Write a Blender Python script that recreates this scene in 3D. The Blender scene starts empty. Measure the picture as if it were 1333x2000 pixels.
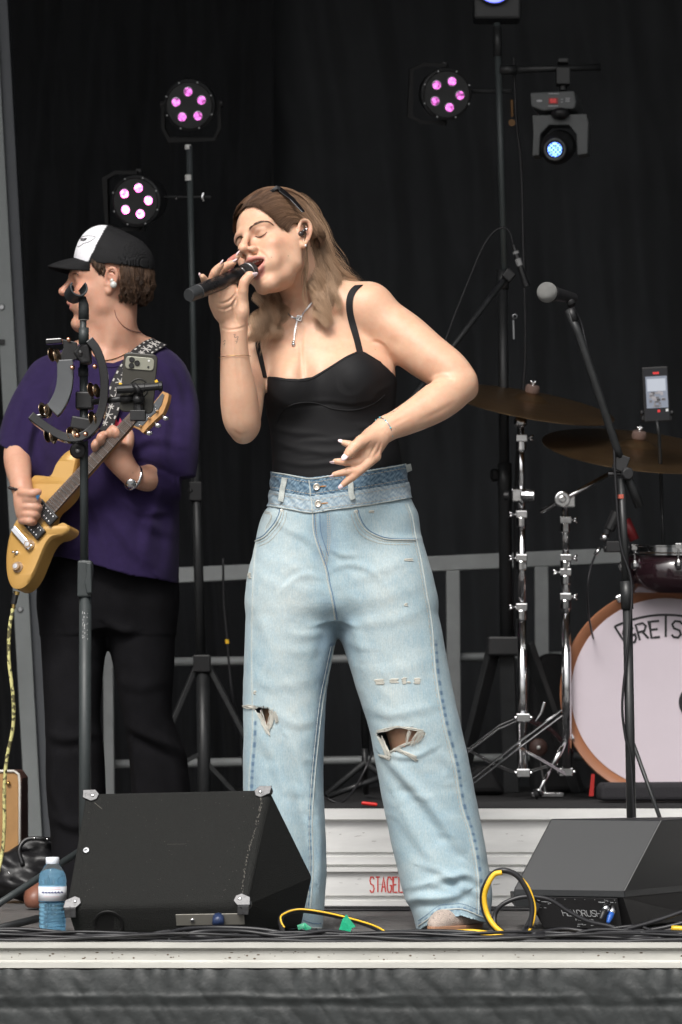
import bpy, math, random
import numpy as np
from mathutils import Vector, Matrix
from mathutils.bvhtree import BVHTree
R_ = math.radians
rnd = random.Random(7)
SC = bpy.context.scene
COL = SC.collection

# ------------------------------------------------------------------ camera, world, sun, exposure
F_PX, CAM_D, CAM_H, HOR = 7650.0, 9.0, 0.494, 1395.0     # focal length, distance to the singer, height above the deck, horizon row
cam_d = bpy.data.cameras.new('camera'); cam = bpy.data.objects.new('camera', cam_d); COL.objects.link(cam)
cam.location = (0, -CAM_D, CAM_H); cam.rotation_euler = (R_(90), 0, 0)
cam_d.sensor_fit = 'VERTICAL'; cam_d.sensor_height = 24.0; cam_d.lens = F_PX/2000*24.0
cam_d.shift_y = (HOR-1000)/2000; cam_d.clip_start = 0.1; cam_d.clip_end = 2000
cam_d.dof.use_dof = True; cam_d.dof.focus_distance = CAM_D-0.1; cam_d.dof.aperture_fstop = 5.0
SC.camera = cam
W = bpy.data.worlds.new('World'); SC.world = W; W.use_nodes = True
nt = W.node_tree; bg = nt.nodes['Background']
sky = nt.nodes.new('ShaderNodeTexSky'); sky.sky_type = 'NISHITA'; sky.sun_disc = False
SUN_EL, SUN_AZ = R_(50), R_(200)      # azimuth measured clockwise from +Y (north); the sun stands behind and left of the camera
sky.sun_elevation = SUN_EL; sky.sun_rotation = SUN_AZ
sky.air_density = 1.0; sky.dust_density = 8.0; sky.ozone_density = 1.0
hs = nt.nodes.new('ShaderNodeHueSaturation'); hs.inputs['Saturation'].default_value = 0.22
nt.links.new(sky.outputs[0], hs.inputs['Color']); nt.links.new(hs.outputs[0], bg.inputs[0]); bg.inputs[1].default_value = 0.10
sd = bpy.data.lights.new('sun', 'SUN'); sun = bpy.data.objects.new('sun', sd); COL.objects.link(sun)
sd.energy = 1.5; sd.angle = R_(16); sd.color = (1.0, 0.965, 0.92)
sun.rotation_euler = Vector((-math.sin(SUN_AZ)*math.cos(SUN_EL), -math.cos(SUN_AZ)*math.cos(SUN_EL), -math.sin(SUN_EL))).to_track_quat('-Z', 'Y').to_euler()
SC.view_settings.view_transform = 'Standard'; SC.view_settings.look = 'None'
SC.view_settings.exposure = 0.68; SC.view_settings.gamma = 1.0

# ------------------------------------------------------------------ helpers
def P(px, py, Y=0.0):
    d = CAM_D+Y
    return np.array([(px-666.5)/F_PX*d, Y, CAM_H+(HOR-py)/F_PX*d])
def LN(px, Y=0.0): return px*(CAM_D+Y)/F_PX
def floorY(py, z=0.0): return (CAM_H-z)*F_PX/(py-HOR)-CAM_D
def V3(*a): return np.array(a, float)
def nrm(v):
    v = np.asarray(v, float); n = np.linalg.norm(v); return v/(n if n > 1e-12 else 1)

def origin(o):
    v = np.zeros(3)
    while o is not None: v = v+np.array(o.location); o = o.parent
    return v
def tag(o, label=None, cat=None, group=None, kind=None):
    if label: o['label'] = label
    if cat: o['category'] = cat
    if group: o['group'] = group
    if kind: o['kind'] = kind
    return o
def thing(name, label, cat, loc=(0, 0, 0), group=None):
    o = bpy.data.objects.new(name, None); COL.objects.link(o); o.location = [float(c) for c in loc]; o.empty_display_size = .05
    return tag(o, label, cat, group)
def copy_tree(o, parent=None):
    c = o.copy(); COL.objects.link(c); c.parent = parent
    for ch in list(o.children): copy_tree(ch, c)
    return c

class MB:
    """collects shapes in world space, then links them as one mesh object"""
    def __init__(s): s.v = []; s.f = []; s.c = []; s.n = 0
    def raw(s, vs, fs, col=None):
        vs = np.asarray(vs, float)
        s.v.append(vs); s.f += [[i+s.n for i in f] for f in fs]; s.n += len(vs)
        s.c.append(np.tile(np.array(col if col is not None else (1, 1, 1)), (len(vs), 1))); return s
    def box(s, c, size, R=None, col=None):
        c = np.asarray(c, float); h = np.asarray(size, float)/2
        p = np.array([[x, y, z] for x in (-1, 1) for y in (-1, 1) for z in (-1, 1)])*h
        if R is not None: p = p@np.asarray(R).T
        return s.raw(p+c, [[0, 1, 3, 2], [4, 6, 7, 5], [0, 4, 5, 1], [2, 3, 7, 6], [0, 2, 6, 4], [1, 5, 7, 3]], col)
    def bar(s, a, b, w, t, up=(0, 0, 1), col=None):
        a = np.asarray(a, float); b = np.asarray(b, float); d = nrm(b-a); x = np.cross(d, up)
        if np.linalg.norm(x) < 1e-6: x = np.array([1., 0, 0])
        x = nrm(x); u = np.cross(x, d)
        return s.box((a+b)/2, (w, np.linalg.norm(b-a), t), np.stack([x, d, u], 1), col)
    def tube(s, pts, r, n=10, caps=True, col=None, sq=None, up=None):
        pts = [np.asarray(p, float) for p in pts]; m = len(pts)
        if m < 2: print('SHORT'); return s
        rr = [r]*m if np.isscalar(r) else list(r)
        t0 = nrm(pts[1]-pts[0]); ref = np.array(up if up is not None else ((0, 0, 1.) if abs(t0[2]) < .9 else (1., 0, 0)))
        u = nrm(ref-t0*np.dot(ref, t0)); vs = []
        for i in range(m):
            t = nrm(pts[min(i+1, m-1)]-pts[max(i-1, 0)]); u = nrm(u-t*np.dot(u, t)); w = np.cross(t, u)
            for k in range(n):
                a = 2*math.pi*k/n; vs.append(pts[i]+rr[i]*(math.cos(a)*u*(sq or 1)+math.sin(a)*w))
        fs = [[i*n+k, i*n+(k+1) % n, (i+1)*n+(k+1) % n, (i+1)*n+k] for i in range(m-1) for k in range(n)]
        if caps: fs += [list(range(n))[::-1], [(m-1)*n+k for k in range(n)]]
        return s.raw(vs, fs, col)
    def lathe(s, prof, a, axis=(0, 0, 1), n=24, col=None):
        """prof: list of (radius, height along axis) from point a"""
        a = np.asarray(a, float); d = nrm(axis); ref = np.array([1., 0, 0]) if abs(d[0]) < .8 else np.array([0, 0, 1.])
        u = nrm(np.cross(d, ref)); w = np.cross(d, u); vs = []
        for r, h in prof:
            for k in range(n):
                t = 2*math.pi*k/n; vs.append(a+d*h+max(r, 1e-5)*(math.cos(t)*u+math.sin(t)*w))
        m = len(prof)
        fs = [[i*n+k, i*n+(k+1) % n, (i+1)*n+(k+1) % n, (i+1)*n+k] for i in range(m-1) for k in range(n)]
        if prof[0][0] > 1e-4: fs.append(list(range(n))[::-1])
        if prof[-1][0] > 1e-4: fs.append([(m-1)*n+k for k in range(n)])
        return s.raw(vs, fs, col)
    def prism(s, poly, ext, col=None):
        """poly: planar list of 3-D points, ext: extrusion vector"""
        n = len(poly); p = np.array(poly, float); q = p+np.asarray(ext, float)
        return s.raw(np.vstack([p, q]), [list(range(n))[::-1], list(range(n, 2*n))]+[[i, (i+1) % n, n+(i+1) % n, n+i] for i in range(n)], col)
    def ball(s, c, r, n=12, col=None, R=None):
        r = np.ones(3)*r if np.isscalar(r) else np.asarray(r, float); vs = []; m = n//2+1
        for i in range(m):
            a = math.pi*(i/(m-1)); rr = max(math.sin(a), 1e-4)
            for k in range(n): b = 2*math.pi*k/n; vs.append([rr*math.cos(b), rr*math.sin(b), math.cos(a)])
        vs = np.array(vs)*r
        if R is not None: vs = vs@np.asarray(R).T
        fs = [[i*n+k, i*n+(k+1) % n, (i+1)*n+(k+1) % n, (i+1)*n+k] for i in range(m-1) for k in range(n)]
        return s.raw(vs+np.asarray(c, float), fs, col)
    def torus(s, c, axis, R, r, n=32, m=8, col=None, arc=None):
        d = nrm(axis); ref = np.array([1., 0, 0]) if abs(d[0]) < .8 else np.array([0, 0, 1.])
        u = nrm(np.cross(d, ref)); w = np.cross(d, u)
        pts = [np.asarray(c, float)+R*(math.cos(t)*u+math.sin(t)*w) for t in np.linspace(0, 2*math.pi, n+1)]
        return s.tube(pts, r, m, False, col)
    def ribbon(s, pts, nor, width, thick=.0004, col=None):
        """flat mitred strip; nor: the direction it faces (one, or one per point)"""
        pts = [np.asarray(p, float) for p in pts]; m = len(pts); vs = []
        if m < 2: print('SHORT'); return s
        ns = [np.asarray(nor, float)]*m if np.ndim(nor) == 1 else [np.asarray(q, float) for q in nor]
        ww = [width]*m if np.isscalar(width) else list(width)
        for i in range(m):
            t = nrm(pts[min(i+1, m-1)]-pts[max(i-1, 0)]); b = nrm(np.cross(ns[i], t)); k = 1.
            if 0 < i < m-1:
                c = np.dot(nrm(pts[i]-pts[i-1]), t); k = 1/max(c, .5)
            for sx, sz in ((-1, 0), (1, 0), (1, 1), (-1, 1)): vs.append(pts[i]+b*ww[i]/2*sx*k+ns[i]*thick*sz)
        fs = []
        for i in range(m-1):
            for k in range(4): fs.append([i*4+k, i*4+(k+1) % 4, (i+1)*4+(k+1) % 4, (i+1)*4+k])
        fs += [[3, 2, 1, 0], [(m-1)*4+k for k in range(4)]]
        return s.raw(vs, fs, col)
    def build(s, name, mat, parent=None, smooth=False, bevel=0, org=None, col=False, seg=2, auto=None):
        if not s.v: return None
        v = np.vstack(s.v)
        o = mesh_obj(name, v, s.f, mat, parent, smooth, org)
        if col:
            a = o.data.color_attributes.new('Col', 'FLOAT_COLOR', 'POINT')
            cc = np.ones((len(v), 4), np.float32); cc[:, :3] = np.vstack(s.c); a.data.foreach_set('color', cc.ravel())
        if bevel:
            b = o.modifiers.new('bevel', 'BEVEL'); b.width = bevel; b.segments = seg; b.limit_method = 'ANGLE'; b.angle_limit = R_(40)
        if auto: smooth_by_angle(o, auto)
        return o
def smooth_by_angle(o, ang=40):
    import bmesh
    bm = bmesh.new(); bm.from_mesh(o.data); bmesh.ops.recalc_face_normals(bm, faces=bm.faces)
    for f in bm.faces: f.smooth = True
    for e in bm.edges: e.smooth = not (len(e.link_faces) == 2 and e.calc_face_angle(0) > R_(ang))
    bm.to_mesh(o.data); bm.free()
def mesh_obj(name, v, faces, mat, parent=None, smooth=False, org=None):
    me = bpy.data.meshes.new(name); v = np.asarray(v, np.float64)
    if parent is not None: base = origin(parent); loc = (0, 0, 0)
    else:
        base = np.array(org, float) if org is not None else np.array([(v[:, 0].min()+v[:, 0].max())/2, (v[:, 1].min()+v[:, 1].max())/2, v[:, 2].min()]); loc = base
    v = v-base
    if isinstance(faces, np.ndarray):
        nf = len(faces); k = faces.shape[1]
        me.vertices.add(len(v)); me.vertices.foreach_set('co', v.astype(np.float32).ravel())
        me.loops.add(nf*k); me.loops.foreach_set('vertex_index', faces.astype(np.int32).ravel())
        me.polygons.add(nf); me.polygons.foreach_set('loop_start', np.arange(0, nf*k, k, dtype=np.int32)); me.update(calc_edges=True)
    else: me.from_pydata([tuple(p) for p in v], [], faces)
    me.validate(); me.update()
    if smooth: me.polygons.foreach_set('use_smooth', np.ones(len(me.polygons), bool))
    if mat is not None: me.materials.append(mat)
    o = bpy.data.objects.new(name, me); COL.objects.link(o); o.location = [float(c) for c in loc]; o.parent = parent
    return o
def set_col(o, c):
    a = o.data.color_attributes.new('Col', 'FLOAT_COLOR', 'POINT'); n = len(o.data.vertices)
    cc = np.ones((n, 4), np.float32); cc[:, :3] = c; a.data.foreach_set('color', cc.ravel())
def smoothcurve(pts, n=8):
    """Catmull-Rom through rows of numbers"""
    p = np.array(pts, float); p = np.vstack([2*p[0]-p[1], p, 2*p[-1]-p[-2]]); out = []
    for i in range(1, len(p)-2):
        for k in range(n):
            t = k/n; a, b, c, d = p[i-1], p[i], p[i+1], p[i+2]
            out.append(.5*((2*b)+(-a+c)*t+(2*a-5*b+4*c-d)*t*t+(-a+3*b-3*c+d)*t**3))
    out.append(p[-2]); return np.array(out)
def curveP(pts, n=8): return smoothcurve([P(*q) for q in pts], n)

# ------------------------------------------------------------------ materials
def mat(name, col, rough=.6, metal=0., spec=.5, noise=0, nscale=20., bump=0, bscale=60., emit=None, estr=0, coat=0, trans=0, vcol=False, stretch=None, sheen=0, alpha=1, sss=0, rnoise=0, ior=1.45):
    m = bpy.data.materials.new(name); m.use_nodes = True; t = m.node_tree; b = t.nodes['Principled BSDF']; L = t.links.new
    b.inputs['Roughness'].default_value = rough; b.inputs['Metallic'].default_value = metal
    b.inputs['Specular IOR Level'].default_value = spec; b.inputs['IOR'].default_value = ior
    b.inputs['Coat Weight'].default_value = coat; b.inputs['Transmission Weight'].default_value = trans
    b.inputs['Sheen Weight'].default_value = sheen
    if sss:
        b.inputs['Subsurface Weight'].default_value = sss; b.inputs['Subsurface Radius'].default_value = (1, .35, .18); b.inputs['Subsurface Scale'].default_value = .006
    c4 = (*col, 1); src = None
    tc = t.nodes.new('ShaderNodeTexCoord'); mp = t.nodes.new('ShaderNodeMapping'); L(tc.outputs['Object'], mp.inputs[0])
    if stretch: mp.inputs['Scale'].default_value = stretch
    if vcol:
        at = t.nodes.new('ShaderNodeAttribute'); at.attribute_name = 'Col'
        mx = t.nodes.new('ShaderNodeMix'); mx.data_type = 'RGBA'; mx.blend_type = 'MULTIPLY'; mx.inputs[0].default_value = 1
        mx.inputs[6].default_value = c4; L(at.outputs['Color'], mx.inputs[7]); src = mx.outputs[2]
    if noise or rnoise:
        n = t.nodes.new('ShaderNodeTexNoise'); n.inputs['Scale'].default_value = nscale; n.inputs['Detail'].default_value = 6; n.inputs['Roughness'].default_value = .65
        L(mp.outputs[0], n.inputs['Vector'])
        if noise:
            r = t.nodes.new('ShaderNodeMapRange'); r.inputs['From Min'].default_value = .25; r.inputs['From Max'].default_value = .75
            r.inputs['To Min'].default_value = 1-noise; r.inputs['To Max'].default_value = 1+noise; L(n.outputs[0], r.inputs[0])
            mx = t.nodes.new('ShaderNodeMix'); mx.data_type = 'RGBA'; mx.blend_type = 'MULTIPLY'; mx.inputs[0].default_value = 1
            if src: L(src, mx.inputs[6])
            else: mx.inputs[6].default_value = c4
            cb = t.nodes.new('ShaderNodeCombineColor'); [L(r.outputs[0], cb.inputs[i]) for i in range(3)]
            L(cb.outputs[0], mx.inputs[7]); src = mx.outputs[2]
        if rnoise:
            r = t.nodes.new('ShaderNodeMapRange'); r.inputs['To Min'].default_value = max(0, rough-rnoise); r.inputs['To Max'].default_value = rough+rnoise
            L(n.outputs[0], r.inputs[0]); L(r.outputs[0], b.inputs['Roughness'])
    if bump:
        n2 = t.nodes.new('ShaderNodeTexNoise'); n2.inputs['Scale'].default_value = bscale; n2.inputs['Detail'].default_value = 4; L(mp.outputs[0], n2.inputs['Vector'])
        bp = t.nodes.new('ShaderNodeBump'); bp.inputs['Strength'].default_value = bump; bp.inputs['Distance'].default_value = .004
        L(n2.outputs[0], bp.inputs['Height']); L(bp.outputs[0], b.inputs['Normal'])
    if src: L(src, b.inputs['Base Color'])
    else: b.inputs['Base Color'].default_value = c4
    if emit: b.inputs['Emission Color'].default_value = (*emit, 1); b.inputs['Emission Strength'].default_value = estr
    if alpha < 1: b.inputs['Alpha'].default_value = alpha
    return m
M = {}
M['black_metal'] = mat('black_metal', (.02, .021, .022), .42, .0, .5, .25, 30, rnoise=.12)
M['grey_tube'] = mat('grey_tube', (.055, .065, .066), .45, .0, .5, .15, 12, rnoise=.1)
M['black_plastic'] = mat('black_plastic', (.013, .013, .014), .45, 0, .5, .2, 40)
M['rubber'] = mat('rubber', (.014, .014, .015), .75, 0, .3, .2, 40)
M['chrome'] = mat('chrome', (.72, .72, .73), .14, 1.0, .5, .12, 40, rnoise=.08)
M['steel'] = mat('steel', (.42, .43, .44), .32, .9, .5, .2, 30, bump=.15, bscale=80)
M['white_tape'] = mat('white_tape', (.62, .62, .6), .6)
M['cable'] = mat('cable', (.016, .016, .018), .42, 0, .5, .35, 18)
M['yellow'] = mat('yellow_cable', (.78, .47, .03), .4, 0, .5, .1, 30)
M['green'] = mat('green_tape', (.02, .36, .19), .45, 0, .5, .2, 60, bump=.4, bscale=90)
M['red'] = mat('red_plastic', (.6, .02, .015), .4)
M['gold'] = mat('gold_metal', (.6, .42, .16), .25, 1.0)

# ------------------------------------------------------------------ implicit surfaces
def smin(a, b, k):
    if k <= 0: return np.minimum(a, b)
    h = np.maximum(k-np.abs(a-b), 0)/k
    return np.minimum(a, b)-h*h*k*.25
class Field:
    def __init__(s, lo, hi, h, far=.05):
        s.lo = np.asarray(lo, float); s.h = h; s.n = (np.ceil((np.asarray(hi)-s.lo)/h).astype(int)+1); s.v = np.full(s.n, far, np.float32)
    def win(s, lo, hi, pad):
        a = np.clip(np.floor((np.asarray(lo)-pad-s.lo)/s.h).astype(int), 0, s.n); b = np.clip(np.ceil((np.asarray(hi)+pad-s.lo)/s.h).astype(int)+1, 0, s.n)
        if (b <= a).any(): return None
        sl = tuple(slice(i, j) for i, j in zip(a, b))
        g = [(s.lo[d]+s.h*np.arange(a[d], b[d])).astype(np.float32) for d in range(3)]
        return sl, g[0][:, None, None], g[1][None, :, None], g[2][None, None, :]
    def add(s, prim, k=.01):
        f, lo, hi = prim; w = s.win(lo, hi, k+.012)
        if w is None: return
        sl, X, Y, Z = w; s.v[sl] = smin(s.v[sl], f(X, Y, Z).astype(np.float32), k)
    def cut(s, prim, k=.004):
        f, lo, hi = prim; w = s.win(lo, hi, k+.004)
        if w is None: return
        sl, X, Y, Z = w; s.v[sl] = -smin(-s.v[sl], f(X, Y, Z).astype(np.float32), k)
    def clip(s, f):
        sl, X, Y, Z = s.win(s.lo, s.lo+s.h*(s.n-1), 0); s.v = np.maximum(s.v, f(X, Y, Z).astype(np.float32))
    def mesh(s):
        v = s.v; ins = v < 0; nx, ny, nz = v.shape
        cnt = np.zeros((nx-1, ny-1, nz-1), np.uint8)
        for i in (0, 1):
            for j in (0, 1):
                for k in (0, 1): cnt += ins[i:nx-1+i, j:ny-1+j, k:nz-1+k]
        act = (cnt > 0) & (cnt < 8); I = np.argwhere(act); vid = np.full(act.shape, -1, np.int32); vid[act] = np.arange(len(I))
        acc = np.zeros((len(I), 3)); num = np.zeros(len(I)); x, y, z = I.T
        C = {(i, j, k): v[x+i, y+j, z+k].astype(float) for i in (0, 1) for j in (0, 1) for k in (0, 1)}
        for c0 in C:
            for d in range(3):
                if c0[d] == 0:
                    c1 = tuple(1 if q == d else c0[q] for q in range(3)); a, b = C[c0], C[c1]; m = (a < 0) != (b < 0)
                    t = a[m]/(a[m]-b[m]); pt = np.tile(np.array(c0, float), (m.sum(), 1)); pt[:, d] += t; acc[m] += pt; num[m] += 1
        pts = s.lo+s.h*(I+acc/num[:, None]); F = []
        for d in range(3):
            sl0 = [slice(1, -1)]*3; sl0[d] = slice(0, -1); sl1 = list(sl0); sl1[d] = slice(1, None)
            a = ins[tuple(sl0)]; b = ins[tuple(sl1)]; E = np.argwhere(a != b); off = [1, 1, 1]; off[d] = 0; E = E+off
            fl = ins[tuple(E.T)]
            e1, e2 = [q for q in range(3) if q != d]
            def at(o1, o2):
                q = E.copy(); q[:, e1] += o1; q[:, e2] += o2; return vid[tuple(q.T)]
            q = np.stack([at(-1, -1), at(0, -1), at(0, 0), at(-1, 0)], 1)
            flip = fl if d != 1 else ~fl
            q[~flip] = q[~flip][:, ::-1]; F.append(q)
        return pts, np.vstack(F)
def cone(a, b, r1, r2, flat=None):
    """round cone; flat=(direction, factor) squashes the section along a direction"""
    a = np.asarray(a, float); b = np.asarray(b, float); ab = b-a; L2 = max(np.dot(ab, ab), 1e-9); r = max(r1, r2)
    def f(X, Y, Z):
        dx, dy, dz = X-a[0], Y-a[1], Z-a[2]; t = np.clip((dx*ab[0]+dy*ab[1]+dz*ab[2])/L2, 0, 1)
        dx, dy, dz = dx-t*ab[0], dy-t*ab[1], dz-t*ab[2]
        if flat is not None:
            u, k = flat; q = (dx*u[0]+dy*u[1]+dz*u[2])*(k-1); dx, dy, dz = dx+q*u[0], dy+q*u[1], dz+q*u[2]
        return np.sqrt(dx*dx+dy*dy+dz*dz)-(r1+(r2-r1)*t)
    return f, np.minimum(a, b)-r, np.maximum(a, b)+r
def limb(pts, n=5, flat=None):
    """rows (x,y,z,r): a smooth tapering limb"""
    c = smoothcurve(pts, n)
    def f(X, Y, Z):
        o = None
        for i in range(len(c)-1):
            q = cone(c[i, :3], c[i+1, :3], c[i, 3], c[i+1, 3], flat)[0](X, Y, Z); o = q if o is None else smin(o, q, .002)
        return o
    r = c[:, 3].max()
    return f, c[:, :3].min(0)-r, c[:, :3].max(0)+r
def ell(c, r, R=None):
    c = np.asarray(c, float); r = np.asarray(r, float); A = np.eye(3) if R is None else np.asarray(R); m = r.max()
    def f(X, Y, Z):
        dx, dy, dz = X-c[0], Y-c[1], Z-c[2]
        q = [(A[0, i]*dx+A[1, i]*dy+A[2, i]*dz) for i in range(3)]
        k0 = np.sqrt(sum((q[i]/r[i])**2 for i in range(3))); k1 = np.sqrt(sum((q[i]/r[i]**2)**2 for i in range(3)))
        return k0*(k0-1)/np.maximum(k1, 1e-6)
    return f, c-m, c+m
def column(rows, power=2.0):
    """rows (z, xl, xr, yc, b): stacked superellipse sections"""
    rows = np.array(sorted(rows), float); sm = smoothcurve(rows, 6); sm = sm[np.argsort(sm[:, 0])]
    def f(X, Y, Z):
        z = Z.ravel(); xl, xr, yc, b = [np.interp(z, sm[:, 0], sm[:, i])[None, None, :].astype(np.float32) for i in (1, 2, 3, 4)]
        cx, a = (xl+xr)/2, (xr-xl)/2; u = (X-cx)/a; w = (Y-yc)/b
        if power == 2: k0 = np.sqrt(u*u+w*w)
        else: k0 = (np.abs(u)**power+np.abs(w)**power)**(1/power)
        k1 = np.sqrt((u/a)**2+(w/b)**2)+1e-6
        d = k0*(k0-1)/k1
        d = np.where(k0 < .3, -np.minimum(a, b)*.7, d)
        return np.maximum(d, np.maximum(sm[0, 0]-Z, Z-sm[-1, 0]))
    return f, [sm[:, 1].min(), (sm[:, 3]-sm[:, 4]).min(), sm[0, 0]], [sm[:, 2].max(), (sm[:, 3]+sm[:, 4]).max(), sm[-1, 0]]
class Frame:
    """local axes for a head: x to its own left, y forward, z up"""
    def __init__(s, yaw, pitch, roll, T, sc=1.0):
        M0 = np.array([[1, 0, 0], [0, -1, 0], [0, 0, 1.]]); y, p, r = R_(yaw), R_(pitch), R_(roll)
        Rz = np.array([[math.cos(y), -math.sin(y), 0], [math.sin(y), math.cos(y), 0], [0, 0, 1]])
        Rx = np.array([[1, 0, 0], [0, math.cos(p), -math.sin(p)], [0, math.sin(p), math.cos(p)]])
        Ry = np.array([[math.cos(r), 0, -math.sin(r)], [0, 1, 0], [math.sin(r), 0, math.cos(r)]])
        s.R = Ry@Rz@M0@Rx; s.T = np.asarray(T, float); s.s = sc
    def p(s, x, y, z): return s.T+s.s*(s.R@np.array([x, y, z], float))
    def d(s, x, y, z): return s.R@np.array([x, y, z], float)
    def loc(s, w): return (np.asarray(w)-s.T)@s.R/s.s
    def ell(s, c, r, A=None): return ell(s.p(*c), np.array(r)*s.s, s.R if A is None else s.R@A)
    def cone(s, a, b, r1, r2): return cone(s.p(*a), s.p(*b), r1*s.s, r2*s.s)
    def limb(s, rows, n=4): return limb([[*s.p(*r[:3]), r[3]*s.s] for r in rows], n)
def rotm(axis, deg): return np.array(Matrix.Rotation(R_(deg), 3, Vector(axis)))

# ------------------------------------------------------------------ stroke lettering
GL = {
'A': [[(0, 0), (.5, 1), (1, 0)], [(.2, .35), (.8, .35)]], 'B': [[(0, 0), (0, 1), (.7, .95), (.75, .6), (0, .52)], [(0, .52), (.9, .4), (.85, .05), (0, 0)]],
'C': [[(1, .85), (.7, 1), (.25, 1), (0, .75), (0, .25), (.25, 0), (.7, 0), (1, .15)]],
'D': [[(0, 0), (0, 1), (.6, 1), (1, .7), (1, .3), (.6, 0), (0, 0)]], 'E': [[(1, 1), (0, 1), (0, 0), (1, 0)], [(0, .5), (.8, .5)]],
'F': [[(1, 1), (0, 1), (0, 0)], [(0, .5), (.8, .5)]],
'G': [[(1, .8), (.7, 1), (.25, 1), (0, .75), (0, .25), (.25, 0), (.75, 0), (1, .2), (1, .45), (.55, .45)]], 'H': [[(0, 0), (0, 1)], [(1, 0), (1, 1)], [(0, .5), (1, .5)]],
'I': [[(.5, 0), (.5, 1)]], 'L': [[(0, 1), (0, 0), (1, 0)]], 'N': [[(0, 0), (0, 1), (1, 0), (1, 1)]], 'O': [[(.25, 0), (0, .25), (0, .75), (.25, 1), (.75, 1), (1, .75), (1, .25), (.75, 0), (.25, 0)]],
'R': [[(0, 0), (0, 1), (.7, 1), (.95, .78), (.7, .5), (0, .5)], [(.45, .5), (1, 0)]], 'S': [[(1, .85), (.75, 1), (.25, 1), (0, .78), (.2, .55), (.8, .45), (1, .22), (.75, 0), (.25, 0), (0, .15)]],
'T': [[(0, 1), (1, 1)], [(.5, 1), (.5, 0)]], 'U': [[(0, 1), (0, .25), (.25, 0), (.75, 0), (1, .25), (1, 1)]], 'X': [[(0, 0), (1, 1)], [(0, 1), (1, 0)]],
'1': [[(.2, .8), (.5, 1), (.5, 0)]], '0': [[(.25, 0), (0, .25), (0, .75), (.25, 1), (.75, 1), (1, .75), (1, .25), (.75, 0), (.25, 0)]], '-': [[(.1, .5), (.9, .5)]], ' ': []}
def letters(mb, txt, fmap, w, gap, width, nor, thick=.0006, col=None):
    """fmap(u, v) -> world point, u along the line in letter units, v 0..1 up"""
    u0 = 0; k = 0
    for ch in txt:
        cw = w*(.35 if ch in 'I1' else 1)
        for st in GL.get(ch, []):
            pts = [fmap(u0+x*cw, y)+np.asarray(nor)*(.00005*k) for x, y in st]; k += 1
            q = [pts[0]]
            for a, b in zip(pts, pts[1:]): q += [a*.5+b*.5, b]
            mb.ribbon(q, nor, width, thick, col)
        u0 += cw+gap
    return u0
# ================================================================== the setting
# ground in front of and around the stage, one metre below the deck
g = MB(); g.raw([[-400, -400, -1.02], [400, -400, -1.02], [400, 400, -1.02], [-400, 400, -1.02]], [[0, 1, 2, 3]])
tag(g.build('ground', mat('tarmac', (.12, .12, .115), .9, noise=.3, nscale=4)), kind='structure')

EDGE_Y = -.59
# deck of grey boards running across the stage
deck_m = mat('deck', (.105, .10, .098), .55, noise=.35, nscale=5, stretch=(.6, 9, 1), bump=.25, bscale=60, rnoise=.15)
d = MB(); y = EDGE_Y+.005
bw = .19
while y < 4.2:
    d.box((0, y+bw/2, -.03), (9, bw-.004, .06)); y += bw
d.box((0, 1.8, -.07), (9, 4.8, .02))
tag(d.build('stage_floor', deck_m, bevel=.0015), kind='structure')
# pale extruded edge of the deck
edge_m = mat('edge_paint', (.46, .455, .42), .5, .1, noise=.14, nscale=6, stretch=(1, 1, 6), rnoise=.15)
t = thing('stage_edge', 'long cream painted aluminium edging running along the front of the stage deck', 'stage edging', (0, EDGE_Y, 0))
def prof_prism(rows, y_out, x0, x1):
    """rows: (z, depth) polyline; returns prism along X, facing -Y"""
    mb = MB(); poly = [(x0, y_out-dd, z) for z, dd in rows]+[(x0, y_out+.03, rows[-1][0]), (x0, y_out+.03, rows[0][0])]
    return mb.prism(poly, (x1-x0, 0, 0))
zz = lambda py: P(0, py, EDGE_Y)[2]
prof_prism([(.004, 0), (.004, .012), (-.007, .0125), (-.0095, .006), (-.0105, .003), (-.012, .0), (-.014, .002), (-.034, .002), (-.0365, .004), (-.0385, .012), (-.050, .0125), (-.0515, .0)], EDGE_Y, -4.5, 4.5).build('rail', edge_m, t)
b = MB()
for i in range(70):
    x = rnd.uniform(-.75, .8); b.ball((x, EDGE_Y-.0021, rnd.uniform(-.033, -.014)), (rnd.uniform(.0007, .004), .0004, rnd.uniform(.0005, .0018)), 6)
b.build('rust_speck', mat('rust', (.09, .06, .035), .9), t)
# vinyl skirt hung below the edge
sk_m = mat('skirt_vinyl', (.024, .027, .027), .5, noise=.35, nscale=16, bump=.55, bscale=34, rnoise=.12)
nx, nz = 900, 60; xs = np.linspace(-2.2, 2.2, nx); zs = np.linspace(-.055, -1.0, nz)
zs = np.concatenate([np.linspace(-.053, -.20, 70), np.linspace(-.21, -1.0, 12)]); nz = len(zs)
rs = np.random.default_rng(3)
def fbm1(x, f, n=5, seed=0):
    r = np.random.default_rng(seed); o = 0
    for i in range(n): o = o+np.sin(x*f*(1.9**i)+r.uniform(0, 6.3))/(1.5**i)
    return o/2
X, Z = np.meshgrid(xs, zs, indexing='ij'); dz = -Z-.053
def wob2(fx, fz, n, seed):
    r = np.random.default_rng(seed); o = 0
    for i in range(n):
        a = r.uniform(-.9, .9); sx = fx*r.uniform(.6, 1.6); sz = fz*r.uniform(.6, 1.6); o = o+np.sin(X*sx*math.cos(a)+Z*sz+3*np.sin(X*fx*.23+i*2)+r.uniform(0, 6.3))
    return o/math.sqrt(n)
ruff = np.abs(np.sin(X*62+2.2*np.sin(X*17)+1.5*np.sin(X*5.3)))
crum = np.abs(wob2(45, 40, 4, 11)); crum2 = np.abs(wob2(90, 70, 4, 12))
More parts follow.
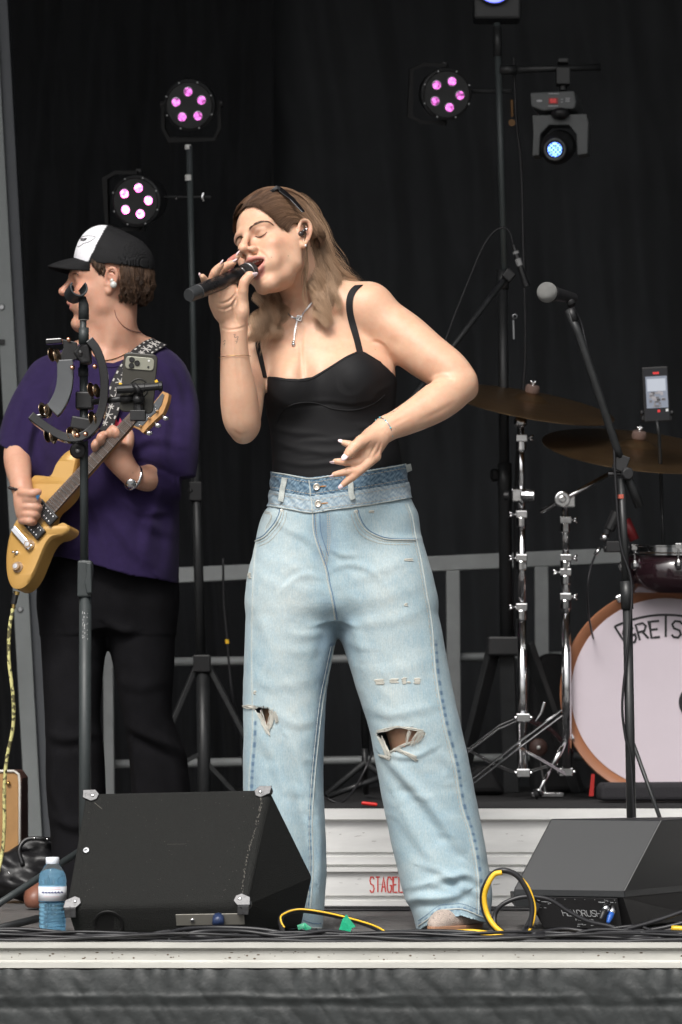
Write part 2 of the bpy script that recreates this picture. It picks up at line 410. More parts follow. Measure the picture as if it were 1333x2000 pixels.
Yk = EDGE_Y-.022+.0060*ruff*np.exp(-dz/.018)+.0016*wob2(30, 10, 5, 3)-.0026*crum*np.clip(dz*25, 0, 1)-.0014*crum2*np.clip(dz*25, 0, 1)
Yk = Yk-.0020*(1+.7*wob2(14, 2, 3, 21))*np.exp(-((dz-.058+.004*fbm1(X, 9, 4, 5))/.007)**2)+.0020*np.exp(-((dz-.078+.004*fbm1(X, 7, 4, 6))/.008)**2)
Zt = Z+.0022*(ruff-.5)*np.exp(-dz/.010)
v = np.stack([X, Yk, Zt], -1).reshape(-1, 3); i, j = np.meshgrid(np.arange(nx-1), np.arange(nz-1), indexing='ij'); a = (i*nz+j).ravel()
tag(mesh_obj('stage_skirt', v, np.stack([a, a+1, a+nz+1, a+nz], 1), sk_m, smooth=True), 'dark grey crinkled vinyl skirt hanging below the cream stage edging', 'stage skirt')

# drum riser of pale aluminium extrusions
RY = .95; RZ = .25; RX0 = -.35
ris_m = mat('riser_paint', (.72, .72, .705), .45, .15, noise=.12, nscale=5, stretch=(1, 1, 5), rnoise=.12)
r = thing('drum_riser', 'low pale aluminium platform with stepped panels under the drum kit', 'riser', (1.2, RY, 0))
zr = lambda py: P(0, py, RY)[2]
rows = [(RZ+.004, .004), (RZ+.004, .016), (zr(1600), .016), (zr(1602), .006), (zr(1605), .0), (zr(1664), .0), (zr(1666), -.01), (zr(1671), -.008), (zr(1673), .002), (zr(1688), .002), (zr(1690), -.012), (zr(1694), -.012), (zr(1695), .012), (zr(1702), .012), (zr(1704), .0),
        (zr(1749), .0), (zr(1751), -.012), (zr(1757), -.010), (zr(1759), .004), (zr(1776), .005), (.004, .005), (.004, .002)]
prof_prism(rows, RY, RX0, 4.2).build('front_panel', ris_m, r)
m = MB(); m.box(((RX0+4.2)/2, (RY+.031+4.3)/2, RZ/2+.0), (4.2-RX0, 4.3-RY-.031, RZ-.012)); m.build('deck_box', M['black_plastic'], r)
m = MB(); m.box(((RX0+4.2)/2, (RY+.02+4.3)/2, RZ-.002), (4.2-RX0-.01, 4.3-RY-.02, .014)); m.build('carpet', mat('riser_carpet', (.012, .012, .013), .95, noise=.4, nscale=80, bump=.5, bscale=300), r, bevel=.002)
m = MB(); z0, z1 = zr(1742.5), zr(1713); xx = P(723, 0, RY)[0]
letters(m, 'STAGELINE', lambda u, q: V3(xx+u+.1*0, RY-.0006, z0+q*(z1-z0)), LN(8.2, RY), LN(3.1, RY), LN(2.4, RY), (0, -1, 0))
m.build('lettering', mat('red_paint', (.62, .06, .05), .5), r)
m = MB()
for k in range(60):
    x = rnd.uniform(-.1, 1.0); zc = rnd.choice([zr(1635), zr(1725), zr(1681)])+rnd.uniform(-.012, .012); L_ = rnd.uniform(.002, .02)
    m.box((x, RY-.0006, zc), (L_, .0006, rnd.uniform(.0004, .0012)), rotm((0, 1, 0), rnd.uniform(-8, 8)))
m.build('scuff_mark', mat('scuff', (.3, .29, .28), .8), r)

# curtains: pleated black cloth
cur_m = mat('black_cloth', (.036, .038, .041), .92, 0, .25, noise=.2, nscale=3, sheen=.15)
cur_m2 = mat('darker_black_cloth', (.018, .019, .021), .92, 0, .25, noise=.2, nscale=3, sheen=.1)  # darker tone of the black cloth, for the left and side curtains
def curtain(name, label, x0, x1, y0, y1, z0, z1, seed, amp, freq, grp, seam=None):
    n = int(max(abs(x1-x0), abs(y1-y0))*110); t = np.linspace(0, 1, n); zz = np.linspace(z1, z0, 60)
    T, Z = np.meshgrid(t, zz, indexing='ij'); Lh = math.hypot(x1-x0, y1-y0); nx_, ny_ = (y1-y0)/Lh, -(x1-x0)/Lh
    s_ = T*Lh; w = (z1-Z)/(z1-z0)
    wob = s_+.05*np.sin(Z*1.1+s_*1.7+seed)+.03*np.sin(Z*2.6+seed*2)
    D = amp*fbm1(wob, freq, 4, seed)*(.55+.5*w)+amp*.25*fbm1(wob*1.0+Z*.2, freq*3.1, 3, seed+5)
    if seam is not None: D = D+.035*np.exp(-((Z-seam)/.012)**2)+.02*np.clip((Z-seam)/.03, 0, 1)*np.clip((seam+.10-Z)/.03, 0, 1)
    v = np.stack([x0+(x1-x0)*T+nx_*D, y0+(y1-y0)*T+ny_*D, Z], -1).reshape(-1, 3); m_ = 60
    i, j = np.meshgrid(np.arange(n-1), np.arange(m_-1), indexing='ij'); a = (i*m_+j).ravel()
    o = mesh_obj(name, v, np.stack([a, a+1, a+m_+1, a+m_], 1), cur_m if seed == 9 else cur_m2, smooth=True); s2 = o.modifiers.new('thick', 'SOLIDIFY'); s2.thickness = .004
    return tag(o, label, 'curtain', grp)
CG = 'black curtains around the stage'
curtain('stage_curtain', 'black pleated curtain hanging behind the guitarist and the left light stand', -3.3, -.22, 3.65, 3.75, 0, 4.5, 2, .07, 13, CG)
curtain('stage_curtain', 'broad flat black backdrop curtain behind the drum kit with a sewn horizontal seam', -.30, 4.3, 3.9, 3.82, 0, 4.5, 9, .075, 7.5, CG, seam=P(0, 330, 3.8)[2])
curtain('unseen_side_curtain', 'unseen black side curtain added to darken the far wing of the stage', 3.6, 3.6, 3.9, -.3, 0, 4.5, 4, .04, 9, CG)  # out of view, added so the stage interior stays dark
curtain('unseen_side_curtain', 'unseen black side curtain added to darken the wing beyond the grey post', -3.3, -3.3, -.3, 3.7, 0, 4.5, 5, .04, 9, CG)  # likewise unseen, added to block light from this side
# unseen roof over the stage, put in to keep the interior dark
rf = MB(); rf.box((0, 1.75, 4.56), (9, 5.1, .1)); rf.box((0, -.8, 4.5), (9, .12, .3))
tag(rf.build('unseen_roof', M['black_plastic'], org=(0, 1.7, 4.4)), 'unseen black roof canopy added over the whole stage to shade it', 'unseen roof')

# slanting grey post at the left
pm = mat('post_paint', (.21, .225, .225), .5, .3, noise=.12, nscale=7, rnoise=.1)
pt = thing('stage_post', 'slanting grey painted metal post beside the guitarist at the stage side', 'post', P(60, 1790, 2.0))
Yp = 2.4
def pcol(pt_px, w0, w1, yy, th, name, mt):
    m = MB(); (xa, ya), (xb, yb) = pt_px
    A, B = P(xa, ya, yy), P(xb, yb, yy); wa = LN(w1-w0, yy)
    m.prism([A+V3(LN(w0, yy), 0, 0), A+V3(LN(w1, yy), 0, 0), B+V3(LN(w1, yy), 0, 0), B+V3(LN(w0, yy), 0, 0)], (0, th, 0))
    return m.build(name, mt, pt, bevel=.002)
pcol([(-10, -400), (106, 1712)], -50, -19, Yp, .09, 'web_panel', pm)
pcol([(-10, -400), (106, 1712)], -18.5, 3, Yp+.02, .07, 'side_flange', mat('post_dark', (.075, .08, .088), .5, .3, noise=.1, nscale=7))
m = MB()
for py, px in ((600, 4), (1190, 40)):
    q = P(px, py, Yp); m.lathe([(.0, -.001), (.009, -.001), (.009, .004), (.006, .006), (0, .006)], q, (0, -1, 0), 14)
m.build('rivet', M['steel'], pt)
m = MB(); A = P(-12, 668, Yp); m.box(A+V3(0.005, -.004, 0), (.055, .008, .014)); m.build('joint_band', M['black_plastic'], pt)

# guard rail behind the drums
gy = 3.0; gm = mat('rail_paint', (.33, .345, .345), .5, .2, noise=.18, nscale=7, rnoise=.12)
gr = thing('guard_rail', 'pale grey steel guard rail standing across the stage behind the drum kit', 'guard rail', P(700, 1700, gy))
m = MB(); A, B = P(150, 1132, gy), P(1500, 1072, gy); th = LN(30, gy)
m.prism([A+V3(0, 0, -th/2), A+V3(0, 0, th/2), B+V3(0, 0, th/2), B+V3(0, 0, -th/2)], (0, .05, 0)); m.build('top_bar', gm, gr, bevel=.003)
for px, w in ((212, 20), (887, 27), (1060, 27), (1330, 27), (600, 24)):
    m = MB(); top = 1132-(px-150)*60/1350+15; C = P(px-2, top, gy); D = P(px+3, 1690, gy); ww = LN(w, gy)/2
    m.prism([C+V3(-ww, 0, 0), C+V3(ww, 0, 0), D+V3(ww, 0, 0), D+V3(-ww, 0, 0)], (0, .04, 0)); m.build('upright', gm, gr, bevel=.003)
for py, n in ((1288, 0), (1486, 0)):
    m = MB(); m.tube([P(120, py+8, gy+.055), P(1500, py-14, gy+.055)], LN(8.5, gy), 12); m.build('cross_tube', gm, gr, smooth=True)
# ================================================================== people
def head_sdf(Fd, H, mouth=1.0, male=False, ears=(1,)):
    """adds a head to field Fd; H is its Frame (x own left, y forward, z up, metres at scale 1)"""
    A, C = Fd.add, Fd.cut; jw = 1.06 if male else .93; cb_ = 0. if male else -.0135; nd = 0. if male else -.0050
    A(H.ell((0, -.018, .045), (.073, .090, .082)), .0)
    A(H.ell((0, .020, .045), (.066, .070, .072)), .02)
    A(H.ell((0, .030, -.012), (.060, .056, .074)), .03)
    for s in (-1, 1):
        A(H.cone((s*.056, .005, -.008), (s*.050*jw, .012, -.056), .014, .015), .03)
        A(H.cone((s*.049*jw, .014, -.058), (s*.014, .076+cb_, -.099), .015, .0135), .022)
        A(H.ell((s*.040, .062, -.020), (.023, .022, .019)), .018)
        A(H.ell((s*.026, .066, -.054), (.026, .022, .028)), .02)
        A(H.ell((s*(.044 if male else .042), .028, -.028), (.0235, .032, .036)), .015)
    A(H.cone((-.009, .078+cb_, -.101), (.009, .078+cb_, -.101), .0140, .0140), .015)
    A(H.ell((0, .0815+cb_, -.097), (.014, .014, .013)), .012)
    A(H.ell((0, .076+cb_*.3, -.052), (.027, .024, .028)), .016)              # muzzle
    A(H.ell((0, .030, -.086), (.040, .042, .018)), .02)               # under the jaw
    # brow and eye sockets
    A(H.limb([(-.046, .070, .030, .010), (-.024, .085, .029, .011), (0, .090, .026, .010), (.024, .085, .029, .011), (.046, .070, .030, .010)]), .014)
    for s in (-1, 1):
        C(H.ell((s*.030, .096, .009), (.0175, .017, .0105)), .014)
        A(H.ell((s*.031, .0705, .009), (.0150, .0138, .0125)), .004)  # closed lid over the eyeball
        A(H.limb([(s*.017, .080, .014, .003), (s*.028, .0855, .0185, .0034), (s*.041, .079, .016, .003)]), .006)
    # nose
    nb = 1.15 if male else 1.0
    A(H.limb([(0, .084, .030, .0085), (0, .096, .014, .0070), (0, .1065, .000+nd*.5, .0074), (0, .1165, -.0125+nd, .0095)]), .010)
    A(H.ell((0, .1160+.001*(nb-1)*10, -.0165+nd), (.0118*nb, .0108, .0092)), .007)
    for s in (-1, 1): A(H.ell((s*.0150*nb, .1000, -.0220+nd*.8), (.0082, .0130, .0088)), .005)
    A(H.ell((0, .1030, -.0265+nd*.7), (.0050, .0100, .006)), .005)
    for s in (-1, 1): C(H.cone((s*.0105, .1030, -.0345+nd*.8), (s*.0085, .1035, -.0240+nd*.8), .0052, .0036), .002)
    A(H.cone((0, .0985, -.034), (0, .0995, -.041), .0060, .0075), .008)
    # lips
    w = .024+.0085*mouth; o = .011*mouth
    up = [(-w, .082, -.0515, .0024), (-w*.55, .0955, -.0465, .0042), (-.004, .1015, -.0445, .0050), (.004, .1015, -.0445, .0050), (w*.55, .0955, -.0465, .0042), (w, .082, -.0515, .0024)]
    lb = 0. if male else -.003
    lo = [(-w, .081, -.0525, .0022), (-w*.6, .091+lb, -.0565-o, .0045), (0, .0945+lb, -.0590-o*1.45, .0060), (w*.6, .091+lb, -.0565-o, .0045), (w, .081, -.0525, .0022)]
    if mouth > .2:
        C(H.ell((0, .088, -.0545-o*.45), (w*.93, .024, .0035+o*.80)), .005)
    else:
        C(H.ell((0, .104, -.0515), (w*.9, .0065, .0012)), .003)
    A(H.limb(up), .0035); A(H.limb(lo), .004)
    C(H.ell((0, .1005, -.0735-o*.9), (.017, .008, .005)), .010)
    # ears
    for s in ears:
        B = lambda x, y, z: (s*(.0705+x), y, z)
        A(H.limb([(*B(.003, .004, .006), .0036), (*B(.009, .001, .024), .0036), (*B(.014, -.009, .034), .0040), (*B(.017, -.021, .030), .0042), (*B(.016, -.025, .014), .0042), (*B(.011, -.019, -.004), .0040), (*B(.006, -.009, -.018), .0045), (*B(.003, -.001, -.026), .0056), (*B(.001, .003, -.018), .0050)], 5), .003)
        A(H.ell(B(.002, -.009, .006), (.008, .015, .023)), .004)
        A(H.limb([(*B(.006, -.004, .022), .0030), (*B(.011, -.014, .018), .0036), (*B(.010, -.016, .004), .0036), (*B(.006, -.008, -.012), .0036)]), .003)
        C(H.ell(B(.010, -.002, .001), (.006, .0065, .008)), .004)
        A(H.cone(B(.003, .006, .002), B(.004, .005, -.006), .0035, .0035), .003)
LIPZ = None
def head_paint(v, H, skin, mouth=1.0, male=False):
    """albedo per vertex: lips, inner mouth, slight redness of cheeks, nose and ears (pigment, not light)"""
    q = H.loc(v); x, y, z = q.T; c = np.tile(np.array(skin, float), (len(v), 1))
    def blend(col, w): c[:] = c*(1-w[:, None])+np.array(col)*w[:, None]
    g = lambda cx, cy, cz, r: np.exp(-(((x-cx)/r)**2+((y-cy)/r)**2+((z-cz)/r)**2))
    for s in (-1, 1):
        blend((.62, .24, .17), .45*g(s*.045, .066, -.018, .024)); blend((.62, .26, .2), .45*g(s*.082, -.01, .008, .018))
        blend((.55, .32, .26), .28*np.exp(-(((x-s*.031)/.016)**2+((z-.016)/.007)**2))*(y > .06))
    blend((.66, .30, .22), .32*g(0, .112, -.014, .016))
    w = .024+.0085*mouth; o = .011*mouth; t = np.clip(np.abs(x)/w, 0, 1)
    upz = -.0400-.0105*t**1.6-.0010*np.exp(-(x/.0025)**2); loz = -.0650-o*2.25+(.0125+o*2.2)*t**2.2
    lip = 1/(1+np.exp(-(upz-z)/.0006))*1/(1+np.exp(-(z-loz)/.0007))*(np.abs(x) < w+.001)*(y > .074)
    lc = (.50, .20, .18) if not male else (.56, .26, .22)
    blend(lc, .85*lip)
    if mouth > .2:
        ins = (y < .0895-.25*np.abs(x))*(np.abs(x) < w*.95)*(y > .055)*(z < -.046)*(z > -.066-o*1.3)*(np.abs(z+.0545+o*.45) < .009)
        blend((.10, .02, .018), ins*.95)
    return c
def pts_on(bvh, H, pts, off=.0006, frm=.16):
    """projects local face points (x, z) from in front onto the skin"""
    out = []; nn = []
    for x, z, *y in pts:
        o = H.p(x*1.35, frm, z); tgt = H.p(x, 0, z); h = bvh.ray_cast(Vector(o), Vector(nrm(tgt-o)))
        if h[0] is None: continue
        out.append(np.array(h[0])+np.array(h[1])*off); nn.append(np.array(h[1]))
    return out, nn
def bvh_of(v, f): return BVHTree.FromPolygons([tuple(a) for a in v], [tuple(int(i) for i in q) for q in f])
def surf_bvh(o):
    me = o.data; b = origin(o); n = len(me.vertices); co = np.empty(n*3, np.float32); me.vertices.foreach_get('co', co)
    return BVHTree.FromPolygons([tuple(a) for a in co.reshape(-1, 3)+b], [tuple(p.vertices) for p in me.polygons])

def strands(name, guides, n, mt, parent, spread, r=.0009, seg=14, cols=((.2, .12, .07), (.33, .22, .14)), wave=.004, wl=.05, seed=1, tip=None, push=None, wg=None, clumps=0):
    """guides: smooth rows of points; every strand mixes two neighbouring guides and adds its own wave"""
    R = np.random.default_rng(seed); V = []; Fq = []; Cc = []; base = 0; G = []
    for gpts in guides:
        c = smoothcurve(gpts, 10); dl = np.r_[0, np.cumsum(np.linalg.norm(np.diff(c[:, :3], axis=0), axis=1))]
        t = np.linspace(0, dl[-1], seg); G.append(np.stack([np.interp(t, dl, c[:, i]) for i in range(c.shape[1])], 1))
    G = np.array(G); k = 3; nc_ = clumps or 1; CO = R.normal(0, 1, (nc_, 3)); CP = R.uniform(0, 6.28, nc_); CA = R.uniform(.6, 1.35, nc_); CM = R.uniform(0, 1, nc_)
    for _ in range(n):
        u = R.uniform(0, len(G)-1)
        if clumps:
            ci = int(u/(len(G)-1)*nc_+R.uniform(-.35, .35)); ci = min(max(ci, 0), nc_-1); uc = (ci+.5)/nc_*(len(G)-1)
        i = min(int(u), len(G)-2); f = u-i; c = G[i, :, :3]*(1-f)+G[i+1, :, :3]*f
        sp = (G[i, :, 3]*(1-f)+G[i+1, :, 3]*f) if G.shape[2] > 3 else np.full(seg, spread)
        tt = np.linspace(0, 1, seg)[:, None]
        if clumps:
            j = min(int(uc), len(G)-2); fj = uc-j; cc2 = G[j, :, :3]*(1-fj)+G[j+1, :, :3]*fj; kk = np.clip((tt-.25)/.75, 0, 1)**1.1*.72; c = c*(1-kk)+cc2*kk
        o = R.normal(0, 1, 3); o = o/max(np.linalg.norm(o), .3)*R.uniform(.2, 1)
        clump = np.array([math.sin(u*9+seed), math.cos(u*13+seed), math.sin(u*7)]) * .5
        ph = R.normal(u*5.5, .35); am = wave*(tt**.8)*R.uniform(.6, 1.3)
        if clumps: ph = CP[ci]+R.normal(0, .16); am = wave*np.clip((tt-.2)/.5, 0, 1)*CA[ci]*R.uniform(.85, 1.15); clump = CO[ci]*.9
        L = np.linalg.norm(np.diff(c, axis=0), axis=1).sum(); a = 2*math.pi*L/wl*tt+ph
        c = c+(o*sp[:, None])+clump*sp[:, None]*tt*.7+am*np.concatenate([np.sin(a), np.cos(a*.9), .4*np.sin(a*1.1)], 1)
        if R.random() < .35: cut = R.uniform(.75, .98)
        else: cut = 1.0
        m = max(4, int(seg*cut)); c = c[:m]
        if push: c = push(c)
        tn = np.gradient(c, axis=0); tn /= np.maximum(np.linalg.norm(tn, axis=1), 1e-6)[:, None]
        a1 = np.cross(tn, [0.3, 1, .2]); a1 /= np.maximum(np.linalg.norm(a1, axis=1), 1e-6)[:, None]; a2 = np.cross(tn, a1)
        rr = r*R.uniform(.6, 1.35)*np.interp(np.linspace(0, 1, m), [0, .1, .7, 1], [.7, 1, .85, .15])
        for q in range(k):
            an = 2*math.pi*q/k; V.append(c+(math.cos(an)*a1+math.sin(an)*a2)*rr[:, None])
        idx = base+np.arange(m-1)
        for q in range(k):
            q2 = (q+1) % k; Fq.append(np.stack([base+q*m+np.arange(m-1), base+q2*m+np.arange(m-1), base+q2*m+np.arange(1, m), base+q*m+np.arange(1, m)], 1))
        mixv = R.beta(1.3, 1.3) if not clumps else np.clip(.65*CM[ci]+R.normal(.17, .16), 0, 1); tg = np.linspace(0, 1, m)[:, None]
        col = np.array(cols[0])*(1-mixv)+np.array(cols[1])*mixv
        if tip is not None: col = col*(1-tg**1.2*.8)+np.array(tip)*(tg**1.2*.8)*(.75+.5*mixv)
        else: col = np.tile(col, (m, 1))
        for q in range(k): Cc.append(col)
        base += k*m
    V = np.vstack(V); o = mesh_obj(name, V, np.vstack(Fq), mt, parent, smooth=True); set_col(o, np.vstack(Cc)); return o
M['skin'] = mat('skin', (1, 1, 1), .46, 0, .42, .09, 22, bump=.10, bscale=420, vcol=True, sss=.30, rnoise=.14)
M['hair'] = mat('hair', (1, 1, 1), .38, 0, .55, vcol=True)
def mottle(m):
    """fine pinker and paler blotches and small moles in the skin's own colour"""
    t = m.node_tree; b = t.nodes['Principled BSDF']; L = t.links.new; src = b.inputs['Base Color'].links[0].from_socket
    tc = t.nodes.new('ShaderNodeTexCoord'); n = t.nodes.new('ShaderNodeTexNoise'); n.inputs['Scale'].default_value = 34; n.inputs['Detail'].default_value = 7; n.inputs['Roughness'].default_value = .7; L(tc.outputs['Object'], n.inputs['Vector'])
    cr = t.nodes.new('ShaderNodeValToRGB'); cr.color_ramp.elements[0].position = .32; cr.color_ramp.elements[0].color = (.98, .84, .79, 1); cr.color_ramp.elements[1].position = .66; cr.color_ramp.elements[1].color = (1, 1, .97, 1); L(n.outputs[0], cr.inputs[0])
    mx = t.nodes.new('ShaderNodeMix'); mx.data_type = 'RGBA'; mx.blend_type = 'MULTIPLY'; mx.inputs[0].default_value = .8; L(src, mx.inputs[6]); L(cr.outputs[0], mx.inputs[7])
    v = t.nodes.new('ShaderNodeTexVoronoi'); v.inputs['Scale'].default_value = 26; L(tc.outputs['Object'], v.inputs['Vector']); r = t.nodes.new('ShaderNodeMapRange'); r.inputs['From Min'].default_value = .035; r.inputs['From Max'].default_value = .06; r.inputs['To Min'].default_value = .55; r.inputs['To Max'].default_value = 1; L(v.outputs['Distance'], r.inputs[0])
    cb = t.nodes.new('ShaderNodeCombineColor'); [L(r.outputs[0], cb.inputs[i]) for i in range(3)]
    m2 = t.nodes.new('ShaderNodeMix'); m2.data_type = 'RGBA'; m2.blend_type = 'MULTIPLY'; m2.inputs[0].default_value = .7; L(mx.outputs[2], m2.inputs[6]); L(cb.outputs[0], m2.inputs[7]); L(m2.outputs[2], b.inputs['Base Color'])
mottle(M['skin'])
M['nail'] = mat('nail_polish', (.78, .60, .62), .2, 0, .5, coat=.4)
# ------------------------------------------------------------------ the singer
SK = (.63, .402, .283)
HS = Frame(-37.6, 21.9, 26.3, P(542, 487, -.055), 1.02)
singer = thing('person', 'woman in black tank top and pale ripped wide jeans singing into a handheld microphone', 'person', P(690, 1815, 0))
h = .0025
B = Field((-.33, -.46, .88), (.36, .22, 1.72), h)
head_sdf(B, HS, mouth=1.0, ears=(1,))
def S(px, py, y, r=None): q = P(px, py, y); return (*q,) if r is None else (*q, LN(r, y))
# neck, shoulders, chest
B.add(limb([S(618, 640, .035, 52), S(604, 600, .02, 47), S(590, 560, .0, 45), S(574, 520, -.03, 46)]), .025)
def torso_rows(g=0):
    T = [(600, 585, 655, .03, .045), (630, 535, 705, .025, .062), (660, 512, 733, .02, .078), (695, 508, 757, .01, .094), (725, 512, 772, .005, .103), (765, 518, 772, .0, .107), (805, 523, 770, .0, .104), (845, 531, 773, .0, .100), (885, 535, 780, .0, .102), (925, 536, 786, .0, .102), (970, 540, 784, .0, .102), (1000, 545, 780, .005, .10)]
    return [(P(0, py, yc)[2], P(xl, py, yc)[0]-g, P(xr, py, yc)[0]+g, yc, b+g) for py, xl, xr, yc, b in T]
breast = [(ell(P(575, 752, -.075), (.055, .058, .062))), (ell(P(686, 742, -.072), (.060, .062, .066)))]
def torso(Fd, g=0):
    Fd.add(column(torso_rows(g)), .0 if g else .03)
    for (px, py, y, rx, ry, rz) in ((572, 755, -.072, .052, .055, .060), (688, 745, -.066, .060, .062, .066)):
        Fd.add(ell(P(px, py, y), (rx+g, ry+g, rz+g)), .035)
torso(B)
B.add(limb([S(520, 668, .02, 46), S(560, 640, .02, 40), S(610, 612, .025, 38), S(665, 600, .025, 44), S(718, 603, .02, 50)]), .03)   # shoulder girdle
B.add(limb([S(575, 622, -.030, 9), S(545, 634, -.040, 7), S(520, 650, -.035, 7)]), .02)       # collar bones
B.add(limb([S(606, 616, -.030, 9), S(650, 600, -.028, 7), S(695, 585, -.010, 8)]), .02)
B.add(limb([S(660, 585, .03, 30), S(632, 560, .03, 24), S(600, 520, .02, 20)]), .04)              # trapezius
B.cut(ell(P(591, 624, -.062), (.014, .012, .014)), .02)
B.cut(limb([S(588, 700, -.105, 2), S(590, 740, -.125, 3.5), S(592, 780, -.13, 3)]), .018)          # cleavage
# her left arm, hand hanging in front of the waist
B.add(limb([S(718, 606, .018, 50), S(746, 628, .012, 48), S(790, 660, 0, 48.5), S(832, 694, -.02, 46), S(872, 722, -.035, 42), S(896, 745, -.045, 37)]), .022)
B.add(limb([S(900, 755, -.045, 31), S(882, 766, -.060, 37), S(854, 785, -.085, 38), S(818, 807, -.110, 33), S(785, 824, -.130, 28), S(757, 836, -.150, 24)]), .012)
B.add(ell(P(915, 764, -.03), (.017, .020, .016)), .02)
B.cut(limb([S(800, 752, -.10, 1.5), S(840, 746, -.10, 2), S(872, 738, -.115, 1)]), .012)
B.cut(limb([S(722, 672, -.075, 2), S(745, 682, -.07, 3), S(770, 712, -.06, 3)]), .014)
zf = (np.array([0.25, 1, .1])/np.linalg.norm([0.25, 1, .1]), 1.45)
B.add(limb([S(757, 836, -.150, 22), S(742, 848, -.162, 24), S(727, 864, -.172, 27), S(716, 880, -.180, 27), S(710, 888, -.183, 24)], flat=zf), .012)
LH = []   # finger chains of the hanging hand
def finger(rows, nail_dir, nl=13, k=.004, root_k=.008):
    B.add(limb([S(*r) for r in rows], 5), k); LH.append((rows, nail_dir))
    for r in rows[1:-1]: B.add(ell(P(*r[:3]), np.ones(3)*LN(r[3], r[2])*1.09), .002)
B.add(limb([S(738, 852, -.165, 15), S(722, 858, -.195, 14.5), S(706, 862, -.208, 12)]), .015)                                # thumb root
finger([(708, 861, -.205, 11.5), (694, 872, -.220, 10.5), (685, 882, -.226, 9.6), (679, 889, -.228, 8)], (-.5, -1, -.1))       # thumb
finger([(705, 868, -.185, 9), (694, 871, -.200, 7.6), (682, 868, -.206, 6.8), (670, 864, -.205, 5)], (-.5, -1, .6))            # index
finger([(712, 893, -.190, 9), (698, 902, -.205, 8), (676, 902, -.212, 7.2), (655, 901, -.208, 5.2)], (-.3, -.7, -.9))             # middle
finger([(724, 898, -.187, 9), (703, 917, -.205, 8.2), (680, 921, -.213, 7.2), (653, 927, -.208, 5.2)], (-.3, -.7, -.9))            # ring
finger([(734, 893, -.184, 9.5), (712, 911, -.200, 8.6), (690, 930, -.210, 8), (670, 947, -.206, 5.4)], (-.5, -.8, -.4))         # little
for px, py, y in ((716, 886, -.190), (726, 893, -.187), (736, 890, -.182)): B.add(ell(P(px, py, y-.004), (.009, .008, .009)), .008)
# her right arm, raised to hold the microphone
B.add(limb([S(520, 668, .02, 38), S(504, 700, -.005, 33), S(489, 745, -.05, 31), S(482, 790, -.10, 32), S(478, 826, -.145, 30)]), .018)
B.add(limb([S(478, 838, -.155, 26), S(473, 822, -.165, 35), S(469, 795, -.175, 36.5), S(466, 765, -.185, 35), S(462, 730, -.195, 31), S(459, 695, -.203, 27.5), S(458, 660, -.208, 25.5), S(457, 640, -.208, 25.5)]), .014)
B.add(ell(P(474, 853, -.145), (.018, .018, .014)), .014)
pf = (np.array([-.45, 1, 0])/np.linalg.norm([.45, 1]), 1.75)
B.add(limb([S(458, 642, -.207, 25), S(455, 622, -.212, 29), S(449, 600, -.222, 33), S(441, 582, -.234, 31), S(438, 570, -.237, 26)], flat=pf), .010)
B.add(limb([S(468, 628, -.215, 14), S(472, 610, -.224, 15), S(475, 594, -.226, 11)]), .012)     # thumb mount
B.add(limb([S(430, 612, -.232, 11), S(422, 590, -.250, 12), S(421, 572, -.258, 10)]), .014)    # outer edge of the palm
RH = []
def fing2(rows, nd, k=.004):
    B.add(limb([S(*r) for r in rows], 5), k); RH.append((rows, nd))
    for r in rows[1:-1]: B.add(ell(P(*r[:3]), np.ones(3)*LN(r[3], r[2])*1.07), .002)
fing2([(475, 592, -.226, 10.5), (475, 568, -.236, 9.6), (478, 551, -.240, 9.2), (487, 539, -.240, 8), (491, 537, -.240, 6.5)], (1, -.6, -.1))      # thumb in front of the mic head
fing2([(422, 574, -.262, 9), (410, 560, -.262, 8), (402, 550, -.275, 7.4), (396, 540, -.290, 5.4)], (-1, -.3, .4))                                # little
fing2([(432, 572, -.248, 9), (416, 552, -.245, 8.6), (421, 532, -.262, 8.4), (433, 517, -.275, 5.6)], (-.8, -.5, .7))                              # ring
fing2([(444, 568, -.236, 9), (430, 542, -.228, 8.6), (440, 522, -.240, 8.2), (457, 513, -.252, 5.6)], (-.3, -.6, 1))                             # middle
fing2([(456, 562, -.222, 9), (446, 532, -.205, 8.8), (452, 513, -.212, 8.6), (464, 500, -.222, 5.8)], (-.8, -.5, .8))                              # index
V, Fc = B.mesh()
def vnormals(v, f):
    n = np.cross(v[f[:, 2]]-v[f[:, 0]], v[f[:, 3]]-v[f[:, 1]]); o = np.zeros_like(v)
    for k in range(4): np.add.at(o, f[:, k], n)
    return o/np.maximum(np.linalg.norm(o, axis=1), 1e-12)[:, None]
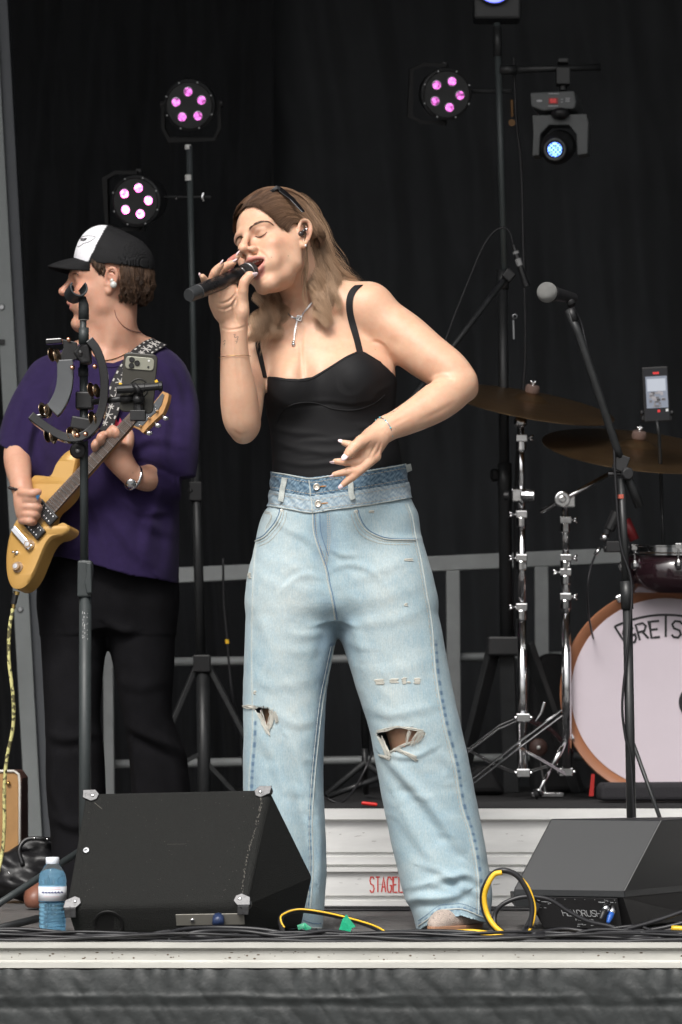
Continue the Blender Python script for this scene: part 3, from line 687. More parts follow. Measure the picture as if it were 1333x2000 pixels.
def groove(v, n, pts, mm, w, ymax=9, ymin=-9, ridge=0.):
    """a skin crease: a shallow valley with soft lips, pressed along the surface"""
    d_ = CAM_D+v[:, 1]; x = 666.5+v[:, 0]/d_*F_PX; y = HOR-(v[:, 2]-CAM_H)/d_*F_PX; c = smoothcurve(pts, 6)
    m = np.where((x > c[:, 0].min()-4*w) & (x < c[:, 0].max()+4*w) & (y > c[:, 1].min()-4*w) & (y < c[:, 1].max()+4*w) & (n[:, 1] < .15) & (v[:, 1] < ymax) & (v[:, 1] > ymin))[0]
    if not len(m): return
    P2 = np.stack([x[m], y[m]], 1); best = np.full(len(m), 99.); al = np.zeros(len(m)); k = len(c)-1
    for i in range(k):
        e = c[i+1]-c[i]; t = np.clip(((P2-c[i])@e)/max(e@e, 1e-9), 0, 1); dd = np.linalg.norm(P2-c[i]-t[:, None]*e, axis=1); q = dd < best; best[q] = dd[q]; al[q] = (i+t[q])/k
    env = np.sin(np.clip(al*.9+.05, 0, 1)*math.pi)**.7
    v[m] += n[m]*((-mm*np.exp(-(best/w)**2)+ridge*mm*np.exp(-((best-2*w)/w)**2))*env/1000)[:, None]
vn = vnormals(V, Fc)
for g_ in (([(466, 634), (461, 622), (457, 606), (456, 594), (462, 582)], 3.2, 2.2, -.2), ([(424, 590), (436, 592), (450, 586), (462, 574)], 2.6, 2., -.2), ([(424, 602), (438, 604), (452, 598), (458, 588)], 2.2, 2., -.2), ([(432, 640), (446, 644), (462, 643), (480, 638)], 1.8, 1.8, -.17), ([(473, 606), (468, 596), (466, 584)], 2.4, 2., -.2), ([(444, 628), (440, 612), (442, 600)], 1.2, 2.5, -.2),
           ([(498, 488), (508, 491), (516, 498), (524, 508)], 1.8, 2.6, 0), ([(724, 670), (736, 668), (748, 674), (758, 686)], 1.6, 3.0, 9), ([(838, 750), (852, 742), (868, 738), (886, 742)], 3.2, 3.0, 9), ([(506, 553), (516, 547), (524, 540)], .9, 2.4, 0), ([(560, 596), (572, 585), (590, 577)], 1.2, 3, 9), ([(725, 862), (716, 872), (708, 884)], 1.4, 2, -.1), ([(735, 866), (728, 880), (722, 892)], 1.4, 2, -.1), ([(745, 865), (740, 880), (734, 890)], 1.2, 2, -.1),
           ([(590, 640), (588, 680), (590, 720), (592, 740)], 2.2, 4, 9), ([(745, 845), (750, 838), (756, 852)], .8, 2, -.1), ([(455, 840), (470, 850), (490, 845)], 1.2, 3, -.1), ([(885, 789), (855, 806), (820, 822)], 1.0, 5, 9), ([(740, 640), (762, 664), (792, 678)], 1.1, 9, 9), ([(472, 770), (467, 730), (463, 690), (461, 655)], .7, 3, -.1), ([(452, 700), (452, 675), (450, 650)], .7, 2.5, -.1), ([(800, 812), (780, 822), (762, 832)], .7, 3, -.05), ([(640, 612), (628, 606), (618, 600)], 1.0, 4, 9), ([(699, 905), (701, 900), (698, 897)], .8, 1.2, -.1), ([(704, 921), (706, 915), (702, 912)], .8, 1.2, -.1), ([(676, 906), (677, 902), (675, 898)], .6, 1.2, -.1), ([(680, 925), (681, 921), (679, 917)], .6, 1.2, -.1)):
    groove(V, vn, g_[0], g_[1], g_[2], g_[3], ridge=.35)
cl = head_paint(V, HS, SK, 1.0)
bodyH = bvh_of(V, Fc)
# skin mesh goes under the clothes: legs join the same body
LG = Field((-.26, -.13, .02), (.34, .16, .92), .004)
legL = limb([S(745, 1120, .01, 72), S(768, 1240, .0, 66), S(795, 1390, -.01, 52), S(805, 1435, -.022, 47), S(818, 1500, .0, 45), S(850, 1620, .03, 42), S(880, 1740, .04, 28), S(888, 1780, .035, 30)])
legR = limb([S(590, 1120, .01, 72), S(572, 1240, .0, 66), S(560, 1390, -.0, 50), S(556, 1435, -.01, 46), S(556, 1500, .01, 45), S(558, 1620, .03, 42), S(560, 1740, .04, 28), S(562, 1780, .035, 30)])
LG.add(legL, .0); LG.add(legR, .02)
V2, F2 = LG.mesh()
body = mesh_obj('body', np.vstack([V, V2]), np.vstack([Fc, F2+len(V)]), M['skin'], singer, smooth=True)
set_col(body, np.vstack([cl, np.tile(np.array(SK), (len(V2), 1))]))

def seg_dist(px, pz, poly):
    """distance and signed side to a 2-D polyline"""
    best = np.full(px.shape, 9.); side = np.zeros(px.shape); along = np.zeros(px.shape); acc = 0; tot = sum(math.hypot(b[0]-a[0], b[1]-a[1]) for a, b in zip(poly, poly[1:]))
    for a, b in zip(poly, poly[1:]):
        ex, ez = b[0]-a[0], b[1]-a[1]; L2 = ex*ex+ez*ez; t = np.clip(((px-a[0])*ex+(pz-a[1])*ez)/L2, 0, 1)
        dx, dz = px-a[0]-t*ex, pz-a[1]-t*ez; d = np.hypot(dx, dz); m = d < best
        best = np.where(m, d, best); side = np.where(m, np.sign(ex*dz-ez*dx), side); along = np.where(m, (acc+t*math.sqrt(L2))/tot, along); acc += math.sqrt(L2)
    return best, side, along
def to_px(v): d = CAM_D+v[:, 1]; return 666.5+v[:, 0]/d*F_PX, HOR-(v[:, 2]-CAM_H)/d*F_PX
def normals(v, f):
    n = np.cross(v[f[:, 2]]-v[f[:, 0]], v[f[:, 3]]-v[f[:, 1]]); o = np.zeros_like(v)
    for k in range(4): np.add.at(o, f[:, k], n)
    return o/np.maximum(np.linalg.norm(o, axis=1), 1e-12)[:, None]
def fold(v, n, poly, amp, w, asym=0., front=-1, blur=1.):
    """amp>0 ridge along the poly (photo rows and columns turned into the cloth's own plane); asym adds a valley beside it"""
    q = np.array([P(x, y, 0)[[0, 2]] for x, y in smoothcurve([(a, b) for a, b in poly], 6)]); d, s, al = seg_dist(v[:, 0], v[:, 2], q); w = w/850.; amp = amp/1000.
    env = np.sin(np.clip(al*.94+.03, 0, 1)*math.pi)**.6*(n[:, 1]*front > -.1)*np.clip(n[:, 1]*front+.3, 0, 1)
    g = np.exp(-(d/w)**2)*(1-abs(asym))+asym*s*(d/w)*np.exp(-(d/w)**2)*2.2
    v += n*(amp*env*g)[:, None]

# --- tank top
TT = Field((-.24, -.25, .96), (.22, .19, 1.36), .003)
torso(TT, .0034)
nk = [(480, 729), (512, 727), (528, 734), (560, 741), (585, 742), (610, 737), (645, 716), (678, 695), (700, 684), (712, 685), (735, 698), (765, 716), (800, 730)]
nx_ = np.array([P(a, 0, -.1)[0] for a, b in nk]); nz_ = np.array([P(0, b, -.1)[2] for a, b in nk])
TT.clip(lambda X, Y, Z: Z-np.interp(X, nx_, nz_)-np.clip(-Y-.06, -.3, 0)*.25+0*Y)
tv, tf = TT.mesh(); tn = normals(tv, tf)
for a in ([(523, 800), (560, 806), (600, 800), (640, 797), (690, 802), (740, 792)],): fold(tv, tn, a, -1.6, 4); fold(tv, tn, [(x, y-7) for x, y in a], 1.2, 5)
for a, am in (([(690, 768), (692, 790), (688, 800)], 1.), ([(535, 865), (580, 885), (640, 893), (700, 886)], 3.2), ([(532, 900), (590, 915), (650, 912), (720, 900)], 2.6), ([(700, 840), (740, 845), (778, 850)], 3), ([(528, 838), (570, 852), (630, 858)], 2.4), ([(600, 870), (660, 868), (720, 855)], 2.), ([(770, 745), (735, 770), (720, 790)], 1.6), ([(524, 770), (545, 790), (570, 800)], 1.6)):
    fold(tv, tn, a, am, 7, .45)
for i in range(9):
    r = np.random.default_rng(50+i); x, y = r.uniform(540, 700), r.uniform(815, 915); fold(tv, tn, [(x, y), (x+40, y+r.uniform(-7, 9)), (x+80, y+r.uniform(-10, 10))], r.uniform(-1.6, 1.8), 5, .4)
M['jersey'] = mat('black_jersey', (.0095, .0095, .0105), .68, 0, .22, .1, 40, bump=.1, bscale=900)
top = mesh_obj('tank_top', tv, tf, M['jersey'], singer, smooth=True)
# neckline binding and straps lie on the skin
skb = bvh_of(V, Fc)
def drape(pts, bvh, off=.002, vd=(0, 1, 0)):
    out, nn = [], []
    for px, py in pts:
        q = P(px, py, -.5); o = np.array(cam.location); d = nrm(q-o); h = bvh.ray_cast(Vector(o+d*7.5), Vector(d))
        if h[0] is None: continue
        out.append(np.array(h[0])+np.array(h[1])*off); nn.append(np.array(h[1]))
    return out, nn
def sm3(a, k=2):
    if len(a) < 3: return a
    a = np.array(a)
    for _ in range(k): b = a.copy(); b[1:-1] = (a[:-2]+2*a[1:-1]+a[2:])/4; a = b
    return a
def strap(pts, w, name='strap', back=None):
    q, n = drape([tuple(a) for a in smoothcurve(pts, 6)], skb, .0012)
    if back is not None: q += [np.array(b) for b in back]; n += [nrm((0, .5, .6)) for b in back]
    mb = MB(); mb.ribbon(sm3(q, 8), [nrm(a) for a in sm3(n, 40)], w, .0022); return mb.build(name, M['jersey'], top, smooth=False, auto=50)
strap([(704, 694), (699, 672), (692, 645), (685, 615), (683, 592), (687, 574), (697, 562), (706, 557)], .0155, back=[P(716, 556, .03), P(724, 566, .06)])
strap([(517, 738), (512, 715), (507, 690), (504, 672), (508, 655), (514, 648)], .0115)
tb = bvh_of(tv, tf)
def top_line(pts, r, name):
    q, nn = drape([tuple(a) for a in smoothcurve(pts, 6)], tb, .0)
    if len(q) > 2: mb = MB(); mb.tube(sm3(q, 2), r, 6); mb.build(name, M['jersey'], top, smooth=True)
top_line([(541, 826), (549, 808), (562, 795), (580, 788), (602, 786), (624, 789), (645, 797), (668, 801), (692, 801), (714, 796), (736, 785), (752, 772)], .0016, 'cup_seam')
top_line([(520, 733), (540, 740), (560, 744), (585, 745), (610, 740), (645, 719), (678, 699), (698, 689)], .0012, 'neck_binding'); top_line([(712, 690), (735, 702), (765, 720)], .0012, 'neck_binding')

# --- jeans
def legrows(rows): return [(P(0, py, yc)[2], P(xl, py, yc)[0], P(xr, py, yc)[0], yc, b) for py, xl, xr, yc, b in rows]
JR = (-.27, -.22, -.02); J = Field(JR, (.37, .20, 1.09), .003)
hips = column(legrows([(880, 533, 790, .005, .108), (930, 531, 794, .005, .112), (960, 530, 798, .005, .116), (985, 527, 808, .005, .121), (1008, 512, 818, .005, .126), (1055, 500, 825, .005, .124), (1120, 489, 841, .005, .122), (1180, 484, 852, .005, .118), (1215, 500, 830, .005, .09)]), 2.5)
lgL = column(legrows([(1060, 520, 668, .01, .10), (1120, 490, 668, .01, .115), (1200, 481, 662, .01, .115), (1240, 479, 658, .01, .112), (1300, 477, 647, .01, .106), (1357, 475, 638, .01, .10), (1435, 476, 634, .005, .094), (1513, 475, 632, .01, .096), (1600, 477, 635, .01, .100), (1690, 483, 638, .015, .106), (1760, 489, 635, .015, .112), (1830, 493, 629, .015, .118)]), 2.3)
lgR = column(legrows([(1060, 660, 815, .0, .10), (1120, 652, 839, .0, .118), (1200, 657, 857, .0, .118), (1240, 664, 865, .0, .115), (1279, 676, 872, .0, .112), (1357, 700, 887, -.005, .105), (1415, 719, 900, -.01, .098), (1474, 731, 914, -.005, .094), (1552, 745, 929, .005, .096), (1630, 761, 944, .01, .100), (1700, 777, 956, .01, .106), (1747, 789, 962, .01, .112), (1786, 806, 958, .01, .118), (1835, 818, 948, .01, .120)]), 2.3)
J.add(hips, 0); J.add(lgL, .022); J.add(lgR, .022)
J.cut(limb([S(650, 1150, -.165, 2), S(655, 1190, -.145, 5), S(659, 1235, -.11, 8)]), .03)
topx = np.array([P(x, 0, 0)[0] for x in (480, 527, 607, 700, 792, 840)]); topz = lambda off: np.array([P(0, y+off, -.1)[2] for y in (921, 924, 937, 925, 909, 900)])
J.clip(lambda X, Y, Z: Z-np.interp(X, topx, topz(0))-np.clip(Y+.1, 0, 1)*.06+.0*Y)
jv, jf = J.mesh(); jn = normals(jv, jf)
FO = [ # poly, amp mm, width px, asym
 ([(748, 1480), (790, 1530), (835, 1580), (880, 1640), (905, 1668)], 9, 15, .75), ([(770, 1560), (800, 1620), (830, 1670), (862, 1700)], 5, 14, .6),
 ([(790, 1770), (815, 1758), (850, 1757), (885, 1752), (910, 1738)], 10, 11, .7), ([(845, 1722), (880, 1716), (908, 1712), (935, 1728)], 8, 10, .8), ([(820, 1690), (860, 1705), (905, 1735), (945, 1752)], 6, 10, .6),
 ([(800, 1735), (840, 1728), (880, 1738)], 5, 9, .5), ([(905, 1590), (925, 1650), (938, 1720)], 4, 12, .5), ([(752, 1590), (775, 1600), (800, 1640)], 3, 10, .5),
 ([(560, 1445), (580, 1500), (597, 1560), (612, 1640), (620, 1720)], 9, 15, .75), ([(500, 1430), (530, 1480), (548, 1540), (560, 1620)], 5, 16, .6), ([(620, 1560), (622, 1640), (616, 1750)], 4, 8, .6),
 ([(640, 1120), (590, 1110), (540, 1090), (505, 1075)], 1.4, 12, .5), ([(648, 1145), (600, 1150), (550, 1140), (500, 1120)], 1.6, 13, .5), ([(648, 1165), (605, 1185), (560, 1190), (505, 1180)], 1.2, 14, .4),
 ([(655, 1150), (700, 1140), (750, 1120), (810, 1095)], 1.6, 13, .5), ([(655, 1170), (710, 1180), (770, 1170), (835, 1145)], 1.4, 14, .5), ([(668, 1220), (720, 1225), (780, 1215), (840, 1190)], 2, 14, .4), ([(622, 1005), (624, 1040), (634, 1085), (641, 1120)], 3.2, 6, .5), ([(636, 1008), (640, 1045), (638, 1085), (640, 1110)], -2.4, 4, .3), ([(650, 1120), (680, 1110), (720, 1120), (745, 1145)], 2.4, 8, .6), ([(635, 1130), (600, 1122), (570, 1135), (545, 1160)], 2.4, 8, .6), ([(660, 1200), (690, 1240), (705, 1300)], 4, 12, .6), ([(650, 1215), (632, 1270), (622, 1330)], 4, 12, .6), ([(500, 1200), (520, 1260), (515, 1330)], 2.5, 14, .5), ([(820, 1200), (840, 1280), (852, 1360)], 2.5, 14, .5),
 ([(530, 1010), (560, 1040), (600, 1060), (630, 1090)], 2.6, 10, .5), ([(650, 1010), (690, 1035), (720, 1060), (750, 1075)], 2.2, 10, .4), ([(640, 1075), (665, 1090), (700, 1092)], 3, 8, .5),
 ([(690, 1300), (740, 1320), (800, 1310), (860, 1290)], 2, 16, .4), ([(705, 1380), (750, 1400), (800, 1395), (860, 1380)], 3, 12, .5), ([(480, 1330), (530, 1345), (590, 1340), (630, 1320)], 2.2, 14, .4), ([(540, 1400), (580, 1420), (620, 1410)], 3, 12, .5),
 ([(850, 1470), (880, 1500), (900, 1530)], 4, 12, .5), ([(745, 1462), (775, 1480), (815, 1478), (850, 1460)], 4, 8, .5),
 ([(632, 1260), (590, 1270), (540, 1262)], 2, 12, .4), ([(641, 1230), (600, 1238), (560, 1232)], 2.4, 10, .4), ([(668, 1250), (700, 1268), (730, 1272)], 2.4, 10, .4)]
for a in FO: fold(jv, jn, a[0], a[1], a[2], a[3])
r = np.random.default_rng(9)
for i in range(60):
    leg = r.integers(0, 2); y = r.uniform(1440, 1790) if i < 34 else r.uniform(1030, 1440); t = (y-1240)/550
    x = (r.uniform(485, 600) if leg == 0 else r.uniform(670+120*max(t, -.2), 850+90*t)); L_ = r.uniform(20, 60); an = r.uniform(-.5, .5)
    fold(jv, jn, [(x, y), (x+L_*.5, y+L_*.5*an+r.uniform(-3, 3)), (x+L_, y+L_*an)], r.uniform(-2.0, 2.0)*(1.1 if i < 34 else .25), r.uniform(7, 13), .5)
X_, Y_, Z_ = jv.T
jv += jn*(.0005*np.sin(X_*95+Z_*40+2*np.sin(Z_*23))*np.sin(Z_*70+X_*33))[:, None]
# cut the hem openings, the waist opening and the tears
pxx, pyy = to_px(jv); cen = jv[jf].mean(1); cpx, cpy = to_px(cen); fn = np.cross(jv[jf[:, 2]]-jv[jf[:, 0]], jv[jf[:, 3]]-jv[jf[:, 1]]); fn /= np.maximum(np.linalg.norm(fn, axis=1), 1e-12)[:, None]
hem = np.where(cen[:, 0] > P(690, 0, 0)[0], np.interp(cpx, [800, 818, 835, 858, 905, 938, 952, 975], [1812, 1815, 1803, 1786, 1783, 1796, 1800, 1790]), np.interp(cpx, [470, 586, 629], [1806, 1809, 1818]))
hemz = CAM_H+(HOR-hem)/F_PX*CAM_D
keep = cen[:, 2] > np.where(cen[:, 1] < 0, hemz, hemz*0+.012)
ztop = np.interp(cen[:, 0], topx, topz(0))+np.clip(cen[:, 1]+.1, 0, 1)*.06
keep &= ~((cen[:, 2] > ztop-.006) & (fn[:, 2] > .75))
def inpoly(x, y, poly):
    ins = np.zeros(x.shape, bool); n = len(poly)
    for i in range(n):
        (x1, y1), (x2, y2) = poly[i], poly[(i+1) % n]; c = ((y1 > y) != (y2 > y)) & (x < (x2-x1)*(y-y1)/((y2-y1) or 1e-9)+x1); ins ^= c
    return ins
tearL = [(496, 1383), (512, 1382), (528, 1384), (531, 1392), (526, 1406), (529, 1418), (524, 1424), (516, 1414), (510, 1402), (503, 1392)]
tearR = [(735, 1434), (744, 1427), (772, 1420), (800, 1422), (824, 1427), (831, 1434), (820, 1448), (793, 1456), (775, 1464), (764, 1470), (752, 1464), (744, 1449)]
front = fn[:, 1] < .2
jit = 1.6*np.sin(cpx*1.7)+1.2*np.sin(cpx*2.9+cpy)
for tp in (tearL, tearR): keep &= ~(inpoly(cpx, cpy+jit, tp) & front & (cen[:, 1] < .02))
slit = (np.abs(cpy-1381-jit*.4) < 2.0) & (cpx < 500) & front; keep &= ~slit
hemv = np.where(jv[:, 0] > P(690, 0, 0)[0], np.interp(pxx, [800, 818, 835, 858, 905, 938, 952, 975], [1812, 1815, 1803, 1786, 1783, 1796, 1800, 1790]), np.interp(pxx, [470, 586, 629], [1806, 1809, 1818])); hemv = CAM_H+(HOR-hemv)/F_PX*CAM_D; hemv = np.where(jv[:, 1] < 0, hemv, .012); mv_ = np.abs(jv[:, 2]-hemv) < .0042; jv[mv_, 2] = hemv[mv_]
jf2 = jf[keep]; used = np.unique(jf2); mp_ = np.full(len(jv), -1); mp_[used] = np.arange(len(used)); jf2 = mp_[jf2]; jv2 = jv[used]
# wash: paler on the thighs and knees, bluer by seams
SEAMS = {'outer': [(797, 985), (806, 1010), (812, 1046), (823, 1094), (832, 1148), (844, 1220), (852, 1318), (869, 1415), (889, 1494), (902, 1572), (920, 1630), (933, 1700), (936, 1747), (935, 1785)],
 'inner': [(653, 1262), (641, 1318), (631, 1369), (621, 1458), (614, 1533), (610, 1611), (612, 1690), (606, 1780)],
 'outer2': [(500, 1060), (494, 1150), (492, 1300), (494, 1423), (487, 1529), (489, 1640), (500, 1790)]}
def wash(v):
    x, y = to_px(v); c = np.tile(np.array([.415, .545, .600]), (len(v), 1)); w = np.zeros(len(v))
    def g(cx, cy, sx, sy): return np.exp(-((x-cx)/sx)**2-((y-cy)/sy)**2)
    w += .55*g(560, 1150, 70, 170)+.45*g(760, 1200, 60, 170)+.4*g(560, 1400, 40, 110)+.35*g(790, 1400, 60, 90)+.2*g(850, 1560, 40, 120)
    w -= .45*g(640, 1250, 22, 110)+.5*g(625, 1450, 14, 200)+.55*g(633, 1040, 26, 60)+.35*g(676, 1250, 14, 80)
    w += .14*np.sin(x*.021+y*.013)*np.sin(y*.017-x*.011)+.10*np.sin(x*.07+2*np.sin(y*.03))*np.sin(y*.05)
    for k, s in SEAMS.items():
        q = [tuple(a) for a in smoothcurve(s, 4)]; d, sd_, al = seg_dist(x, y, q)
        off = {'outer': 1, 'inner': -1, 'outer2': 1}[k]
        dot = np.exp(-((d-5)/3.0)**2)*(sd_*off < 0)*(.35+.65*(np.sin(y*.36+2*np.sin(y*.05)) > .25))
        w -= 1.3*dot*{'outer': y > 1250, 'inner': y > 0, 'outer2': y > 1405}[k]; w += .55*np.exp(-(d/2.2)**2)
    w -= 1.1*np.exp(-(((y-np.interp(x, [800, 818, 835, 858, 905, 938, 952, 975], [1812, 1815, 1803, 1786, 1783, 1796, 1800, 1790])+9)/4)**2))*(x > 780)*(.3+.7*(np.sin(x*.5) > 0))
    lo = np.array([.13, .22, .33]); hi = np.array([.66, .73, .725]); mid = c
    w = np.clip(w, -1, 1)[:, None]
    c = np.where(w > 0, mid*(1-w)+hi*w, mid*(1+w)-lo*w)
    e = np.zeros(len(v))
    for tp in (tearL, tearR):
        d, _, _ = seg_dist(x, y, tp+[tp[0]]); e = np.maximum(e, np.exp(-(d/2.0)**2)*(v[:, 1] < 0))
    d, _, _ = seg_dist(x, y, [(470, 1380), (500, 1381)]); e = np.maximum(e, np.exp(-(d/2.5)**2))
    return c*(1-.8*e[:, None])+np.array([.66, .66, .60])*.8*e[:, None]
def denim(name, k=1.):
    m = mat(name, (k*.76, k*.755, k*.75), .82, 0, .2, .17, 480, vcol=True, stretch=(1, 1, .45), sheen=.15); t = m.node_tree; b = t.nodes['Principled BSDF']; L = t.links.new
    tc = t.nodes.new('ShaderNodeTexCoord'); n = t.nodes.new('ShaderNodeTexNoise'); n.inputs['Scale'].default_value = 26; n.inputs['Detail'].default_value = 8; n.inputs['Roughness'].default_value = .7; L(tc.outputs['Object'], n.inputs['Vector'])
    mpn = t.nodes.new('ShaderNodeMapping'); mpn.inputs['Scale'].default_value = (1, 1, .12); L(tc.outputs['Object'], mpn.inputs[0]); n3 = t.nodes.new('ShaderNodeTexNoise'); n3.inputs['Scale'].default_value = 420; n3.inputs['Detail'].default_value = 2; L(mpn.outputs[0], n3.inputs['Vector'])
    ad = t.nodes.new('ShaderNodeMath'); ad.operation = 'ADD'; L(n.outputs[0], ad.inputs[0]); L(n3.outputs[0], ad.inputs[1])
    r_ = t.nodes.new('ShaderNodeMapRange'); r_.inputs['From Min'].default_value = .65; r_.inputs['From Max'].default_value = 1.35; L(ad.outputs[0], r_.inputs[0])
    mx = t.nodes.new('ShaderNodeMix'); mx.data_type = 'RGBA'; mx.blend_type = 'MULTIPLY'; mx.inputs[0].default_value = 1
    cr = t.nodes.new('ShaderNodeMix'); cr.data_type = 'RGBA'; cr.inputs[6].default_value = (.80, .89, .96, 1); cr.inputs[7].default_value = (1.13, 1.07, 1.02, 1); L(r_.outputs[0], cr.inputs[0])
    src = b.inputs['Base Color'].links[0].from_socket; L(src, mx.inputs[6]); L(cr.outputs[2], mx.inputs[7]); L(mx.outputs[2], b.inputs['Base Color'])
    n2 = t.nodes.new('ShaderNodeTexNoise'); n2.inputs['Scale'].default_value = 700; L(tc.outputs['Object'], n2.inputs['Vector'])
    bp = t.nodes.new('ShaderNodeBump'); bp.inputs['Strength'].default_value = .35; bp.inputs['Distance'].default_value = .002; L(n2.outputs[0], bp.inputs['Height'])
    n4 = t.nodes.new('ShaderNodeTexNoise'); n4.inputs['Scale'].default_value = 45; n4.inputs['Detail'].default_value = 5; L(tc.outputs['Object'], n4.inputs['Vector'])
    bp2 = t.nodes.new('ShaderNodeBump'); bp2.inputs['Strength'].default_value = .14; bp2.inputs['Distance'].default_value = .008; L(n4.outputs[0], bp2.inputs['Height']); L(bp2.outputs[0], bp.inputs['Normal']); L(bp.outputs[0], b.inputs['Normal'])
    return m
M['denim'] = denim('washed_denim'); M['thread_white'] = mat('white_thread', (.50, .49, .44), .85); M['stitch'] = mat('stitch_thread', (.42, .36, .28), .8)
jeans = mesh_obj('jeans', jv2, jf2, M['denim'], singer, smooth=True); set_col(jeans, wash(jv2))
so = jeans.modifiers.new('thick', 'SOLIDIFY'); so.thickness = .0022; so.offset = -1
jb = bvh_of(jv, jf)
# waist bands
def band(name, o0, o1, g, colf, parent):
    Fb = Field((-.21, -.17, .93), (.19, .18, 1.09), .0022)
    Fb.add(column(legrows([(880, 534, 788, .005, .110), (912, 531, 793, .005, .112), (930, 530, 795, .005, .113), (960, 529, 799, .005, .117), (985, 526, 808, .005, .122), (1010, 514, 817, .005, .126), (1040, 506, 822, .005, .126)]), 2.5), 0)
    Fb.v -= g
    Fb.clip(lambda X, Y, Z: np.maximum(Z-np.interp(X, topx, topz(o0))-np.clip(Y+.1, 0, 1)*.06, np.interp(X, topx, topz(o1))+np.clip(Y+.1, 0, 1)*.06-Z))
    Fb.v = np.maximum(Fb.v, -(Fb.v*0+1)*9)
    v, f = Fb.mesh(); n = normals(v, f)
    v += n*(.0012*np.sin(v[:, 0]*260+v[:, 2]*190)*(np.abs(n[:, 2]) < .5))[:, None]
    c = v[f].mean(1); kp = ~((np.abs(normals(v, f)[f].mean(1)[:, 2]) > .9)); 
    ob = mesh_obj(name, v, f[kp], M['denim'], parent, smooth=True); set_col(ob, colf(v)); return ob, bvh_of(v, f)
def cdark(v):
    x, y = to_px(v); t = (.42+.22*np.sin(x*.61+3*np.sin(y*.31+x*.05)+2*np.sin(x*.13))+.2*np.sin(y*.55+2.4*np.sin(x*.17+1))+.18*np.sin(x*1.3+y*.9+2*np.sin(x*.4)))[:, None]; t = np.clip(t, 0, 1); return np.array([.045, .10, .17])*(1-t)+np.array([.27, .39, .48])*t
def clight(v):
    x, y = to_px(v); t = (.62+.22*np.sin(x*.7+3*np.sin(y*.36+x*.04)+2*np.sin(x*.11+2))+.2*np.sin(y*.6+2.4*np.sin(x*.19))+.15*np.sin(x*1.5-y*.8+2*np.sin(x*.33)))[:, None]; t = np.clip(t, 0, 1); return np.array([.20, .30, .40])*(1-t)+np.array([.50, .59, .63])*t
bd1, bb1 = band('waistband', -4, 34, .0022, cdark, jeans); bd2, bb2 = band('waistband', 33, 66, .0040, clight, jeans)
def seam(pts, bvh, name, mt, w=.0016, off=.0004, n=8, parent=jeans, dash=False):
    q, nn = drape([tuple(a) for a in smoothcurve(pts, n)], bvh, off)
    if len(q) < 3: return
    mb = MB()
    if dash:
        c = smoothcurve(q, 3)
        for i in range(0, len(c)-2, 3): mb.tube([c[i], c[i+1], c[i+2]], w/2, 5)
    else: mb.tube(sm3(q, 1), w/2, 5)
    return mb.build(name, mt, parent)
pale = mat('worn_seam', (.42, .45, .43), .85, noise=.25, nscale=300)
edge = lambda o: [(x, y+o) for x, y in ((528, 924), (565, 930), (607, 937), (650, 931), (700, 925), (750, 917), (793, 909))]
seam(edge(-2), bb1, 'band_edge', pale, .0030); seam([(x, y) for x, y in edge(32)], bb2, 'band_edge', pale, .003); seam([(x, y) for x, y in edge(64)], bb2, 'band_edge', pale, .0024)
for o, bv in ((5, bb1), (27, bb1), (40, bb2), (59, bb2)): seam(edge(o), bv, 'stitching', M['stitch'], .0012, dash=True)
for nme, s in SEAMS.items(): seam(s, jb, 'leg_seam', pale, .0022 if nme != 'outer2' else .0016); 
seam([(x-6, y) for x, y in SEAMS['inner']], jb, 'leg_seam', pale, .0016)
seam([(x-5, y) for x, y in SEAMS['outer']], jb, 'stitching', M['stitch'], .001, dash=True)
dk = mat('dark_seam', (.10, .17, .27), .85)
fly = [(611, 1002), (612, 1030), (616, 1052), (628, 1088), (637, 1115), (641, 1139), (646, 1160), (651, 1185), (655, 1210)]
seam(fly, jb, 'fly_seam', pale, .0035); seam([(x+4, y) for x, y in fly], jb, 'fly_seam', dk, .002); seam([(x+14, y-2) for x, y in fly[:4]], jb, 'fly_seam', dk, .0018)
seam([(640, 1003), (641, 1040), (640, 1070), (636, 1095), (634, 1110)], jb, 'stitching', M['stitch'], .0014, dash=True); seam([(644, 1003), (645, 1040), (644, 1070), (639, 1097), (637, 1112)], jb, 'stitching', M['stitch'], .0014, dash=True)
seam([(617, 1004), (619, 1045), (632, 1085), (634, 1108)], jb, 'stitching', M['stitch'], .0012, dash=True)
pkL = [(551, 992), (549, 1006), (541, 1022), (530, 1036), (517, 1049), (497, 1058)]; pkR = [(695, 996), (700, 1012), (707, 1026), (718, 1038), (737, 1048), (762, 1054), (812, 1055)]
for pk, s in ((pkL, 1), (pkR, -1)):
    seam(pk, jb, 'pocket_edge', pale, .0034, .001); seam([(x-4*s, y-2) for x, y in pk], jb, 'pocket_edge', dk, .002)
    seam([(x+4*s, y+4) for x, y in pk], jb, 'stitching', M['stitch'], .0013, dash=True); seam([(x+9*s, y+9) for x, y in pk], jb, 'stitching', M['stitch'], .0013, dash=True)
seam([(514, 998), (524, 1000), (530, 1003), (528, 1015), (521, 1028), (519, 1040)], jb, 'pocket_edge', pale, .0026)
seam([(x+3, y+4) for x, y in [(514, 998), (524, 1000), (528, 1003), (526, 1015), (519, 1028)]], jb, 'stitching', M['stitch'], .0013, dash=True)
seam([(604, 938), (606, 955), (607, 972)], bb1, 'fly_seam', pale, .003); seam([(608, 972), (610, 990), (611, 1002)], bb2, 'fly_seam', pale, .003)
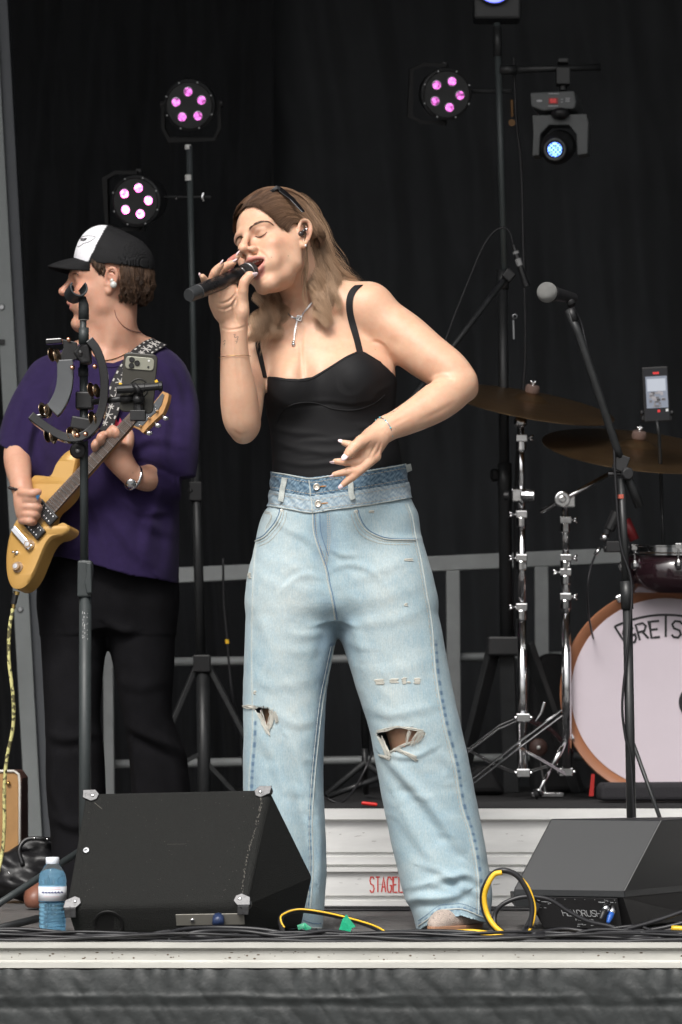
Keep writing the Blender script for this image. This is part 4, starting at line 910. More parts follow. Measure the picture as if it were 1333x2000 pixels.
for pts in ([(559, 933), (556, 950), (553, 968), (552, 980)], [(682, 926), (684, 945), (687, 965), (690, 977)], [(793, 908), (797, 925), (803, 945), (808, 958)]):
    q, nn = drape([tuple(a) for a in smoothcurve(pts, 4)], bb2, .004)
    q2, n2 = drape([tuple(a) for a in smoothcurve(pts, 4)], bb1, .005)
    mb = MB(); L_ = list(smoothcurve(pts, 4)); Q = []
    for a in L_:
        c = [drape([tuple(a)], bb, .0055) for bb in (bb1, bb2)]; c = [z[0][0] for z in c if len(z[0])]
        if c: Q.append(min(c, key=lambda z: z[1]))
    mb.ribbon(sm3(Q), (.05, -1, .1), .0125, .0022); lo = mb.build('belt_loop', pale, jeans, bevel=.0006)
for (px, py), bv in (((619, 951), bb1), ((622, 984), bb2)):
    q, nn = drape([(px, py)], bv, .0)
    mb = MB(); mb.lathe([(.0076, -.001), (.0082, .0015), (.0076, .003), (.006, .0034), (.0055, .0026), (.002, .0026), (0, .003)], q[0], (-.1, -1, .05), 20); mb.build('button', mat('button_metal', (.62, .56, .48), .3, .9), jeans, smooth=True)
    mb = MB(); mb.tube([q[0]+V3(.008, -.0005, .001), q[0]+V3(.014, -.001, .0015), q[0]+V3(.022, -.001, .002)], .0011, 6); mb.build('buttonhole', mat('orange_thread', (.5, .22, .06), .8), jeans)
for px, py in ((551, 998), (696, 999)):
    q, nn = drape([(px, py)], jb, 0); mb = MB(); mb.lathe([(.0042, -.001), (.0042, .0012), (.003, .0016), (.0012, .0012), (0, .001)], q[0], (0, -1, 0), 14); mb.build('rivet', mat('rivet_metal', (.7, .66, .58), .35, .8), jeans, smooth=True)
# frayed threads round the tears, small worn patches
def threads(name, items, seed, nper=9, rad=.00055):
    R = np.random.default_rng(seed); mb = MB()
    for a, b, jw_ in items:
        for k in range(nper):
            u, w = np.array(a)+R.normal(0, jw_, 2), np.array(b)+R.normal(0, jw_, 2); m_ = (u+w)/2+R.normal(0, jw_*.8, 2)
            q, nn = drape([tuple(z) for z in smoothcurve([u, m_, w], 5)], jb, .001+R.uniform(0, .0025))
            if len(q) > 2: mb.tube(sm3(q), rad*R.uniform(.7, 1.5), 4)
    return mb.build(name, M['thread_white'], jeans)
threads('frayed_threads', [((508, 1392), (523, 1424), 2.2), ((530, 1388), (530, 1418), 2.6), ((535, 1390), (524, 1426), 2.6), ((474, 1380), (498, 1382), 2), ((512, 1412), (526, 1434), 1.8), ((536, 1392), (541, 1410), 2)], 3, 12)
threads('frayed_threads', [((744, 1440), (757, 1474), 2.), ((750, 1448), (762, 1476), 2.), ((740, 1428), (775, 1420), 1.6), ((775, 1419), (826, 1427), 1.6), ((822, 1430), (806, 1452), 3.), ((800, 1428), (795, 1452), 1.4), ((770, 1464), (812, 1478), 1.4), ((778, 1462), (815, 1484), 1.4), ((826, 1430), (816, 1448), 2), ((744, 1476), (762, 1482), 2), ((800, 1450), (764, 1468), 1.5)], 4, 12)
def patch(poly, name='worn_patch'):
    R = np.random.default_rng(int(poly[0][0])); mb = MB(); (x0, y0), (x1, y1) = poly; k = max(4, int((y1-y0)/1.3))
    for i in range(k):
        y = y0+(y1-y0)*(i+.5)/k; e = R.uniform(-2, 2); q, nn = drape([(x0+e, y+R.uniform(-.5, .5)), ((x0+x1)/2, y), (x1+e*.5+R.uniform(-1, 2), y+R.uniform(-.7, .7))], jb, .0006+R.uniform(0, .0006))
        if len(q) == 3: mb.tube(q, .00105, 4)
    return mb.build(name, M['thread_white'], jeans)
for pl in (((734, 1326), (750, 1337)), ((763, 1325), (778, 1334)), ((786, 1323), (793, 1336)), ((809, 1324), (820, 1336)), ((796, 1331), (802, 1334)), ((790, 1091), (806, 1096)), ((790, 1178), (796, 1184)), ((722, 997), (731, 1001)), ((497, 1349), (500, 1356)), ((486, 1118), (490, 1130))): patch(pl)
# hem
for s, y0 in (([(818, 1812), (835, 1800), (858, 1783), (880, 1780), (905, 1780), (938, 1793), (950, 1797)], 0),):
    seam([(x, y-4) for x, y in s], jb, 'hem_edge', pale, .004, .0005); seam([(x, y-14) for x, y in s], jb, 'stitching', dk, .0016, dash=True)
seam([(590, 1806), (610, 1812), (628, 1813)], jb, 'hem_edge', pale, .004, .0005); seam([(592, 1797), (610, 1803), (628, 1804)], jb, 'stitching', dk, .0016, dash=True)

# boots
def boot(cx, cy, tx, ty, name):
    """heel centre and toe tip on the deck"""
    a = np.array([cx, cy, 0.]); b = np.array([tx, ty, 0.]); u = nrm(b-a); Fb = Field(np.minimum(a, b)-.06, np.maximum(a, b)+[.06, .06, .14], .0025)
    L_ = np.linalg.norm(b-a); p = lambda t, z: a+u*L_*t+V3(0, 0, z)
    Fb.add(limb([[*p(.06, .034), .028], [*p(.35, .032), .031], [*p(.62, .026), .033], [*p(.82, .020), .027], [*p(.93, .016), .018]]), 0)
    Fb.add(limb([[*p(.10, .045), .030], [*p(.14, .10), .032]]), .02)
    Fb.clip(lambda X, Y, Z: .012-Z+0*X+0*Y)
    v, f = Fb.mesh(); up_ = mesh_obj(name, v, f, mat('glitter_suede', (.46, .38, .33), .55, .2, .6, .45, 420, bump=.9, bscale=420), singer, smooth=True)
    mb = MB(); n = 28; w = np.cross(u, (0, 0, 1)); pts = []
    for k in range(n):
        t = 2*math.pi*k/n; ca, sa = math.cos(t), math.sin(t); l = .5+.53*ca; wd = (.030+.014*math.exp(-((l-.65)/.25)**2))*abs(sa)**.8*(1 if sa > 0 else -1); pts.append(a+u*L_*l+w*wd)
    mb.prism([q+V3(0, 0, .002) for q in pts], (0, 0, .012)); mb.build('sole', mat('tan_sole', (.32, .17, .10), .5, noise=.15), up_, bevel=.002)
    mb = MB(); mb.tube([p(.0, .03)-w*.02, p(.5, .015)-w*.045], .001, 4)
    R = np.random.default_rng(2); mb = MB(); idx = R.choice(len(v), 260, replace=False)
    for i in idx:
        if v[i, 1] < cy+.02 and v[i, 2] < .09: mb.ball(v[i], R.uniform(.0009, .0018), 6)
    if mb.v: g_ = mb.build('sequins', mat('sequin', (.75, .68, .62), .25, .7), up_); g_['kind'] = 'stuff'
    return up_
q0 = P(925, 1800, .07); q1 = P(846, 1820, -.125)
boot(P(935, 1800, 0)[0], .03, P(842, 1800, 0)[0]+.0, -.135, 'boot')
boot(P(590, 1800, 0)[0], .10, P(545, 1800, 0)[0], -.08, 'boot')
BH = bvh_of(V, Fc)
def nails(chains, parent, bvhp=None, n='nail', frac=1.0, mt=None):
    for rows, nd in chains:
        a, b = P(*rows[-2][:3]), P(*rows[-1][:3]); u = nrm(b-a); r_ = LN(rows[-1][3], rows[-1][2]); nd = nrm(nd); nd = nrm(nd-u*np.dot(nd, u)); w = np.cross(u, nd)
        c = b+u*r_*.75+nd*r_*.62
        mb = MB(); mb.ball(c, (r_*1.35, r_*.80, r_*.28), 12, R=np.stack([u, w, nd], 1)); mb.build(n, mt or M['nail'], parent, smooth=True)
nails(LH, body); nails(RH, body)
# eyelashes, brows, teeth
hair_dark = mat('brow_hair', (.085, .045, .030), .7)
def face_tubes(lines, r, name, mt, parent, off=.0006, n=5):
    mb = MB()
    for L_ in lines:
        q, nn = drape([tuple(a) for a in smoothcurve(L_, n)], BH, off)
        if len(q) > 2:
            rr = [r*k for k in np.interp(np.linspace(0, 1, len(q)), [0, .5, 1], [.5, 1, .35])]; mb.tube(sm3(q, 1), rr, 5)
    return mb.build(name, mt, parent, smooth=True)
face_tubes([[(499, 461.5), (504, 463), (510, 462), (516, 458.5), (522, 453)]], .0015, 'eyelashes', hair_dark, body, .0008)
face_tubes([[(463, 486.5), (466, 488), (468, 486)]], .0011, 'eyelashes', hair_dark, body, .0008)
R = np.random.default_rng(5); lines = []
bn = smoothcurve([(487, 448), (498, 438.5), (513, 433), (524, 433.5), (532, 438)], 12)
for k in range(95):
    t = R.uniform(0, 1); i = int(t*(len(bn)-2)); c = bn[i]; d = bn[i+1]-bn[i]; d = d/np.linalg.norm(d); w = np.interp(t, [0, .2, .6, 1], [1.9, 2.1, 1.4, .3]); c = c+np.array([0, 1])*R.uniform(-w, w); L_ = R.uniform(4, 7)
    lines.append([c, c+d*L_*.5+np.array([0, -1])*(1-t)*1.0, c+d*L_])
face_tubes(lines, .00065, 'eyebrow', hair_dark, body, .0005, 2)
lines = []; bf = smoothcurve([(461, 473), (463, 467), (468, 463), (474, 463)], 8)
for k in range(50):
    t = R.uniform(0, 1); i = int(t*(len(bf)-2)); c = bf[i]+np.array([0, 1])*R.uniform(-1.8, 1.8); d = bf[i+1]-bf[i]; d = d/np.linalg.norm(d); lines.append([c, c+d*2, c+d*3.5])
face_tubes(lines, .0006, 'eyebrow', hair_dark, body, .0005, 2)
mb = MB()
for k in range(-4, 5): mb.ball(HS.p(k*.0052, .0915-abs(k)**2*.00085, -.0490), (.0028, .0024, .0036), 8, R=HS.R)
mb.build('teeth', mat('teeth', (.72, .69, .62), .3), body, smooth=True)

# hair
def hpush(c, E=((0, -.018, .045), (.0765, .0945, .0865))):
    q = (c-HS.T)@HS.R/HS.s; d = (q-np.array(E[0]))/np.array(E[1]); k = np.linalg.norm(d, axis=1); m = (k < 1) & (q[:, 2] > -.035)
    q[m] = np.array(E[0])+(d[m]/k[m, None])*np.array(E[1])*(1+.01*np.random.default_rng(1).random(m.sum()))[:, None]
    return HS.T+HS.s*(q@HS.R.T)
lp = lambda x, y, z, s=.004: (*HS.p(x, y, z), s); wp = lambda px, py, Y, s=.010: (*P(px, py, Y), s)
Bt = [[wp(603, 470, -.045), wp(610, 515, -.045), wp(612, 555, -.055), wp(620, 595, -.065), wp(628, 622, -.070)],
      [wp(607, 468, -.035), wp(618, 510, -.03), wp(622, 555, -.045), wp(628, 600, -.062), wp(640, 634, -.075)],
      [wp(612, 462, -.02), wp(626, 505, -.01), wp(636, 550, -.03), wp(638, 590, -.055), wp(643, 618, -.065)],
      [wp(614, 455, .0), wp(634, 498, .01), wp(648, 535, .01), wp(655, 560, .0), wp(664, 582, -.01)],
      [wp(617, 450, .01, .008), wp(638, 495, .03, .008), wp(658, 530, .04, .008), wp(690, 551, .045, .006), wp(722, 562, .06, .005)],
      [wp(617, 440, .02, .007), wp(640, 488, .04, .008), wp(662, 525, .05, .007), wp(694, 550, .06, .006), wp(730, 566, .08, .005)],
      [wp(615, 430, .03, .007), wp(638, 480, .05, .008), wp(658, 518, .06, .007), wp(690, 548, .07, .006), wp(725, 570, .10, .005)]]
near = [[(.069, .036, .006), (.074, .02, .026), (.0775, .0, .030), (.077, -.030, .010)], [(.060, .066, .045), (.074, .030, .055), (.080, -.012, .045), (.078, -.042, .010)],
        [(.046, .077, .070), (.070, .038, .082), (.081, -.018, .065), (.079, -.052, .010)], [(.026, .082, .088), (.058, .038, .108), (.079, -.025, .082), (.078, -.062, .012)],
        [(.004, .082, .096), (.042, .032, .127), (.072, -.035, .102), (.075, -.075, .016)], [(-.014, .060, .112), (.028, .004, .135), (.062, -.050, .112), (.066, -.086, .02)],
        [(-.016, .022, .129), (.022, -.03, .136), (.050, -.078, .108), (.055, -.10, .02)]]
near = [[lp(*p) for p in g] for g in near]
g1 = [n_+b_ for n_, b_ in zip(near, Bt)]
far = [[lp(-x, y, z) for x, y, z in g] for g in [[(.052, .072, .058), (.073, .03, .05), (.079, -.02, .035), (.078, -.045, -.02)], [(.030, .083, .083), (.062, .038, .100), (.079, -.022, .075), (.079, -.055, -.02)], [(.004, .082, .096), (.048, .032, .124), (.074, -.03, .1), (.075, -.075, -.02)], [(-.004, .06, .116), (.034, .004, .138), (.062, -.05, .112), (.066, -.09, -.02)]]]
Ct = [[wp(510, 585, -.01), wp(512, 610, -.045), wp(503, 640, -.065), wp(486, 668, -.085)], [wp(530, 580, -.01), wp(530, 612, -.05), wp(520, 640, -.062), wp(508, 662, -.075)], [wp(545, 590, .0), wp(545, 615, -.04), wp(537, 636, -.055), wp(524, 655, -.065)], [wp(562, 600, .0), wp(556, 620, -.03), wp(548, 640, -.05), wp(540, 655, -.06)]]
g2 = [f_+c_ for f_, c_ in zip(far, Ct)]
cD, cL, tip = (.060, .030, .018), (.19, .108, .064), (.56, .37, .235)
# scalp layer under the strands
Hf = Field(HS.T-.16, HS.T+.16, .003)
Hf.add(HS.ell((0, -.019, .045), (.0755, .0935, .0855)), 0); Hf.add(HS.ell((0, -.045, .0), (.066, .060, .070)), .03)
hv, hf = Hf.mesh(); ql = HS.loc(hv[hf].mean(1)); xx_, yy_, zz_ = ql.T; ax = np.abs(xx_)
hl = np.interp(zz_, [-.06, -.01, .004, .016, .03, .05, .075, .095, .11], [-.035, -.03, .020, .040, .053, .064, .072, .078, .2])
hk = (yy_ < hl-.010-.004*np.sin(xx_*300)) & ~((zz_ < .016) & (yy_ > -.055) & (yy_ < .012)) & ~((zz_ < .0) & (yy_ > -.055)) & ~((zz_ < -.01) & (xx_ > .01))
M['scalp_hair'] = mat('scalp_hair', (.07, .036, .021), .55, 0, .4, .35, 120, stretch=(1, 1, .3), bump=.3, bscale=200)
hair = mesh_obj('hair', hv, hf[hk], M['scalp_hair'], singer, smooth=True)
def hair_set(name, g, n, seed, r=.00052, wave=.0095, cl=20): return strands(name, g, n, M['hair'], hair, .008, r, 38, (cD, cL), wave, .078, seed, tip, hpush, clumps=cl)
hair_set('long_strands', g1, 6500, 1, cl=26); hair_set('long_strands', g1, 700, 11, cl=0, wave=.004); hair_set('long_strands', g2, 3000, 2, cl=14)
# short fill strands on the crown
cr = [[lp(*a) for a in g] for g in [[(.058, .066, .045), (.074, .02, .05), (.080, -.03, .035), (.074, -.07, -.01)], [(.03, .082, .088), (.06, .03, .115), (.076, -.04, .09), (.068, -.088, .02)], [(-.005, .080, .100), (.02, .02, .139), (.045, -.06, .125), (.045, -.1, .04)], [(-.02, .080, .098), (-.02, .02, .139), (-.02, -.06, .13), (-.01, -.112, .04)], [(-.04, .076, .082), (-.06, .02, .115), (-.066, -.05, .09), (-.06, -.09, .02)]]]
strands('crown_strands', cr, 3600, M['hair'], hair, .003, .00045, 18, (cD, cL), .0012, .1, 3, None, hpush)
# fine short hairs soften the hairline
hf_ = [[lp(*a) for a in g] for g in [[(.066, .050, .012), (.072, .030, .028), (.078, .004, .042)], [(.060, .064, .034), (.070, .040, .048), (.078, .010, .056)], [(.050, .075, .058), (.064, .050, .074), (.076, .012, .078)], [(.030, .083, .080), (.050, .056, .100), (.068, .010, .106)], [(.004, .085, .090), (.030, .060, .114), (.050, .010, .126)], [(-.030, .083, .080), (-.046, .056, .100), (-.06, .01, .11)]]]
strands('hairline', hf_, 1100, M['hair'], hair, .0035, .00038, 12, (cD, cL), .001, .1, 13, None, hpush)
fly = [[wp(575, 378, -.05, .006), wp(610, 398, -.02, .009), wp(640, 450, .0, .012), (*P(672, 520, .03), .016)], [wp(612, 440, -.02, .008), wp(640, 500, .0, .012), wp(664, 540, .0, .014), wp(712, 556, .04, .014)], [wp(606, 520, -.05, .010), wp(620, 570, -.06, .012), wp(632, 610, -.07, .014), wp(640, 650, -.085, .012)]]
strands('flyaway_hairs', fly, 90, M['hair'], hair, .006, .00032, 20, (cL, tip), .004, .09, 14, tip)
strands('flyaway_hairs', [[wp(520, 600, -.04, .008), wp(510, 630, -.06, .010), wp(492, 660, -.08, .012), wp(476, 680, -.09, .012)], [wp(545, 600, -.03, .008), wp(540, 640, -.06, .010), wp(528, 665, -.07, .012), wp(520, 690, -.085, .010)]], 70, M['hair'], hair, .006, .00032, 18, (cL, tip), .005, .07, 15, tip)
# loose wisp by the ear and cheek
strands('loose_wisp', [[wp(592, 440, -.10, .001), wp(597, 480, -.105, .002), wp(594, 520, -.09, .003), wp(590, 560, -.08, .003), wp(593, 592, -.075, .003)], [wp(596, 440, -.095, .001), wp(602, 490, -.10, .002), wp(600, 540, -.085, .003), wp(598, 580, -.08, .003), wp(603, 606, -.08, .003)]], 26, M['hair'], hair, .002, .0006, 16, (cD, cL), .003, .07, 6, tip)
strands('loose_wisp', [[wp(560, 383, -.04, .001), wp(590, 378, -.02, .004), wp(618, 405, .0, .006), wp(645, 460, .02, .007)], [wp(580, 386, -.0, .001), wp(612, 400, .02, .004), wp(638, 450, .03, .006), wp(665, 510, .05, .007)]], 30, M['hair'], hair, .004, .0004, 16, (cL, tip), .002, .07, 8, None)

# sunglasses pushed up into the hair
sg = mat('glossy_acetate', (.006, .006, .007), .12, 0, .6)
mb = MB(); A0, A1 = P(545, 369, -.085), P(593, 415, -.128)
mb.ribbon([A0, A0*.5+A1*.5+V3(.001, 0, .004), A1], nrm((.4, -1, .3)), [.013, .011, .008], .0035)
gl = mb.build('sunglasses', sg, hair, bevel=.0008)
mb = MB(); mb.ribbon([P(515, 389, -.085), P(524, 380, -.088), P(534, 372, -.090), P(541, 367, -.090), P(548, 370, -.088)], nrm((.2, -1, .2)), [.004, .006, .008, .009, .010], .005); mb.build('lens_frame', sg, gl, bevel=.0015)
# in-ear monitor and stud
e = HS.p(.080, .001, .0); mb = MB(); mb.ball(HS.p(.0795, .004, .000), (.0065, .0075, .0065), 14, R=HS.R); mb.tube([HS.p(.082, .003, .002), HS.p(.086, .000, .006), HS.p(.088, -.008, .009)], .0035, 10)
iem = mb.build('in_ear_monitor', mat('smoked_plastic', (.03, .022, .022), .15, coat=.5), singer, smooth=True)
mb = MB(); mb.ball(HS.p(.0885, -.005, .0085), (.004, .0022, .004), 12, R=HS.R); mb.build('cap', M['chrome'], iem, smooth=True)
mb = MB(); mb.ball(HS.p(.080, -.002, -.028), .0030, 10); mb.build('earring', mat('crystal', (.9, .9, .92), .08, .6), singer, smooth=True)
# necklace: box chain, square pendant and drop
silver = mat('silver', (.66, .66, .66), .22, 1.0)
def chain(pts, step, r, name, par, mt, bvh=BH, off=.0018):
    q, nn = drape([tuple(a) for a in smoothcurve(pts, 12)], bvh, off); q = sm3(q, 1); dl = np.r_[0, np.cumsum(np.linalg.norm(np.diff(q, axis=0), axis=1))]; mb = MB()
    k = 0
    for t in np.arange(0, dl[-1], step):
        c = np.array([np.interp(t, dl, q[:, i]) for i in range(3)]); c2 = np.array([np.interp(min(t+step, dl[-1]), dl, q[:, i]) for i in range(3)]); u = nrm(c2-c+1e-9); k += 1
        mb.box(c, (r*(2 if k % 2 else 1.3), step*.8, r*(1.3 if k % 2 else 2)), np.stack([nrm(np.cross(u, (0, -1, 0))), u, nrm(np.cross(np.cross(u, (0, -1, 0)), u))], 1))
    return mb.build(name, mt, par)
nc = chain([(618, 577), (612, 588), (603, 600), (595, 610), (588, 619), (580, 622), (570, 619), (562, 612), (558, 604), (557, 596)], .0026, .0019, 'necklace', singer, silver)
pq, pn = drape([(584, 622)], BH, .003); 
mb = MB(); a = pq[0]; rr = rotm((0, 1, 0), 12)
for sx, sz, w, hh in ((0, 1, .013, .003), (0, -1, .013, .003), (1, 0, .003, .013), (-1, 0, .003, .013)): mb.box(a+rr@V3(sx*.005, 0, sz*.005), (w, .0025+.0004*abs(sx), hh), rr)
mb.box(a, (.003, .002, .008), rotm((0, 1, 0), 40)); mb.build('pendant', silver, nc, bevel=.0006)
chain([(580, 629), (578, 640), (576, 654), (575, 666)], .0026, .0019, 'drop_chain', nc, silver)
pq, pn = drape([(574.5, 673)], BH, .003); mb = MB(); mb.lathe([(.0, -.006), (.0042, -.004), (.0045, .0), (.0030, .002), (.0036, .003), (.0036, .006), (.001, .007)], pq[0], (0, 0, 1), 14); mb.build('drop', silver, nc, smooth=True)
# bracelets, tattoos
mb = MB(); ax_ = nrm(P(785, 824, -.13)-P(748, 842, -.16)); c = P(750, 839, -.155)
ang = np.linspace(0, 2*math.pi, 37); u_ = nrm(np.cross(ax_, (0, -1, 0))); w_ = np.cross(ax_, u_)
mb.tube([c+.0285*(math.cos(t)*u_+.95*math.sin(t)*w_) for t in ang], .0016, 8, False); br = mb.build('bracelet', silver, singer, smooth=True)
mb = MB()
for t in range(0, 36, 4): mb.ball(c+.0292*(math.cos(ang[t])*u_+.95*math.sin(ang[t])*w_), .0024, 8)
mb.build('bead', mat('turquoise_bead', (.12, .42, .5), .3), br, smooth=True)
mb = MB(); c = P(459, 697, -.2035); mb.tube([c+V3(.0355*math.cos(t), .034*math.sin(t), .002*math.cos(t)) for t in ang], .0006, 5, False); mb.build('bracelet', M['gold'], singer, smooth=True)
ink = mat('tattoo_ink', (.09, .075, .075), .6)
face_tubes([[(456, 654), (460, 653), (458, 659), (463, 658)], [(460, 660), (466, 657), (463, 665), (468, 662)], [(459, 666), (464, 667), (461, 671)], [(436, 668), (440, 664), (440, 670)], [(436, 674), (440, 670), (438, 677)]], .0007, 'tattoo', ink, body, -.0001, 4)
face_tubes([[(765, 806), (768, 802), (770, 805), (773, 801)], [(774, 801), (777, 798), (779, 801)]], .0005, 'tattoo', ink, body, -.0001, 4)

# the microphone in her hand
mA, mB_ = P(491, 528, -.165), P(369, 577, -.345); ax_ = nrm(mB_-mA); L_ = np.linalg.norm(mB_-mA)
mic = thing('microphone', 'black handheld wireless microphone held up to the singing woman\'s mouth', 'microphone', mA)
body_m = mat('mic_body', (.012, .012, .013), .28, 0, .5, rnoise=.08, noise=.2, nscale=30)
mb = MB(); mb.lathe([(0, -.014), (.008, -.0125), (.014, -.008), (.0185, -.001), (.0200, .006), (.0203, .014)], mA, ax_, 32); mb.lathe([(.0203, .0165), (.0202, .024), (.0190, .034), (.0175, .040)], mA, ax_, 32)
gmat = mat('mic_grille', (.035, .035, .035), .5, .5); t_ = gmat.node_tree; b_ = t_.nodes['Principled BSDF']; vo = t_.nodes.new('ShaderNodeTexVoronoi'); vo.inputs['Scale'].default_value = 900; tc_ = t_.nodes.new('ShaderNodeTexCoord'); t_.links.new(tc_.outputs['Object'], vo.inputs['Vector']); bp_ = t_.nodes.new('ShaderNodeBump'); bp_.inputs['Distance'].default_value = .002; t_.links.new(vo.outputs['Distance'], bp_.inputs['Height']); t_.links.new(bp_.outputs[0], b_.inputs['Normal'])
mb.build('grille', gmat, mic, smooth=True)
mb = MB(); mb.lathe([(.0203, .0138), (.0210, .0145), (.0210, .0162), (.0203, .0168)], mA, ax_, 32); mb.build('grille_ring', M['steel'], mic, smooth=True)
mb = MB(); mb.lathe([(.0175, .0395), (.0185, .042), (.0182, .07), (.0172, .11), (.0165, L_-.038), (.0165, L_-.037)], mA, ax_, 32); mb.build('handle', body_m, mic, auto=40) 
mb = MB(); mb.lathe([(.0187, .0415), (.0192, .0425), (.0192, .0445), (.0186, .0455)], mA, ax_, 32); mb.build('collar_ring', mat('dark_chrome', (.2, .2, .2), .2, .9), mic, smooth=True)
mb = MB(); mb.lathe([(.0165, L_-.037), (.0172, L_-.036), (.0172, L_-.034), (.0160, L_-.033), (.0152, L_-.006), (.0148, L_-.003), (.0138, L_), (0, L_)], mA, ax_, 32); mb.build('tail_cap', mat('tail_cap', (.03, .032, .034), .45), mic, auto=35)
# ------------------------------------------------------------------ the guitarist
GY = .92
SK2 = (.52, .30, .215)
HG = Frame(-88, 3, 4, P(212, 557, GY), .98)
man = thing('person', 'guitarist in white fronted trucker cap, purple t-shirt and black trousers looking to the side', 'person', P(190, 1790, GY+.05))
G = Field(P(-10, 1060, GY)-V3(.04, .36, 0), P(400, 430, GY)+V3(.02, .20, 0), .0032)
head_sdf(G, HG, mouth=.0, male=True, ears=(1,))
T = lambda px, py, y, r=None: S(px, py, GY+y) if r is None else (*P(px, py, GY+y), LN(r, GY+y))
G.add(limb([T(222, 720, .03, 60), T(222, 680, .015, 50), T(220, 640, .0, 47), T(222, 600, .005, 46), T(224, 570, .0, 44)]), .03)
G.add(limb([T(150, 690, .03, 22), T(190, 690, .03, 28), T(235, 680, .03, 30), T(290, 685, .04, 26)]), .04)
G.add(limb([T(182, 648, -.020, 14), T(184, 672, -.03, 13), T(196, 704, -.035, 12)]), .02)          # throat
G.add(limb([T(232, 590, -.035, 9), T(222, 640, -.04, 11), T(208, 700, -.045, 9)]), .015)           # neck muscle
G.add(limb([T(200, 720, -.03, 30), T(230, 730, -.02, 34)]), .03)
# his right arm, picking
G.add(limb([T(80, 760, .03, 30), T(48, 830, .0, 29), T(35, 885, -.05, 27), T(37, 918, -.10, 25), T(42, 948, -.14, 19)]), .015)
G.add(limb([T(42, 948, -.14, 19), T(46, 966, -.155, 20), T(50, 985, -.165, 22), T(50, 1002, -.165, 19)]), .012)
for i, (y, x1, r_) in enumerate(((976, 73, 9.2), (991, 75, 9.4), (1005, 72, 9), (1018, 66, 8.2))):
    G.add(limb([T(40+i, y-2, -.168, r_), T(54, y-1, -.188, r_), T(x1-4, y, -.19, r_*.95), T(x1, y+2, -.175, r_*.85), T(x1-8, y+3, -.165, r_*.8)]), .003)
G.add(limb([T(44, 962, -.18, 10), T(58, 964, -.195, 9), T(68, 963, -.198, 8.2), T(76, 961, -.195, 6.5)]), .004)
# his left arm, fretting
G.add(limb([T(335, 770, .03, 30), T(342, 850, .0, 28), T(332, 900, -.03, 27), T(312, 925, -.07, 27), T(288, 934, -.11, 25.5), T(264, 931, -.14, 20)]), .02)
G.add(limb([T(258, 930, -.145, 20), T(244, 912, -.155, 24), T(228, 890, -.16, 27), T(214, 872, -.155, 24)]), .012)
fr = [[(222, 862, -.175, 10), (219, 852, -.205, 9.6), (216, 843, -.215, 9), (224, 838, -.200, 8)], [(226, 872, -.180, 10), (230, 856, -.21, 9.6), (226, 843, -.222, 9), (220, 836, -.21, 7.5)],
      [(204, 872, -.175, 10), (198, 862, -.21, 9.6), (197, 854, -.22, 9), (204, 848, -.21, 8)], [(196, 884, -.17, 9.5), (188, 876, -.20, 9), (186, 868, -.215, 8.5), (191, 862, -.21, 7)]]
for f_ in fr: G.add(limb([T(q[0], q[1], q[2], q[3]*.86) for q in f_], 5), .003)
G.add(limb([T(240, 895, -.17, 12), T(250, 870, -.15, 11), T(252, 850, -.14, 10), T(247, 838, -.135, 8)]), .008)
gv, gf = G.mesh(); gcol = head_paint(gv, HG, SK2, .0, True); gb = mesh_obj('body', gv, gf, M['skin'], man, smooth=True); set_col(gb, gcol)
GB = bvh_of(gv, gf)
def dr2(pts, bvh, off=.002, n=5):
    return drape([tuple(a) for a in smoothcurve(pts, n)], bvh, off)
# brow, eye
R = np.random.default_rng(8); mb = MB(); bn = smoothcurve([(137, 533), (144, 524), (152, 522), (160, 527)], 8)
for k in range(110):
    t = R.uniform(0, 1); i = int(t*(len(bn)-2)); c = bn[i]+np.array([0, 1])*R.uniform(-2.2, 2.2); d = bn[i+1]-bn[i]; d /= np.linalg.norm(d); q, n_ = drape([tuple(c), tuple(c+d*2.5), tuple(c+d*5)], GB, .0006)
    if len(q) == 3: mb.tube(q, .0007, 4)
mb.build('eyebrow', mat('brow_hair_b', (.13, .075, .04), .7), gb)
mb = MB(); q, n_ = dr2([(143, 535), (149, 534), (154, 537)], GB, .0006)
if len(q) > 2: mb.tube(q, .0013, 5)
mb.build('eyelashes', hair_dark, gb)
# hair below the cap: short curls
M['curly'] = mat('curly_hair', (1, 1, 1), .5, 0, .4, vcol=True)
def gl_(x, y, z, sp=.003): return (*HG.p(x, y, z), sp)
gh = []
for a in (8, 22, 40, 60, 80, 100, 120, 140, 158, 172):
    ca, sa = math.cos(R_(a)), math.sin(R_(a)); f = lambda k, z, dy=0: gl_(.074*k*ca, -.020-.093*k*sa+dy, z)
    gh.append([f(1.0, .062), f(1.05, .035), f(1.06, .005), f(.97, -.028), f(.80, -.052)])
(cD2, cL2) = ((.025, .014, .009), (.115, .066, .040))
hair2 = strands('hair', gh, 4200, M['curly'], man, .0042, .00055, 14, (cD2, cL2), .0042, .034, 31, None, None, clumps=44)
sb_ = [[gl_(.0745, .010, .060), gl_(.0775, .008, .040), gl_(.0765, .006, .020)], [gl_(.073, .026, .060), gl_(.075, .024, .040), gl_(.0735, .018, .016)], [gl_(.069, .042, .060), gl_(.0715, .038, .048), gl_(.071, .032, .032)]]
strands('sideburn', sb_, 800, M['curly'], hair2, .003, .00045, 10, (cD2, cL2), .0025, .03, 32, None, None, clumps=12)
bh_ = [[gl_(.070, -.040, .050), gl_(.078, -.046, .02), gl_(.074, -.050, -.020), gl_(.062, -.055, -.048)], [gl_(.066, -.060, .05), gl_(.073, -.066, .02), gl_(.068, -.068, -.02), gl_(.056, -.068, -.052)]]
strands('nape_hair', bh_, 1300, M['curly'], hair2, .004, .0005, 12, (cD2, cL2), .003, .03, 33, None, None, clumps=14)
